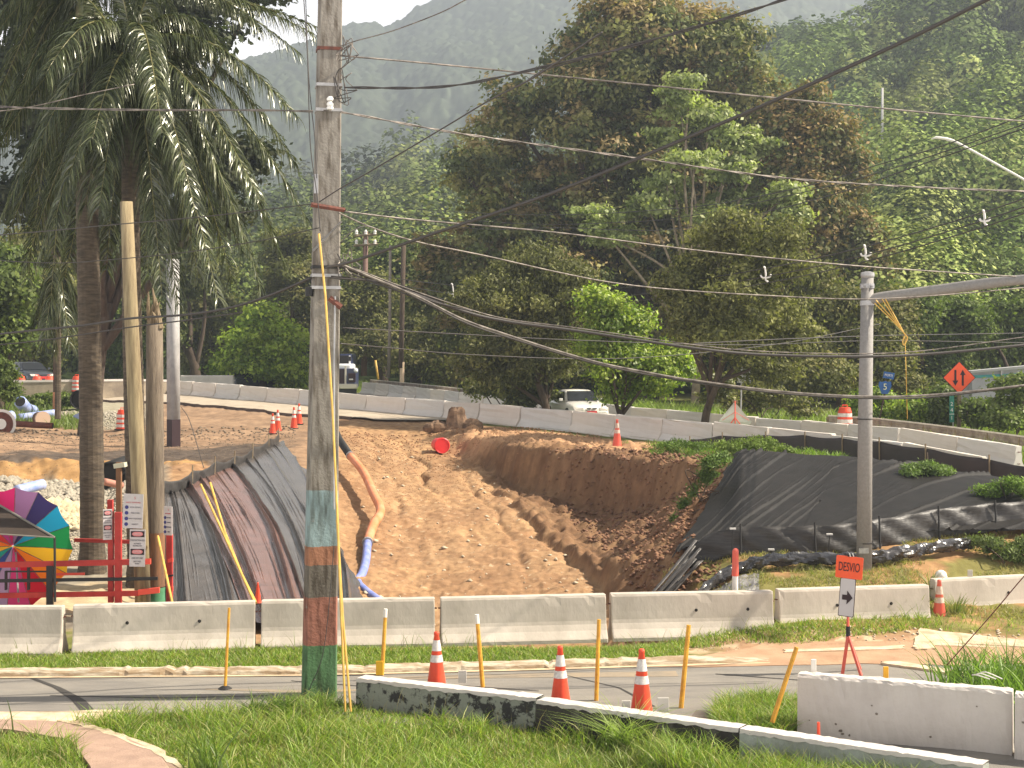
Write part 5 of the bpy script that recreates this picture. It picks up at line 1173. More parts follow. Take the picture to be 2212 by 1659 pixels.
# building
r_ = thing('industrial_building', 'low grey building with teal stripes at the right edge behind the bushes', 'building', P(2150, 905, 70))
cl_ = mat('pale grey cladding', (.36, .36, .39), (.30, .30, .33), 1, .7); tl = mat('teal trim', (.06, .28, .30), (.04, .22, .24), 3, .6); dl = 70
def quad(a, b, y00, y01, y10, y11, d, m, n, th=.3, off=0):
    mb = MB(); mb.poly([P(a, y00, d-off), P(b, y10, d-off), P(b, y11, d-off), P(a, y01, d-off)], (0, 1, 0), th); return mb.build(n, m, r_)
quad(2100, 2330, 804, 905, 785, 905, dl, cl_, 'wall', .6)
quad(2098, 2330, 801, 806, 780, 786, dl, mat('roof edge', (.34, .34, .34), None), 'roof', .9, .3)
quad(2099, 2330, 811, 817, 800, 807, dl, tl, 'fascia_stripe', .05, .06)
quad(2068, 2100, 830, 905, 826, 905, dl, cl_, 'wing_wall', .5, -.5); quad(2067, 2100, 874, 888, 874, 888, dl, tl, 'teal_band', .05, .0)
quad(2162, 2165, 797, 825, 796, 825, dl, MT['steel'], 'downpipe', .1, .12)
# ---------------------------------------------------------------- palms
PC = [(.040, .052, .022), (.065, .080, .032), (.11, .12, .055), (.028, .036, .016)]
def frond(parent, c, tip, rise, seed, L_leaf=.80, n=88, cols=PC, twist=0., sagx=0, dry=False):
    """c: crown point, tip: end point; the rib arches up by rise first. One mesh: rib and leaflets"""
    rg = np.random.default_rng(seed); c = np.array(c); tip = np.array(tip); d = tip-c
    t = np.linspace(0, 1, n)[:, None]
    mid = c+d*.38+np.array([0, 0, 1.])*rise
    rib = (1-t)**2*c+2*t*(1-t)*mid+t**2*tip
    tan = unit(np.gradient(rib, axis=0)); side = unit(np.cross(tan, np.array([0, 0, 1.])+1e-3)); up = unit(np.cross(side, tan))
    Vs = []; Fs = []; Cs = []; nb = 0
    # rib
    k = 5; rr = (.030*(1-t)+.005)
    ring = [rib+side*rr*math.cos(a)+up*rr*math.sin(a) for a in np.linspace(0, 2*math.pi, k, endpoint=False)]
    V = np.stack(ring, 1).reshape(-1, 3); I = np.arange(n*k).reshape(n, k)
    Fc = np.stack([I[:-1], np.roll(I[:-1], -1, 1), np.roll(I[1:], -1, 1), I[1:]], -1).reshape(-1, 4)
    Vs.append(V); Fs.append(Fc); Cs.append(np.tile([.16, .15, .06], (len(V), 1))); nb += len(V)
    # leaflets, hanging to both sides
    st = 1; i = np.arange(5, n); i = np.repeat(i, 6); m = len(i); tt = t[i, 0]
    sg = np.where(rg.random(m) < .5, -1., 1.)
    ln = L_leaf*np.sin(np.pi*np.clip(.14+.74*tt, 0, 1))**.5*(.7+.5*rg.random(m))*(1-.25*tt)
    base = rib[i]+(rib[np.minimum(i+1, n-1)]-rib[i])*rg.random((m, 1))
    d0 = unit(side[i]*sg[:, None]*(.75+.3*rg.random((m, 1)))+tan[i]*(.55+.4*rg.random((m, 1)))+up[i]*(rg.random((m, 1))*.7-.15))
    w_ = .012*(.7+.6*rg.random(m)); wv = unit(np.cross(d0, up[i]+rg.normal(size=(m, 3))*.5))*w_[:, None]
    dr = (.6+.9*rg.random(m))[:, None]; seg = 5; rows = []
    for s in range(seg+1):
        q = s/seg; p = base+d0*ln[:, None]*(q-.32*q*q)+np.array([0, 0, -1.])*ln[:, None]*dr*.62*q**1.9
        p = p+rg.normal(size=(m, 3))*.006*q
        ww = wv*(1-.85*q**1.6)*(.6 if s == 0 else 1); rows += [p-ww, p+ww]
    V = np.stack(rows, 1); mm = V.shape[1]; V = V.reshape(-1, 3)
    b = (np.arange(m)*mm)[:, None]; Fc = np.concatenate([b+np.array([[2*s, 2*s+1, 2*s+3, 2*s+2]]) for s in range(seg)])
    cl = np.array(cols)[rg.integers(0, len(cols), m)]*(.6+.8*rg.random((m, 1)))
    if dry: cl = cl*.3+np.array([.16, .12, .07])*.7
    Vs.append(V); Fs.append(Fc+nb); Cs.append(np.repeat(cl, mm, 0))
    return npmesh('frond', np.concatenate(Vs), np.concatenate(Fs), MT['palm'], parent, colr=np.concatenate(Cs))
palmbark = mat('ringed grey palm bark', (.12, .092, .062), (.055, .042, .030), 2.2, .95, .6, 10, st=(2, 2, 9), lo=.35, hi=.62)
def palm(label, foot, d, top, w0, w1, tips, seed, z0, shaft=True, extra=12):
    """foot/top: picture points of the trunk; tips: picture x, y, rise, depth shift of the frond ends"""
    b = P(foot[0], foot[1], d); b.z = z0; tp = P(top[0], top[1], d); root = thing('royal_palm', label, 'palm tree', b, 0, 'royal palms beside the site')
    N = 70; mb = MB(); rg = random.Random(seed); pts = []; rs = []
    for i in range(N+1):
        t = i/N; p = b.lerp(tp, t)+Vector((.04*math.sin(t*4+seed), 0, 0)); pts.append(p); rs.append((w0*(1-t)+w1*t)*(1+(.02 if i % 2 else -.02))*(1+.25*max(0, 1-t*14)))
    mb.tube(pts, rs, 16); mb.build('trunk', palmbark, root, sm=False)
    if shaft:
        mb = MB(); q = (tp-b).normalized(); mb.tube([tp, tp+q*.3, tp+q*.9, tp+q*1.3], [w1*.98, w1*1.05, w1*.7, w1*.3], 14); mb.build('crownshaft', mat('green crownshaft', (.10, .13, .04), (.16, .13, .07), 3, .5), root, sm=True)
    c = tp+(tp-b).normalized()*1.2 if shaft else tp
    k = 0
    for (x, y, rise, dy) in tips:
        frond(root, c+Vector((rg.uniform(-.1, .1), 0, rg.uniform(-.1, .1))), P(x, y, d+dy), rise, seed*100+k); k += 1
    for j in range(extra):
        a = 2*math.pi*j/extra+rg.uniform(-.2, .2); l = rg.uniform(3.0, 3.8); e = rg.uniform(-2.4, -.4)
        frond(root, c, c+Vector((l*.72*math.cos(a), l*math.sin(a), e)), rg.uniform(1.6, 2.4), seed*100+50+j)
    return root
pal2 = [(560, 610, 1.9, -.5), (660, 470, 2.2, .2), (635, 350, 1.9, 1.0), (470, 640, 1.6, -1.2), (350, 640, 1.5, -1.3), (30, 400, 2.0, -.6), (-10, 330, 1.9, .8), (95, 540, 1.7, -.8), (230, -120, .5, -.8), (350, -60, .7, -.6), (130, -40, .7, .8), (440, 100, 1.2, 1.8), (520, 540, 1.8, 1.4), (430, 600, 1.5, 1.8), (610, 560, 2.1, .9), (560, 430, 1.7, -1.9), (385, 655, 1.2, .9), (230, 580, 1.1, 1.9), (20, 500, 1.9, 1.2), (640, 250, 1.6, -.9), (290, 640, 1.1, 2.2), (185, 440, 1.4, -1.0), (150, 380, 1.3, -1.8), (215, 445, 1.1, -1.6), (120, 470, 1.6, -1.5), (90, 300, 1.5, -1.6), (200, 300, .9, -2.6), (590, 500, 2.0, 1.4), (500, 600, 1.8, 2.0), (320, 600, 1.2, 1.6), (60, 560, 1.7, .6), (10, 460, 2.0, -1.2), (140, 600, 1.3, 2.2), (420, 450, 1.5, -2.1)]
palm('royal palm with drooping sunlit fronds filling the upper left, trunk behind the timber pole', (297, 1245), 30.3, (283, 250), .23, .17, pal2, 2, .2, extra=6)
pal1 = [(700, 85, .75, .2), (690, 60, .5, 1.2), (640, 110, 1.2, -.8), (560, 60, 1.2, 1.4), (600, -60, 1.6, -.8), (-120, 250, 1.6, 0), (-60, 120, 1.4, -1.2), (0, 200, 1.3, 1.7), (60, 600, 1.6, 1.6), (190, 620, 1.2, 2.0), (110, 640, 1.0, 1.2), (-40, 430, 1.6, .8), (400, 330, 1.4, 1.8)]
palm('thick palm trunk with scarred ringed bark, the leftmost of the standing trunks', (196, 1262), 31.8, (188, 60), .262, .22, pal1, 1, .2, extra=6)
tr3 = thing('palm_frond_tuft', 'dark hanging palm tuft seen beyond the scarred trunk', 'palm tree', P(125, 900, 40))
for j, (x, y) in enumerate([(95, 740), (150, 745), (120, 760), (80, 700), (165, 700)]): frond(tr3, P(125, 560, 40), P(x, y, 40+j*.2-.4), .2, 900+j, L_leaf=.7, n=50)
mb = MB(); mb.tube([P(125, 905, 41), P(125, 555, 41)], .09, 8); mb.build('trunk', palmbark, tr3)

# ---------------------------------------------------------------- main utility pole
PD = 21.9
def polemat():
    m = mat('painted concrete pole', (.5, .5, .5), (.6, .6, .6), 2, .88, .5, 26); t = m.node_tree; N = t.nodes; K = t.links.new; b = N['Principled BSDF']
    tcn = [n for n in N if n.type == 'TEX_COORD'][0]; sp = N.new('ShaderNodeSeparateXYZ'); K(tcn.outputs['Object'], sp.inputs[0])
    nz = N.new('ShaderNodeTexNoise'); nz.inputs['Scale'].default_value = 3; nz.inputs['Detail'].default_value = 8; mp = N.new('ShaderNodeMapping'); mp.inputs['Scale'].default_value = (5, 5, .8); K(tcn.outputs['Object'], mp.inputs[0]); K(mp.outputs[0], nz.inputs['Vector'])
    n2 = N.new('ShaderNodeTexNoise'); n2.inputs['Scale'].default_value = 7; n2.inputs['Detail'].default_value = 8; n2.inputs['Roughness'].default_value = .7; K(tcn.outputs['Object'], n2.inputs['Vector'])
    wob = N.new('ShaderNodeMath'); wob.operation = 'MULTIPLY_ADD'; wob.inputs[1].default_value = .05; wob.inputs[2].default_value = -.025; K(n2.outputs['Fac'], wob.inputs[0])
    ad = N.new('ShaderNodeMath'); K(sp.outputs[2], ad.inputs[0]); K(wob.outputs[0], ad.inputs[1])
    mr = N.new('ShaderNodeMapRange'); mr.inputs[2].default_value = 10; mr.inputs[4].default_value = 1; K(ad.outputs[0], mr.inputs[0])
    rp = N.new('ShaderNodeValToRGB'); e = rp.color_ramp; e.interpolation = 'CONSTANT'
    zz = lambda y: (CH-(y-HY)*PD/F)/10
    cs = [(0, (.085, .18, .075)), (zz(1395), (.30, .125, .085)), (zz(1292), (.14, .12, .095)), (zz(1222), (.33, .15, .085)), (zz(1183), (.25, .33, .33)), (zz(1058), (.24, .215, .18))]
    e.elements[0].color = (*cs[0][1], 1); e.elements[1].position = cs[1][0]; e.elements[1].color = (*cs[1][1], 1)
    for p, c in cs[2:]: q = e.elements.new(p); q.color = (*c, 1)
    K(mr.outputs[0], rp.inputs[0])
    dirt_ = N.new('ShaderNodeMapRange'); dirt_.inputs[1].default_value = .42; dirt_.inputs[2].default_value = .68; K(nz.outputs['Fac'], dirt_.inputs[0])
    m1 = N.new('ShaderNodeMixRGB'); m1.blend_type = 'MULTIPLY'; m1.inputs[2].default_value = (.40, .36, .32, 1); K(dirt_.outputs[0], m1.inputs[0]); K(rp.outputs[0], m1.inputs[1])
    fl = N.new('ShaderNodeMapRange'); fl.inputs[1].default_value = .64; fl.inputs[2].default_value = .67; K(n2.outputs['Fac'], fl.inputs[0])
    m2 = N.new('ShaderNodeMixRGB'); m2.inputs[2].default_value = (.22, .19, .155, 1); K(fl.outputs[0], m2.inputs[0]); K(m1.outputs[0], m2.inputs[1]); K(m2.outputs[0], b.inputs['Base Color'])
    return m
def mainpole():
    r_ = thing('utility_pole', 'weathered concrete utility pole with green, terracotta and pale blue painted bands', 'utility pole', (X(687, PD), PD, 0)); r_['_w'] = [X(687, PD), PD, 0]
    prof = []
    for i in range(60):
        t = i/59; z = -.1+11.5*t; y = HY+(CH-z)*F/PD; cx = np.interp(y, [0, 1659], [713, 686.5]); wd = np.interp(y, [0, 1659], [50, 76])/2*PD/F
        ch = .10*wd*2; dp = wd*.72; pts = [(-wd, -dp+ch*1.8), (-wd+ch, -dp), (wd-ch*.5, -dp), (wd, -dp+ch), (wd, dp-ch), (wd-ch, dp), (-wd+ch, dp), (-wd, dp-ch)]
        a = R(12); prof.append([Vector((X(cx, PD)+(p*math.cos(a)-q*math.sin(a)), PD+(p*math.sin(a)+q*math.cos(a)), z)) for p, q in pts])
    mb = MB(); rows = [p+[p[0]] for p in prof]; mb.grid([[c for c in r][::-1] for r in rows]); mb.build('shaft', polemat(), r_)
    cxy = lambda y: np.interp(y, [0, 1659], [713, 686.5]); hw = lambda y: np.interp(y, [0, 1659], [50, 76])/2
    def band(y, n='steel_band', m='rust', h=.05, tl=0): 
        mb = MB(); w_ = (hw(y)*2+3)*PD/F; mb.box(P(cxy(y), y, PD), (w_, w_*.8, h), M=Matrix.Rotation(R(12), 3, 'Z') @ Matrix.Rotation(R(tl), 3, 'Y')); mb.build(n, MT[m], r_)
    for y, m in ((578, 'black'), (596, 'steel'), (622, 'steel'), (186, 'steel'), (240, 'steel'), (108, 'rust')): band(y, m=m, h=.045)
    mb = MB(); mb.tube([P(672, 442, PD-.35), P(745, 454, PD-.2)], .038, 6); mb.build('crossarm_bar', MT['rust'], r_)
    mb = MB(); a, b = P(676, 542, PD-.3), P(738, 478, PD-.25); mb.tube([a, b], .05, 4, flat=.3); mb.build('brace_plate', MT['steel'], r_)
    mb = MB(); mb.tube([P(712, 644, PD-.3), P(737, 664, PD-.3)], .05, 6); mb.build('rusty_clamp', MT['rust'], r_)
    mb = MB(); mb.tube([P(669, 620, PD-.15), P(668, 640, PD-.15)], .06, 8); mb.build('insulator', MT['black'], r_)
    mb = MB(); mb.box(P(683, 397, PD-.2), (.06, .05, .28)); mb.build('meter_box', MT['steel'], r_)
    mb = MB(); mb.tube([P(724, 640, PD-.32), P(722, 780, PD-.32), P(722, 1100, PD-.4)], .013, 6); mb.build('ground_wire', MT['steel'], r_)
    mb = MB(); mb.tube(crom([P(660, -10, PD-.1), P(668, 180, PD-.25), P(680, 300, PD-.3), P(684, 385, PD-.3)], 6), .007, 5); mb.build('down_wire', MT['wire'], r_)
    mb = MB(); mb.tube(crom([P(722, 1180, PD-.36), P(700, 1400, PD-.4), P(668, 1490, PD-.3)], 6), .006, 5); mb.build('loose_wire', MT['wire'], r_)
    rg = random.Random(4)
    for (x0, y0) in ((745, 118), (750, 575), (742, 195)):
        for k in range(4):
            mb = MB(); p = P(x0, y0, PD-.2); q = [p+Vector((rg.uniform(-.15, .12), rg.uniform(-.1, .1), rg.uniform(-.22, .3))) for _ in range(4)]; mb.tube(crom([P(730, y0-5, PD-.25)]+q+[p+Vector((.2, 0, 0))], 6), .007, 5)
            mb.build('jumper_wire', MT['wirelight'] if y0 < 150 or k > 1 else MT['wire'], r_)
    mb = MB()
    for y in (213, 224, 232): mb.lathe([(.001, -.03), (.045, -.03), (.05, 0), (.03, .03), (.001, .03)], P(713, y, PD-.34), 10)
    mb.build('porcelain_insulator', MT['whitepl'], r_)
mainpole()
def guyr(label, pts, d0, d1, r=.018, m='guy'):
    N = len(pts); mb = MB(); mb.tube([P(x, y, d0+(d1-d0)*i/(N-1)) for i, (x, y) in enumerate(pts)], r, 6); return tag(mb.build('guy_wire_guard', MT[m]), label, 'guy guard', 'yellow guy wire guards')
guyr('long yellow guy guard running down the front of the painted pole', [(689, 505), (703, 640), (719, 900), (729, 1120), (737, 1330), (746, 1537)], 21.4, 20.6)
guyr('shorter yellow guy guard at the right foot of the painted pole', [(728, 1122), (741, 1340), (758, 1537)], 21.0, 20.6)
guyr('yellow guy guard across the brown sheeting, the left one of a pair', [(434, 1047), (495, 1180), (550, 1302)], 30, 26.2, .026)
guyr('yellow guy guard across the brown sheeting, the right one of a pair', [(454, 1043), (486, 1150), (522, 1240), (553, 1302)], 30.2, 26.2, .026)
guyr('short yellow guy guard leaning at the green footed timber pole', [(341, 1158), (372, 1302)], 27.4, 26.2, .024)

# ---------------------------------------------------------------- other poles
def cyl(name, label, cat, pts, d, rs, m, n=14, dd=0, group=None):
    P3 = [P(x, y, d+dd*i) for i, (x, y) in enumerate(pts)]; r_ = thing(name, label, cat, P3[-1], 0, group); mb = MB(); mb.tube(P3, rs, n); mb.build('shaft', m, r_, sm=True); return r_
oldw = mat('sun bleached pole wood', (.34, .27, .15), (.17, .125, .07), 2.5, .9, .6, 22, st=(5, 5, .5))
cyl('timber_pole', 'smooth leaning timber pole with a flat cut top and notice boards', 'utility pole', [(273, 436), (282, 650), (292, 870), (301, 1070), (309, 1310)], 27.45, [.115, .125, .135, .14, .145], oldw)
r_ = cyl('broken_pole', 'splintered dead timber pole with a green painted foot, right of the notice boards', 'utility pole', [(334, 700), (334, 900), (336, 1150), (337, 1310)], 27.9, [.15, .165, .17, .175], mat('grey rotten wood', (.22, .175, .125), (.09, .068, .05), 3, .95, .8, 18, st=(6, 6, .5)))
rg = random.Random(8)
for k in range(9):
    a = P(334+rg.uniform(-13, 13), 710, 27.9+rg.uniform(-.1, .1)); t = P(334+rg.uniform(-16, 14), rg.uniform(615, 680), 27.9+rg.uniform(-.1, .1)); mb = MB(); mb.tube(crom([a, a.lerp(t, .5)+Vector((rg.uniform(-.05, .05), 0, 0)), t], 4), [.06, .055, .05, .045, .04, .035, .03, .02, .01], 6); mb.build('splinter', MT['wood'], r_)
for y0, y1, m, nm in ((1268, 1310, mat('green foot paint', (.06, .20, .09), (.10, .28, .15), 5, .8), 'green_band'), (1150, 1266, mat('faded orange brown paint', (.26, .12, .055), (.13, .075, .045), 3, .9, st=(4, 4, .7)), 'brown_band')):
    mb = MB(); mb.tube([P(337, y0, 27.9), P(337, y1, 27.9)], [.178, .180], 14, cap=False); mb.build(nm, m, r_, sm=True)
r_ = cyl('concrete_pole', 'square grey concrete pole with a black painted foot on the platform', 'utility pole', [(373, 560), (375, 912)], 56.5, [.25, .255], mat('grey pole concrete', (.40, .385, .37), (.30, .29, .28), 3, .9), 4)
mb = MB(); mb.tube([P(375, 906, 56.5), P(375, 972, 56.5)], [.262, .262], 4); mb.build('black_foot', MT['ink'], r_)
r_ = cyl('banded_pole', 'brown timber pole with orange and pale green bands at its foot, far left', 'utility pole', [(121, 690), (122, 850)], 71, [.15, .155], mat('dark brown pole', (.12, .065, .045), (.08, .04, .03), 4, .9), 12)
mb = MB(); mb.tube([P(122, 847, 71), P(122, 890, 71)], .175, 12); mb.build('orange_band', mat('pale orange paint', (.52, .22, .10), (.42, .18, .09), 4, .8), r_, sm=True); mb = MB(); mb.tube([P(122, 888, 71), P(122, 910, 71)], .185, 12); mb.build('green_band', mat('pale green paint', (.26, .36, .17), (.20, .28, .14), 4, .8), r_, sm=True)
r_ = cyl('roadside_pole', 'dark timber pole with a pale foot on the verge right of the truck', 'utility pole', [(872, 530), (868, 700), (866, 795)], 88, [.14, .15, .16], MT['bark'], 10)
mb = MB(); mb.tube([P(869, 782, 88), P(868, 826, 88)], .13, 8); mb.build('pale_foot', mat('pale painted foot', (.50, .38, .26), None), r_)
cyl('roadside_pole', 'slim grey pole beside the dark roadside pole', 'utility pole', [(843, 530), (842, 700), (839, 815)], 95, [.09, .10, .11], MT['concrete'], 10)
cyl('roadside_pole', 'thin yellow marker post leaning on the verge right of the truck', 'post', [(811, 778), (817, 820)], 90, [.07, .07], MT['guy'], 6)
r_ = cyl('distribution_pole', 'far brown pole carrying crossarms and insulators behind the painted pole', 'utility pole', [(790, 500), (788, 700), (786, 812)], 118, [.20, .22, .25], mat('brown far pole', (.15, .085, .065), None), 10)
for y, l in ((508, 24), (529, 26)):
    mb = MB(); mb.tube([P(790-l, y+2, 117.8), P(790+l, y-2, 117.8)], .09, 4); mb.build('crossarm', MT['wood'], r_)
    for q in (-20, 0, 20): mb = MB(); mb.lathe([(.001, 0), (.13, 0), (.10, .15), (.14, .18), (.06, .36), (.001, .36)], P(790+q, y-2, 117.8), 8); mb.build('insulator', MT['whitepl'], r_)
cyl('hillside_pole', 'lone thin grey pole standing on the green hillside', 'utility pole', [(1906, 190), (1905, 330)], 170, [.13, .16], mat('hazy pole', (.45, .44, .42), None), 8)
# street light pole on the right
LD = 29.2
lp = mat('speckled grey pole paint', (.27, .255, .235), (.22, .205, .19), 20, .7, .15, 60)
r_ = thing('light_pole', 'round grey light pole with a long side arm, behind the DESVIO sign', 'light pole', P(1866, 1275, LD)); r_['_w'] = list(P(1866, 1275, LD))
mb = MB(); mb.tube([P(1866, 1290, LD), P(1869, 900, LD), P(1874, 596, LD)], [.152, .140, .118], 22); mb.build('shaft', lp, r_, sm=True)
mb = MB(); mb.tube([P(1874, 600, LD), P(1874, 596, LD), P(1874, 589, LD), P(1874, 586.5, LD)], [.122, .135, .132, .05], 20); mb.build('cap', MT['steel'], r_)
for y in (618, 655): 
    mb = MB(); mb.tube([P(1873, y-5, LD), P(1873, y+5, LD)], .14, 18); mb.build('clamp', MT['steel'], r_)
for x in (1862, 1872, 1884):
    mb = MB(); mb.box(P(x, 619, LD-.15), (.04, .05, .04)); mb.build('bolt', MT['steel'], r_)
mb = MB(); mb.tube(crom([P(1876, 650, LD-.02), P(1905, 642, LD-.1), P(2000, 630, 28.7), P(2120, 614, 28.1), P(2212, 604, 27.6), P(2500, 583, 26.1)], 6), [.10, .108]+[.105]*19+[.095]*10, 18); mb.build('arm', lp, r_, sm=True)
mb = MB(); mb.box(P(1866, 1190, LD-.15), (.19, .02, .10)); mb.build('label_plate', mat('worn plate', (.50, .48, .42), (.32, .31, .28), 12, .6), r_)
for y in (1173, 1252, 905+0): mb = MB(); mb.tube([P(1868, y-1, LD), P(1868, y+1, LD)], .154, 18); mb.build('strap', MT['dark'], r_)
r_ = thing('tied_rope', 'yellow rope looped from the light pole arm to a knot and hanging down', 'rope', P(1945, 715, LD-.3))
for q in ([(1889, 655), (1925, 690), (1950, 716)], [(1892, 648), (1930, 690), (1950, 716)], [(1905, 645), (1930, 685), (1950, 716)], [(1912, 645), (1934, 685), (1951, 716)]):
    mb = MB(); mb.tube([P(x, y, LD-.25) for x, y in q], .011, 5); mb.build('strand', MT['guy'], r_)
mb = MB(); mb.tube(crom([P(1945, 710, LD-.3), P(1955, 722, LD-.35), P(1960, 730, LD-.3), P(1953, 745, LD-.3), P(1950, 738, LD-.3), P(1954, 725, LD-.3)], 6), .014, 5); mb.build('knot', MT['guy'], r_)
mb = MB(); mb.tube([P(1955, 730, LD-.3), P(1957, 800, LD-.3), P(1960, 905, LD+1)], .008, 5); mb.build('hanging_end', MT['guy'], r_)
# far street lamp
r_ = thing('street_lamp', 'distant street lamp head on a long slanting arm at the upper right', 'street lamp', P(2212, 392, 60)); r_['_w'] = list(P(2212, 392, 60))
mb = MB(); mb.tube(crom([P(2045, 302, 60), P(2075, 312, 60), P(2212, 388, 60), P(2330, 455, 60)], 8), .05, 8); mb.build('arm', mat('pale lamp arm', (.62, .60, .55), None, rough=.5), r_, sm=True)
mb = MB(); mb.tube([P(2012, 300, 60), P(2022, 297, 60), P(2045, 300, 60), P(2062, 304, 60)], [.04, .12, .12, .06], 10, flat=.5); mb.build('lamp_head', MT['whitepl'], r_, sm=True)

# ---------------------------------------------------------------- cables
def cable(label, pts, d0, d1, r=.012, m='wire', twist=False, n=10, ds=None, strands=1, gap=2.6, group='overhead cables'):
    N = len(pts); ds = ds or [d0+(d1-d0)*i/(N-1) for i in range(N)]
    c = crom([P(x, y, q) for (x, y), q in zip(pts, ds)], n); K = len(c)
    if not twist:
        mb = MB(); mb.tube(c, r, 6)
    else:
        mb = MB(); L_ = 0; c2 = []
        full = []
        for i in range(K-1):
            l = (c[i+1]-c[i]).length; k = max(1, int(l/.06))
            full += [c[i].lerp(c[i+1], j/k) for j in range(k)]
        for s in (0, math.pi):
            q = [p+Vector((0, math.cos(i*.33+s), math.sin(i*.33+s)))*r*.75 for i, p in enumerate(full)]; mb.tube(q, r*.72, 5)
    return tag(mb.build('power_cable', MT[m], sm=True), label, 'cable', group)
cable('pale bare cable from the painted pole top across to the right edge', [(735, 120), (905, 135), (1110, 155), (1660, 210), (2000, 243), (2300, 270)], 21.7, 25, .0135, 'wirelight')
cable('dark twisted cable rising from the painted pole over the tree tops', [(745, 189), (900, 190), (1000, 182), (1110, 160), (1250, 126), (1350, 103), (1580, 36), (1690, 0), (1780, -35)], 21.6, 15, .015, twist=True)
cable('dark twisted cable splitting off towards the top of the huge tree', [(1130, 180), (1180, 150), (1260, 128)], 19, 18.4, .010)
cable('twisted pale cable crossing below the bare one from the painted pole', [(700, 238), (770, 248), (960, 283), (1110, 305), (1400, 345), (1700, 385), (2000, 405), (2300, 416)], 21.5, 29, .014, 'wirelight', twist=True)
cable('thin dark wire climbing from the painted pole to the big tree crown', [(690, 436), (735, 407), (800, 370), (960, 275), (1060, 215), (1130, 180), (1180, 150), (1300, 70)], 21.5, 13, .009)
cable('thin wire leaving the upper pole towards the sky', [(735, 100), (770, 88), (850, 66), (950, 28), (1005, 0), (1060, -25)], 21.5, 18, .008, 'wirelight')
cable('thick black cable sweeping up to the top right corner', [(705, 578), (770, 562), (950, 500), (1100, 450), (1250, 395), (1550, 270), (1700, 205), (1950, 90), (2130, 0), (2230, -50)], 21.5, 13, .021)
cable('pale cable from the red bracket, dropping gently to the right edge', [(745, 457), (900, 475), (1200, 502), (1500, 540), (1800, 570), (2000, 585), (2300, 604)], 21.6, 28, .013, 'wirelight')
cable('pale cable from below the red bracket passing behind the light pole', [(732, 460), (800, 490), (900, 522), (1050, 553), (1200, 587), (1320, 610), (1450, 625), (1650, 638), (1870, 646), (2100, 632), (2300, 612)], 21.6, 28.6, .012, 'wirelight')
cable('twin heavy cable sagging across the middle, upper of the two long sagging ones', [(735, 574), (800, 600), (860, 622), (1000, 672), (1100, 695), (1250, 715), (1500, 752), (1650, 766), (1850, 770), (2000, 765), (2212, 745), (2320, 730)], 21.6, 24.5, .025, twist=False)
cable('lighter cable riding on the twin heavy cable', [(760, 578), (860, 616), (1000, 664), (1100, 690), (1250, 709), (1500, 745), (1650, 759), (1850, 764), (2000, 757), (2212, 728), (2320, 715)], 21.5, 24.4, .009, 'wirelight')
cable('long pale sagging cable, lowest of the bundle crossing in front of the signs', [(735, 570), (800, 598), (900, 640), (1000, 690), (1100, 725), (1200, 757), (1300, 785), (1400, 805), (1500, 822), (1700, 847), (1900, 857), (2050, 850), (2212, 832), (2320, 815)], 21.4, 23, .019, 'wirelight')
cable('dark cable under the long pale sagging cable', [(760, 592), (900, 645), (1000, 695), (1100, 730), (1300, 789), (1500, 826), (1700, 851), (1900, 861), (2050, 854), (2320, 819)], 21.5, 23.1, .014)
cable('short black cable bundle leaving the painted pole at the yellow guard', [(715, 597), (780, 603), (850, 615), (930, 650), (1020, 672)], 21.6, 22, .014)
cable('second short black cable leaving the painted pole just below', [(712, 600), (800, 607), (870, 622), (960, 655)], 21.5, 22, .012)
cable('thin dark drop looping up beside the far crossarm pole', [(735, 525), (760, 500), (785, 489), (805, 492)], 21.6, 22, .009)
cable('faint dark wire just below the truck height, crossing the trees', [(735, 742), (850, 752), (1000, 765), (1250, 775), (1450, 768), (1700, 740), (1900, 700)], 24, 40, .010)
cable('faint wire through the feathery tree', [(740, 708), (1000, 722), (1250, 735), (1600, 745), (1900, 736), (2300, 742)], 30, 50, .012)
cable('faint wire above the long pale sagging cable on the right', [(1500, 742), (1700, 732), (1900, 725), (2060, 722), (2300, 718)], 30, 45, .012)
for lab, pts in [('upper distant line wire crossing the huge tree', [(770, 437), (900, 452), (1100, 463), (1250, 463), (1400, 455), (1550, 440), (1750, 400), (1900, 355), (2050, 310), (2300, 215)]),
                 ('second distant line wire crossing the huge tree', [(775, 450), (950, 470), (1150, 484), (1350, 480), (1500, 465), (1750, 412), (1900, 372), (2050, 324), (2300, 238)]),
                 ('third distant line wire crossing the huge tree', [(770, 456), (900, 480), (1050, 495), (1200, 492), (1350, 497), (1450, 495), (1600, 470), (1800, 420), (2000, 352), (2300, 246)])]:
    cable(lab, pts, 100, 42, .019, group='distant line wires')
SP = [(977, 628), (1103, 640), (1257, 640), (1453, 622), (1652, 592), (1868, 545), (2125, 470)]
for lab, o in (('top wire of the spacer line behind the light pole', -12), ('middle wire of the spacer line behind the light pole', 6), ('bottom wire of the spacer line behind the light pole', 20)):
    cable(lab, [(800, 600+o*.6), (890, 616+o*.8)]+[(x, y+o) for x, y in SP]+[(2320, 402+o)], 85, 33, .018, group='spacer line wires')
sd_ = [85-(85-33)*(i+2)/9 for i in range(7)]
nm = ['leftmost', 'second from left', 'third from left', 'middle', 'third from right', 'second from right', 'rightmost']
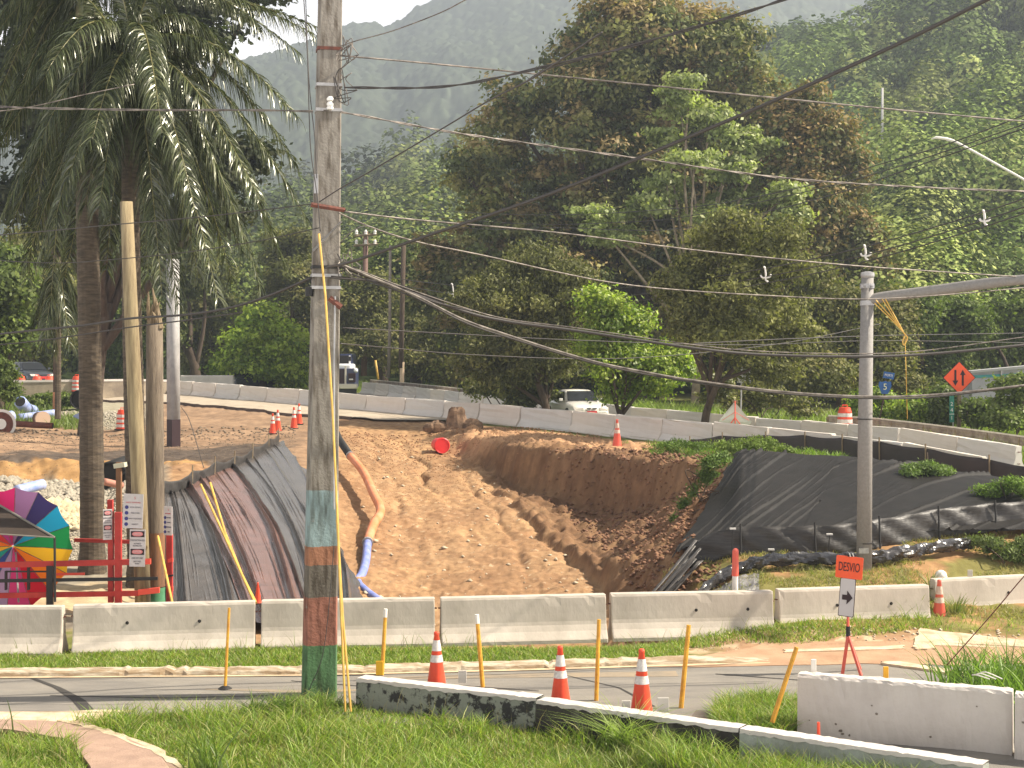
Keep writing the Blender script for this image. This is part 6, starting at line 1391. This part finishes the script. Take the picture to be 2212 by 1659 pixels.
for i, (x, y) in enumerate(SP):
    d = sd_[i]; r_ = thing('cable_spacer', 'white insulating spacer on the spacer line, %s of the seven' % nm[i], 'cable spacer', P(x, y, d-.1), 0, 'insulating spacers hanging on the line')
    r_['_w'] = list(P(x, y, d-.1)); sg = 1 if i not in (4, 6) else 1
    mb = MB(); mb.tube(crom([P(x-3, y-15, d-.1), P(x, y-14, d-.1), P(x+2, y, d-.1), P(x+2, y+12, d-.1), P(x+7, y+17, d-.1)], 4), .032, 6); mb.build('hanger', MT['whitepl'], r_, sm=True)
    mb = MB(); mb.tube(crom([P(x-9, y+2, d-.1), P(x-6, y+7, d-.1), P(x+2, y+8, d-.1), P(x+11, y+6, d-.1), P(x+13, y+0, d-.1)], 4), .03, 6); mb.build('arm', MT['whitepl'], r_, sm=True)
cable('twisted cable from the left edge to the painted pole in front of the palm crown', [(-60, 228), (60, 233), (200, 236), (350, 238), (550, 238), (690, 241)], 23, 21.5, .013, 'wirelight', twist=True)
cable('thin wire slanting up through the palm crown at the left', [(-40, 244), (60, 232), (180, 205), (290, 182)], 24, 25, .009, 'wirelight')
cable('thin dark wire crossing the cut top of the timber pole', [(-60, 512), (90, 500), (250, 485), (450, 467), (680, 440)], 25, 21.6, .009)
cable('thin dark wire below it, in front of the scarred palm trunk', [(-60, 560), (120, 568), (250, 560), (400, 545), (560, 520), (690, 492)], 25, 21.6, .008)
cable('thick black double cable sagging from the painted pole to the left edge', [(-60, 728), (60, 715), (180, 703), (280, 688), (400, 680), (500, 664), (590, 635), (672, 600)], 26.5, 21.7, .020)
cable('second black cable just under the thick double cable on the left', [(-60, 750), (100, 734), (280, 707), (400, 692), (520, 675)], 26.6, 23, .012)
cable('thin wire hanging beside the left face of the painted pole', [(655, -20), (664, 120), (668, 250), (672, 330), (686, 430), (692, 500)], 21.6, 21.5, .008)
cable('thin stay wire falling through the lower right corner', [(2300, 1150), (2212, 1245), (2140, 1330), (2045, 1437)], 19.5, 19.9, .008, 'rust')
for lab, pts in (('thin stay wire left of the silt fence posts', [(392, 880), (410, 910), (440, 1010)]), ('thin stay wire on the platform beside the black footed pole', [(470, 985), (500, 1115), (512, 1130)][:0] or [(466, 980), (492, 1085), (507, 1120)])):
    cable(lab, pts, 50, 44, .012, group='stay wires')
cable('thin cable running down from the tree to the roof of the white car', [(1340, 886), (1390, 925), (1432, 968)][:0] or [(1345, 887), (1385, 930), (1438, 972)], 63, 63, .02) if 0 else None

# ---------------------------------------------------------------- umbrella, canopy, railing, notices
def umbrella():
    hub = P(28, 1180, 28.3); r_ = thing('beach_umbrella', 'rainbow striped beach umbrella opened towards the viewer behind the red railing', 'umbrella', P(60, 1290, 28.3)); r_['_w'] = list(P(60, 1290, 28.3))
    cols = [(.62, .03, .16), (.30, .15, .30), (.045, .035, .12), (.02, .30, .50), (.02, .26, .075), (.90, .52, .03), (.88, .22, .02), (.55, .02, .04), (.62, .06, .22), (.42, .30, .50), (.05, .08, .28), (.03, .30, .25), (.85, .45, .04), (.85, .18, .03), (.62, .05, .05), (.50, .05, .25)]
    n = len(cols); Rr = 1.16; ax = Vector((.12, .55, .28)).normalized(); u = ax.cross(Vector((0, 0, 1))).normalized(); v = u.cross(ax)*-1
    if v.z < 0: v = -v
    def pt(t, s):   # t angle clockwise from the top-left, s radius share
        a = R(112)-t; bow = .52*s*s
        return hub+u*0+(Vector((1, 0, 0))*math.cos(a)+Vector((0, .18, .98))*math.sin(a))*Rr*s+Vector((0, -.40, 0))*s*s+Vector((.10*s*s, 0, 0))
    st = 2*math.pi/n
    for i in range(n):
        rows = []
        for j in range(7):
            s = j/6; rows.append([pt(i*st+st*k/4, max(.02, s)*(1-(.05*math.sin(math.pi*k/4)*s))) for k in range(5)])
        mb = MB(); mb.grid(rows); nmn = ['crimson', 'grey violet', 'navy', 'light blue', 'green', 'yellow', 'orange', 'dark red', 'magenta', 'lavender', 'dark blue', 'teal', 'yellow', 'orange', 'red', 'purple'][i]
        mt = leafmatc(nmn+' nylon', cols[i]); o = mb.build('panel', mt, r_, sm=True)
        mb = MB(); mb.tube([pt(i*st, .05)+Vector((0, -.02, 0)), pt(i*st, .5)+Vector((0, -.03, 0)), pt(i*st, 1)+Vector((0, -.01, 0))], .006, 4); mb.build('rib', MT['wirelight'], r_)
    mb = MB(); mb.tube([hub+Vector((0, .15, 0)), P(40, 1300, 27.2)], .018, 6); mb.build('pole', MT['steel'], r_)
def leafmatc(name, c):
    m = bpy.data.materials.new(name); m.use_nodes = True; t = m.node_tree; N = t.nodes; N.clear(); d = N.new('ShaderNodeBsdfDiffuse'); tr = N.new('ShaderNodeBsdfTranslucent'); d.inputs[0].default_value = (*c, 1); tr.inputs[0].default_value = (*c, 1)
    x = N.new('ShaderNodeMixShader'); x.inputs[0].default_value = .45; o = N.new('ShaderNodeOutputMaterial'); t.links.new(d.outputs[0], x.inputs[1]); t.links.new(tr.outputs[0], x.inputs[2]); t.links.new(x.outputs[0], o.inputs[0]); return m
umbrella()
r_ = thing('shade_canopy', 'dark brown canopy with a black corner post at the left edge', 'canopy', P(122, 1290, 27.3)); r_['_w'] = list(P(122, 1290, 27.3))
cm = mat('brown canvas', (.05, .034, .024), (.036, .025, .018), 3, .85)
a, b, c, e = P(117, 1160, 27.2), P(-60, 1152, 27.2), P(-60, 1052, 28.6), P(-40, 1060, 28.6)
mb = MB(); mb.poly([P(118, 1161, 27.0), P(-80, 1149, 27.0), P(-80, 1045, 28.4)], (0, 1, .3), .02); mb.build('canvas', cm, r_)
mb = MB(); mb.tube([P(118, 1161, 26.98), P(-80, 1045, 28.38)], .02, 6); mb.build('hip_rail', mat('grey canopy rail', (.20, .18, .15), None), r_); mb = MB(); mb.tube([P(118, 1161, 26.95), P(-80, 1149, 26.95)], .014, 6); mb.build('edge_rail', mat('grey canopy rail', (.20, .18, .15), None), r_)
mb = MB(); mb.tube([P(118, 1160, 27), P(119, 1300, 27)], .022, 6); mb.build('post', MT['black'], r_)
def rail():
    r_ = thing('timber_railing', 'red painted railing with a black middle rail behind the leftmost near barriers', 'railing', P(180, 1310, 27.3)); r_['_w'] = list(P(180, 1310, 27.3))
    d = 27.2; k = d/F
    def bar(x0, y0, x1, y1, h, m, nm, th=.05, dd=0):
        a = P(x0, y0, d+dd); b = P(x1, y1, d+dd); mb = MB(); h2 = h*k/2; mb.poly([a+Vector((0, 0, h2)), b+Vector((0, 0, h2)), b-Vector((0, 0, h2)), a-Vector((0, 0, h2))], (0, 1, 0), th); mb.build(nm, m, r_)
    dk = mat('black painted timber', (.02, .018, .018), None, rough=.6); lit = mat('sunlit red timber colour', (.85, .10, .06), (.75, .08, .05), 4, .6)  # lit: brighter copy of the red, sunlight on the rail pieces put into the colour
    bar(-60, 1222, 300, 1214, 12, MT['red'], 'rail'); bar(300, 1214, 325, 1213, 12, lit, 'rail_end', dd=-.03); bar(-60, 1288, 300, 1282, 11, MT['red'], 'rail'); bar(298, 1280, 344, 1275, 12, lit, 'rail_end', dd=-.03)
    bar(-60, 1256, 340, 1250, 7, dk, 'rail', dd=-.02)
    bar(160, 1167, 322, 1172, 8, MT['red'], 'rail', dd=1.2); bar(120, 1241, 182, 1240, 5, lit, 'rail', dd=.5)
    for x, y0, y1, w_, m, dd in ((106, 1223, 1310, 13, dk, -.06), (238, 1105, 1302, 11, MT['red'], .1), (254, 1107, 1310, 14, MT['red'], 0), (365, 1155, 1310, 13, MT['red'], .7), (60, 1226, 1275, 4, dk, .02), (11, 1234, 1275, 3, dk, .02), (237, 1080, 1110, 12, MT['red'], 2.0)):
        mb = MB(); a = P(x, y0, d+dd); b = P(x, y1, d+dd); mb.box((a+b)/2+Vector((0, .05, 0)), (w_*k, .09, a.z-b.z)); mb.build('post', m, r_)
    bar(10, 1235, 106, 1235, 3, dk, 'rail', dd=.03)
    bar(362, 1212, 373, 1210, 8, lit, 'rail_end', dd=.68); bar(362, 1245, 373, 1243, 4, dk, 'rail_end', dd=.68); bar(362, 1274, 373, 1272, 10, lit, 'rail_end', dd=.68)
rail()
paper = mat('weathered notice board', (.60, .55, .55), (.50, .46, .44), 4, .7); redt = mat('faded red print', (.55, .10, .10), None); greyt = mat('grey print', (.16, .15, .17), None); bluet = mat('blue print', (.05, .05, .20), None); pinkt = mat('faded pink print', (.62, .22, .22), None)
def board1(label, x0, x1, y0, y1, d, rz=0, n=4, tilt=0, kk=1.):
    r_ = thing('notice_board', label, 'notice board', P((x0+x1)/2, y1, d), 0, 'notice boards on the poles'); k = d/F; c = P((x0+x1)/2, (y0+y1)/2, d); M = Matrix.Rotation(R(tilt), 3, 'Y') @ Matrix.Rotation(R(rz), 3, 'Z'); w_ = (x1-x0)*k; h = (y1-y0)*k
    mb = MB(); mb.box(c, (w_, .012, h), M=M); bd = mb.build('board', paper, r_)
    f = lambda u, v, o=-.008: c+M @ Vector(((u-.5)*w_, o, (.5-v)*h))
    text('S', h*.10, f(.58, .12), M @ RXP, redt, 'emblem', bd); text('SAFETY GUIDELINES', h*.055, f(.5, .25), M @ RXP, redt, 'heading', bd, sx=.85*w_/h/.57*kk)
    for i, s in enumerate(['SOCIAL DISTANCE', 'WEAR A MASK', 'WASH YOUR HANDS', 'DISINFECT'][:n]):
        v = .39+.165*i; mb = MB(); q = f(.18, v); mb.lathe([(.001, 0), (h*.055, 0), (h*.055, .004), (.001, .004)], q, 14, M @ Matrix.Rotation(R(90), 3, 'X')); mb.build('dot', bluet, bd)
        text(s, h*.062, f(.62, v), M @ RXP, greyt, 'line', bd, sx=.62*w_/h/.57*kk)
def board2(label, x0, x1, y0, y1, d, rz=0, tilt=0):
    r_ = thing('notice_board', label, 'notice board', P((x0+x1)/2, y1, d), 0, 'notice boards on the poles'); k = d/F; c = P((x0+x1)/2, (y0+y1)/2, d); M = Matrix.Rotation(R(tilt), 3, 'Y') @ Matrix.Rotation(R(rz), 3, 'Z'); w_ = (x1-x0)*k; h = (y1-y0)*k
    mb = MB(); mb.box(c, (w_, .012, h), M=M); bd = mb.build('board', paper, r_)
    f = lambda u, v, o=-.008: c+M @ Vector(((u-.5)*w_, o, (.5-v)*h))
    for v in (.12, .60):
        mb = MB(); mb.box(f(.5, v), (w_*.86, .006, h*.16), M=M); bb = mb.build('black_panel', MT['ink'], bd)
        pts = [f(.5+.38*math.cos(a)*(abs(math.cos(a))**-.35 if abs(math.cos(a)) > .05 else 1)*.9, v+.06*math.sin(a), -.012) for a in np.linspace(0, 6.283, 25)[:-1]]
        mb = MB(); mb.poly(pts, M @ Vector((0, -1, 0)), .003); mb.build('red_oval', pinkt, bb); text('DANGER', h*.085, f(.5, v, -.017), M @ RXP, mat('pale print', (.75, .5, .5), None), 'lettering', bb, sx=.62)
    for s, v, q in (('CONSTRUCTION AREA', .29, .07), ('AUTHORIZED', .38, .055), ('PERSONNEL ONLY', .44, .055), ('HARD HATS AND', .77, .07), ('SAFETY SHOES', .86, .055), ('REQUIRED', .92, .045)):
        text(s, h*q, f(.5, v), M @ RXP, greyt, 'line', bd, sx=.55)
board1('upper white safety notice with blue dots on the smooth timber pole', 266, 309, 1067, 1141, 27.2, tilt=2)
board2('lower white notice with two red danger ovals on the smooth timber pole', 280, 314, 1144, 1224, 27.17, tilt=1)
board2('narrow red and white danger notice on the red posts left of the timber pole', 223, 242, 1100, 1166, 27.25, rz=25)
board1('narrow shaded safety notice right of the splintered pole', 352, 374, 1094, 1156, 27.6, rz=-25, kk=.9)
# post with a flat light head
r_ = thing('site_post', 'brown timber post with a pale flat cap behind the notice boards', 'post', P(257, 1120, 30)); 
mb = MB(); mb.box(P(257, 1060, 30), (.10, .10, 1.15)); mb.build('post', mat('brown square timber', (.24, .12, .055), (.17, .085, .045), 3, .8), r_); mb = MB(); mb.box(P(260, 1005, 29.95), (.22, .22, .09), M=Matrix.Rotation(R(-8), 3, 'Y')); mb.build('cap', mat('pale cap', (.52, .50, .36), None), r_)

# ---------------------------------------------------------------- things lying around the site
def pipe(name, label, cat, pts, r, m, hollow=True, group=None, n=14):
    P3 = [Vector(p) for p in pts]; r_ = thing(name, label, cat, P3[0], 0, group); r_['_w'] = list(P3[0]); mb = MB(); mb.tube(crom(P3, 5) if len(P3) > 2 else P3, r, n); mb.build('shell', m, r_, sm=True)
    if hollow:
        d = (P3[0]-P3[1]).normalized(); mb = MB(); mb.tube([P3[0]-d*.05, P3[0]+d*.012], r*.82, n); mb.build('opening', MT['dark'], r_)
    return r_
blp = mat('pale blue plastic', (.20, .28, .58), (.42, .45, .62), 3, .5)
pipe('blue_pipe', 'blue pipe with a dark open mouth lying in the scrub at the far left', 'pipe', [P(44, 868, 70.2), P(58, 884, 71), P(70, 888, 72)], .30, blp, n=12)
pipe('blue_pipe', 'long pale blue pipe lying along the ground behind the cable drum', 'pipe', [P(118, 892, 69), P(80, 897, 68.5), P(40, 902, 68)], .17, blp)
pipe('blue_pipe', 'blue pipe piece running off the left edge', 'pipe', [P(27, 898, 66.5), P(0, 906, 66), P(-40, 912, 66)], .24, blp)
pipe('blue_pipe', 'blue pipe end lying above the rainbow umbrella', 'pipe', [P(93, 1046, 39), P(60, 1054, 38.6), P(36, 1060, 38.3)], .14, blp)
mb = MB(); mb.poly([P(158, 898, 67), P(170, 892, 67), P(196, 897, 67), P(182, 908, 67)], (0, .2, -1), .05); tag(mb.build('blue_sheet', blp), 'pale blue folded sheet on the ground beside the banded pole', 'sheet')
cast = mat('brown cast pipe', (.16, .085, .055), (.10, .055, .04), 4, .8)
r_ = pipe('pipe_coupling', 'short brown pipe coupling standing near the banded pole', 'pipe', [P(92, 905, 66), P(82, 903, 66.3)], .28, cast); mb = MB(); mb.tube([P(93, 905, 65.95), P(91, 905, 66.05)], .34, 16); mb.build('flange', mat('tan flange', (.46, .33, .24), None), r_)
pipe('steel_beam', 'long rusty pipe lying on the platform at the far left', 'pipe', [P(114, 920, 62), P(60, 917, 62), P(20, 914, 62)], .13, MT['rust'])
r_ = thing('cable_drum', 'white rimmed cable drum cut off by the left edge', 'cable drum', G(-4, 61.5)); r_['_w'] = list(G(-4, 61.5))
for o, q, m in ((0, .62, MT['whitepl']), (-.04, .50, MT['rust']), (-.08, .22, MT['whitepl'])):
    mb = MB(); mb.tube([P(2, 916, 61.5+o), P(1, 916, 61.56+o)], q, 22); mb.build('flange' if o == 0 else 'hub', m, r_)
def culvert(label, x, y, d, r, ln=3):
    c = P(x, y, d); r_ = thing('culvert', label, 'culvert', c); r_['_w'] = list(c); mb = MB(); mb.tube([c, c+Vector((-.2, ln, 0))], r, 24, cap=False); o = mb.build('pipe_wall', MT['black'], r_, sm=True); s_ = o.modifiers.new('t', 'SOLIDIFY'); s_.thickness = .06
    mb = MB(); mb.tube([c+Vector((0, .1, 0)), c+Vector((0, .16, 0))], r*.99, 24); mb.build('dark_inside', MT['dark'], r_)
culvert('round black culvert mouth beside the banded pole at the left', 172, 863, 74, .43)
culvert('black corrugated culvert opening under the platform edge behind the notice boards', 240, 1036, 45.2, .50, 3)
culvert('second dark culvert opening half hidden by the timber pole', 290, 1045, 45.0, .42, 3)
pipe('clay_pipe', 'pinkish clay pipe stub below the dark culvert', 'pipe', [P(224, 1040, 41), P(250, 1046, 41.2), P(262, 1049, 41.4)], .10, mat('pink clay', (.45, .20, .14), (.36, .16, .11), 4, .7), hollow=False)
# spoil heap of pale broken rock
x_, y_ = scatter(260, 100, 210, 38, 41.5, 301)
rocks('rock_heap', 'heap of pale broken rock behind the umbrella', 320, 95, 205, 37.5, 41.5, .12, .34, mat('pale rock', (.66, .54, .36), (.46, .36, .22), 2, .95), 302, None, 'rocks')
slat('hidden', 0, 1, 0, 1, 5000, MT['steel']) if 0 else None
r_ = thing('survey_lath', 'thin yellow lath beside the orange barrel on the platform', 'stake', P(290, 945, 62)); mb = MB(); mb.tube([P(303, 877, 62), P(287, 946, 62)], .035, 5); mb.build('lath', MT['guy'], r_)
# far left parapet, dark lane edge
pm = mat('stained parapet', (.40, .33, .24), (.19, .155, .12), .8, .95, .3, 8)
r_ = thing('parapet', 'stained concrete parapet across the back of the site at the left', 'parapet', P(200, 850, 85)); r_['_w'] = list(P(200, 850, 85))
pts = [P(30, 860, 82), P(160, 858, 83), P(290, 856, 85), P(378, 857, 87)]
mb = MB(); mb.grid([[p+Vector((0, 0, -.3)), p+Vector((0, 0, .95)), p+Vector((0, .3, .95)), p+Vector((0, .3, -.3))] for p in crom(pts, 10)]); mb.build('wall_face', pm, r_)
mb = MB(); mb.grid([[p+Vector((0, -.04, .86)), p+Vector((0, -.04, .98)), p+Vector((0, .34, .98)), p+Vector((0, .34, .86))] for p in crom(pts, 10)]); mb.build('coping', MT['whitewall'], r_)
edge = mat('dark cut lane edge', (.075, .045, .035), (.12, .08, .06), 2, .95)
xe = np.linspace(200, 760, 60); de = lin(LA, xe, 1)-np.interp(xe, [200, 240, 760, 1010], [9, 9, 5.5, .8])
mb = MB(); mb.grid([[Vector(((x-CX)*d/F, d-.02, float(H((x-CX)*d/F, d))+.13)), Vector(((x-CX)*d/F+.01*math.sin(i), d-.22, float(H((x-CX)*d/F, d-.22))-.12))] for i, (x, d) in enumerate(zip(xe, de))]); tag(mb.build('lane_edge', edge), kind='structure')
r_ = thing('white_barrier_block', 'pale barrier block behind the barrier row under the shaded tree', 'barrier', P(445, 838, 92)); mb = MB(); mb.box(P(448, 826, 96), (3.4, .5, .9)); mb.build('body', MT['whitewall'], r_, bevel=.05)

# ---------------------------------------------------------------- vehicles
def sedan(label, loc, rz, paint, dark=False, name='parked_car', s=1.):
    r_ = thing(name, label, 'car', loc, rz); r_.scale = (s,)*3
    glass = mat('car glass', (.016, .018, .02), None, rough=.12, spec=.25); blk = MT['black']
    # stations along x (front at -x... nose towards -Y): y, half width, z bottom, z belt, z hood line
    st = [(-2.22, .62, .34, .52, .56), (-2.16, .76, .24, .58, .66), (-1.9, .83, .20, .64, .76), (-1.4, .85, .20, .68, .84), (-.95, .86, .20, .72, .90), (-.4, .86, .20, .74, .93), (.6, .86, .20, .76, .95), (1.3, .85, .20, .78, .98), (1.8, .83, .22, .78, .99), (2.12, .78, .26, .72, .92), (2.2, .66, .36, .62, .80)]
    rows = []
    for y, w_, z0, zb, zh in st:
        rows.append([(-w_*.93, y, z0), (-w_, y, z0+.12), (-w_, y, (z0+zb)/2), (-w_*.985, y, zb), (-w_*.86, y, zh-.02), (-w_*.5, y, zh), (0, y, zh+.015), (w_*.5, y, zh), (w_*.86, y, zh-.02), (w_*.985, y, zb), (w_, y, (z0+zb)/2), (w_, y, z0+.12), (w_*.93, y, z0)])
    mb = MB(); mb.grid(rows); N = len(rows); mb.f += [tuple(range(13))[::-1], tuple((N-1)*13+k for k in range(13))]; mb.m += [0, 0]; body = mb.build('body', paint, r_, world=False, sm=True)
    cab = [(-.98, .74, .90, .90), (-.35, .62, .90, 1.33), (-.1, .60, .9, 1.38), (.5, .60, .9, 1.39), (.95, .60, .92, 1.34), (1.62, .70, .96, 1.0)]
    rows = [[(-.76, y, z0), (-(w_+.76)/2-.01 if z1 > 1 else -w_, y, (z0+z1)/2), (-w_, y, z1-.04), (-w_*.8, y, z1), (0, y, z1+.015), (w_*.8, y, z1), (w_, y, z1-.04), ((w_+.76)/2+.01 if z1 > 1 else w_, y, (z0+z1)/2), (.76, y, z0)] for y, w_, z0, z1 in cab]
    mb = MB(); mb.grid(rows); mb.build('roof', paint, r_, world=False, sm=True)
    def pn(pts, n, nm, m=glass):
        mb = MB(); mb.poly(pts, n, .012); return mb.build(nm, m, r_, world=False)
    pn([(-.70, -.975, .925), (.70, -.975, .925), (.57, -.40, 1.325), (-.57, -.40, 1.325)], (0, -.6, .8), 'windshield'); pn([(-.60, .98, 1.325), (.60, .98, 1.325), (.66, 1.56, 1.02), (-.66, 1.56, 1.02)], (0, .6, .8), 'rear_window')
    for sx in (-1, 1):
        for (a, b, c, e) in (((-.72, .93), (.12, .94), (.12, 1.31), (-.28, 1.31)), ((.18, .94), (1.10, .97), (.88, 1.28), (.18, 1.31))):
            w0, w1 = .765, .635; pn([(sx*(w0), a[0], a[1]), (sx*w0, b[0], b[1]), (sx*w1, c[0], c[1]), (sx*w1, e[0], e[1])][::sx], (sx, 0, .3), 'side_window')
        mb = MB(); mb.box((sx*.93, -.72, .97), (.16, .09, .12)); mb.build('mirror', paint, r_, world=False, bevel=.02)
        mb = MB(); mb.poly([(sx*.74, -2.17, .56), (sx*.36, -2.20, .56), (sx*.36, -2.17, .665), (sx*.78, -2.06, .68)], (0, -1, 0), .03); mb.build('headlight', mat('lamp glass', (.55, .50, .45), None, rough=.15), r_, world=False)
        mb = MB(); mb.poly([(sx*.74, 2.13, .66), (sx*.45, 2.17, .66), (sx*.45, 2.17, .80), (sx*.76, 2.08, .82)], (0, 1, 0), .03); mb.build('tail_lamp', redp, r_, world=False)
        for y in (-1.38, 1.35):
            M = Matrix.Rotation(R(90), 3, 'Y'); mb = MB(); mb.lathe([(.2, -.1), (.31, -.1), (.325, -.06), (.325, .06), (.31, .1), (.2, .1)], (sx*.78, y, .32), 20, M); ty = mb.build('tyre', blk, r_, world=False)
            mb = MB(); mb.lathe([(.001, -.085), (.2, -.09), (.2, .09), (.001, .085)], (sx*.78, y, .32), 16, M); mb.build('rim', MT['steel'], ty, world=False)
    pn([(-.20, -2.225, .60), (-.02, -2.225, .60), (-.02, -2.215, .655), (-.24, -2.215, .655)], (0, -1, 0), 'grille', blk); pn([(.02, -2.225, .60), (.20, -2.225, .60), (.24, -2.215, .655), (.02, -2.215, .655)], (0, -1, 0), 'grille', blk)
    pn([(-.55, -2.24, .28), (.55, -2.24, .28), (.5, -2.24, .38), (-.5, -2.24, .38)], (0, -1, 0), 'air_intake', blk); pn([(-.22, -2.26, .42), (.22, -2.26, .42), (.22, -2.26, .53), (-.22, -2.26, .53)], (0, -1, 0), 'number_plate', redp)
    return r_
wp = mat('white car paint', (.80, .77, .70), (.74, .71, .64), 2, .25, coat=.6)
c0 = P(1246, 910, 65); sedan('white saloon car driving towards the viewer between the feathery and the bright green tree', c0, R(14), wp, s=1.0)
dp = mat('dark blue car paint', (.03, .035, .045), None, rough=.2, coat=.6)
sedan('dark saloon car behind the orange barrels at the far left', P(62, 832, 92), R(40), dp, s=1.05); sedan('dark car half hidden by the bright green tree left of the painted pole', P(535, 842, 100), R(-30), dp, s=1.05)
def truck():
    d = 88; k = d/F; r_ = thing('truck', 'navy and white truck front emerging from behind the painted pole', 'truck', P(728, 858, d)); r_['_w'] = list(P(728, 858, d)); nv = mat('navy truck paint', (.035, .045, .10), None, rough=.3); wt = mat('white truck paint', (.78, .78, .78), None, rough=.3); chr_ = mat('chrome bumper', (.50, .46, .38), None, rough=.3, metal=.3)
    def bx(x0, x1, y0, y1, dep, m, n, dd=0, bev=.04):
        a = P(x0, y1, d); b = P(x1, y0, d); mb = MB(); mb.box(((a.x+b.x)/2, d+dd+dep/2, (a.z+b.z)/2), (b.x-a.x, dep, b.z-a.z)); return mb.build(n, m, r_, bevel=bev)
    bx(690, 766, 796, 838, 2.2, nv, 'hood', .1); bx(690, 758, 786, 800, 2.4, wt, 'hood_top', .25, .12); bx(694, 752, 764, 792, 2.2, nv, 'cab', 2.4, .1); bx(700, 746, 768, 785, .1, MT['dark'], 'windshield', 2.36); bx(712, 744, 797, 830, .1, MT['ink'], 'grille', .04)
    bx(744, 748, 790, 836, .12, chr_, 'chrome_trim', .02); bx(690, 772, 829, 840, .3, chr_, 'bumper', -.15); bx(690, 770, 840, 852, .3, MT['black'], 'lower_bumper', -.1); bx(752, 768, 806, 826, .1, MT['ink'], 'headlight_housing', .0); bx(754, 763, 818, 821, .06, MT['whitepl'], 'headlight', -.05)
    bx(746, 750, 768, 790, .06, wt, 'mirror_stalk', 1.8); bx(745, 752, 770, 780, .2, MT['black'], 'mirror', 1.6)
    mb = MB(); mb.lathe([(.001, -.1), (.10, -.1), (.17, 0), (.10, .12), (.001, .14)], P(768, 800, d+.2), 12, Matrix.Rotation(R(60), 3, 'Y')); mb.build('air_cleaner', wt, r_, sm=True)
    for x in (697, 762): mb = MB(); mb.lathe([(.25, -.15), (.5, -.15), (.5, .15), (.25, .15)], P(x, 850, d+.9), 18, Matrix.Rotation(R(90), 3, 'Y')); mb.build('wheel', MT['black'], r_)
truck()

# ---------------------------------------------------------------- hazy air
HZ = True
if HZ:
    m = bpy.data.materials.new('hazy air'); m.use_nodes = True; t = m.node_tree; t.nodes.clear(); v = t.nodes.new('ShaderNodeVolumePrincipled'); v.inputs['Color'].default_value = (.60, .68, .78, 1); v.inputs['Density'].default_value = .0007; v.inputs['Anisotropy'].default_value = .35
    o_ = t.nodes.new('ShaderNodeOutputMaterial'); t.links.new(v.outputs[0], o_.inputs['Volume'])
    mb = MB(); mb.box((0, 700, 171.5), (2520, 1500, 349)); tag(mb.build('haze', m, world=False), kind='stuff')
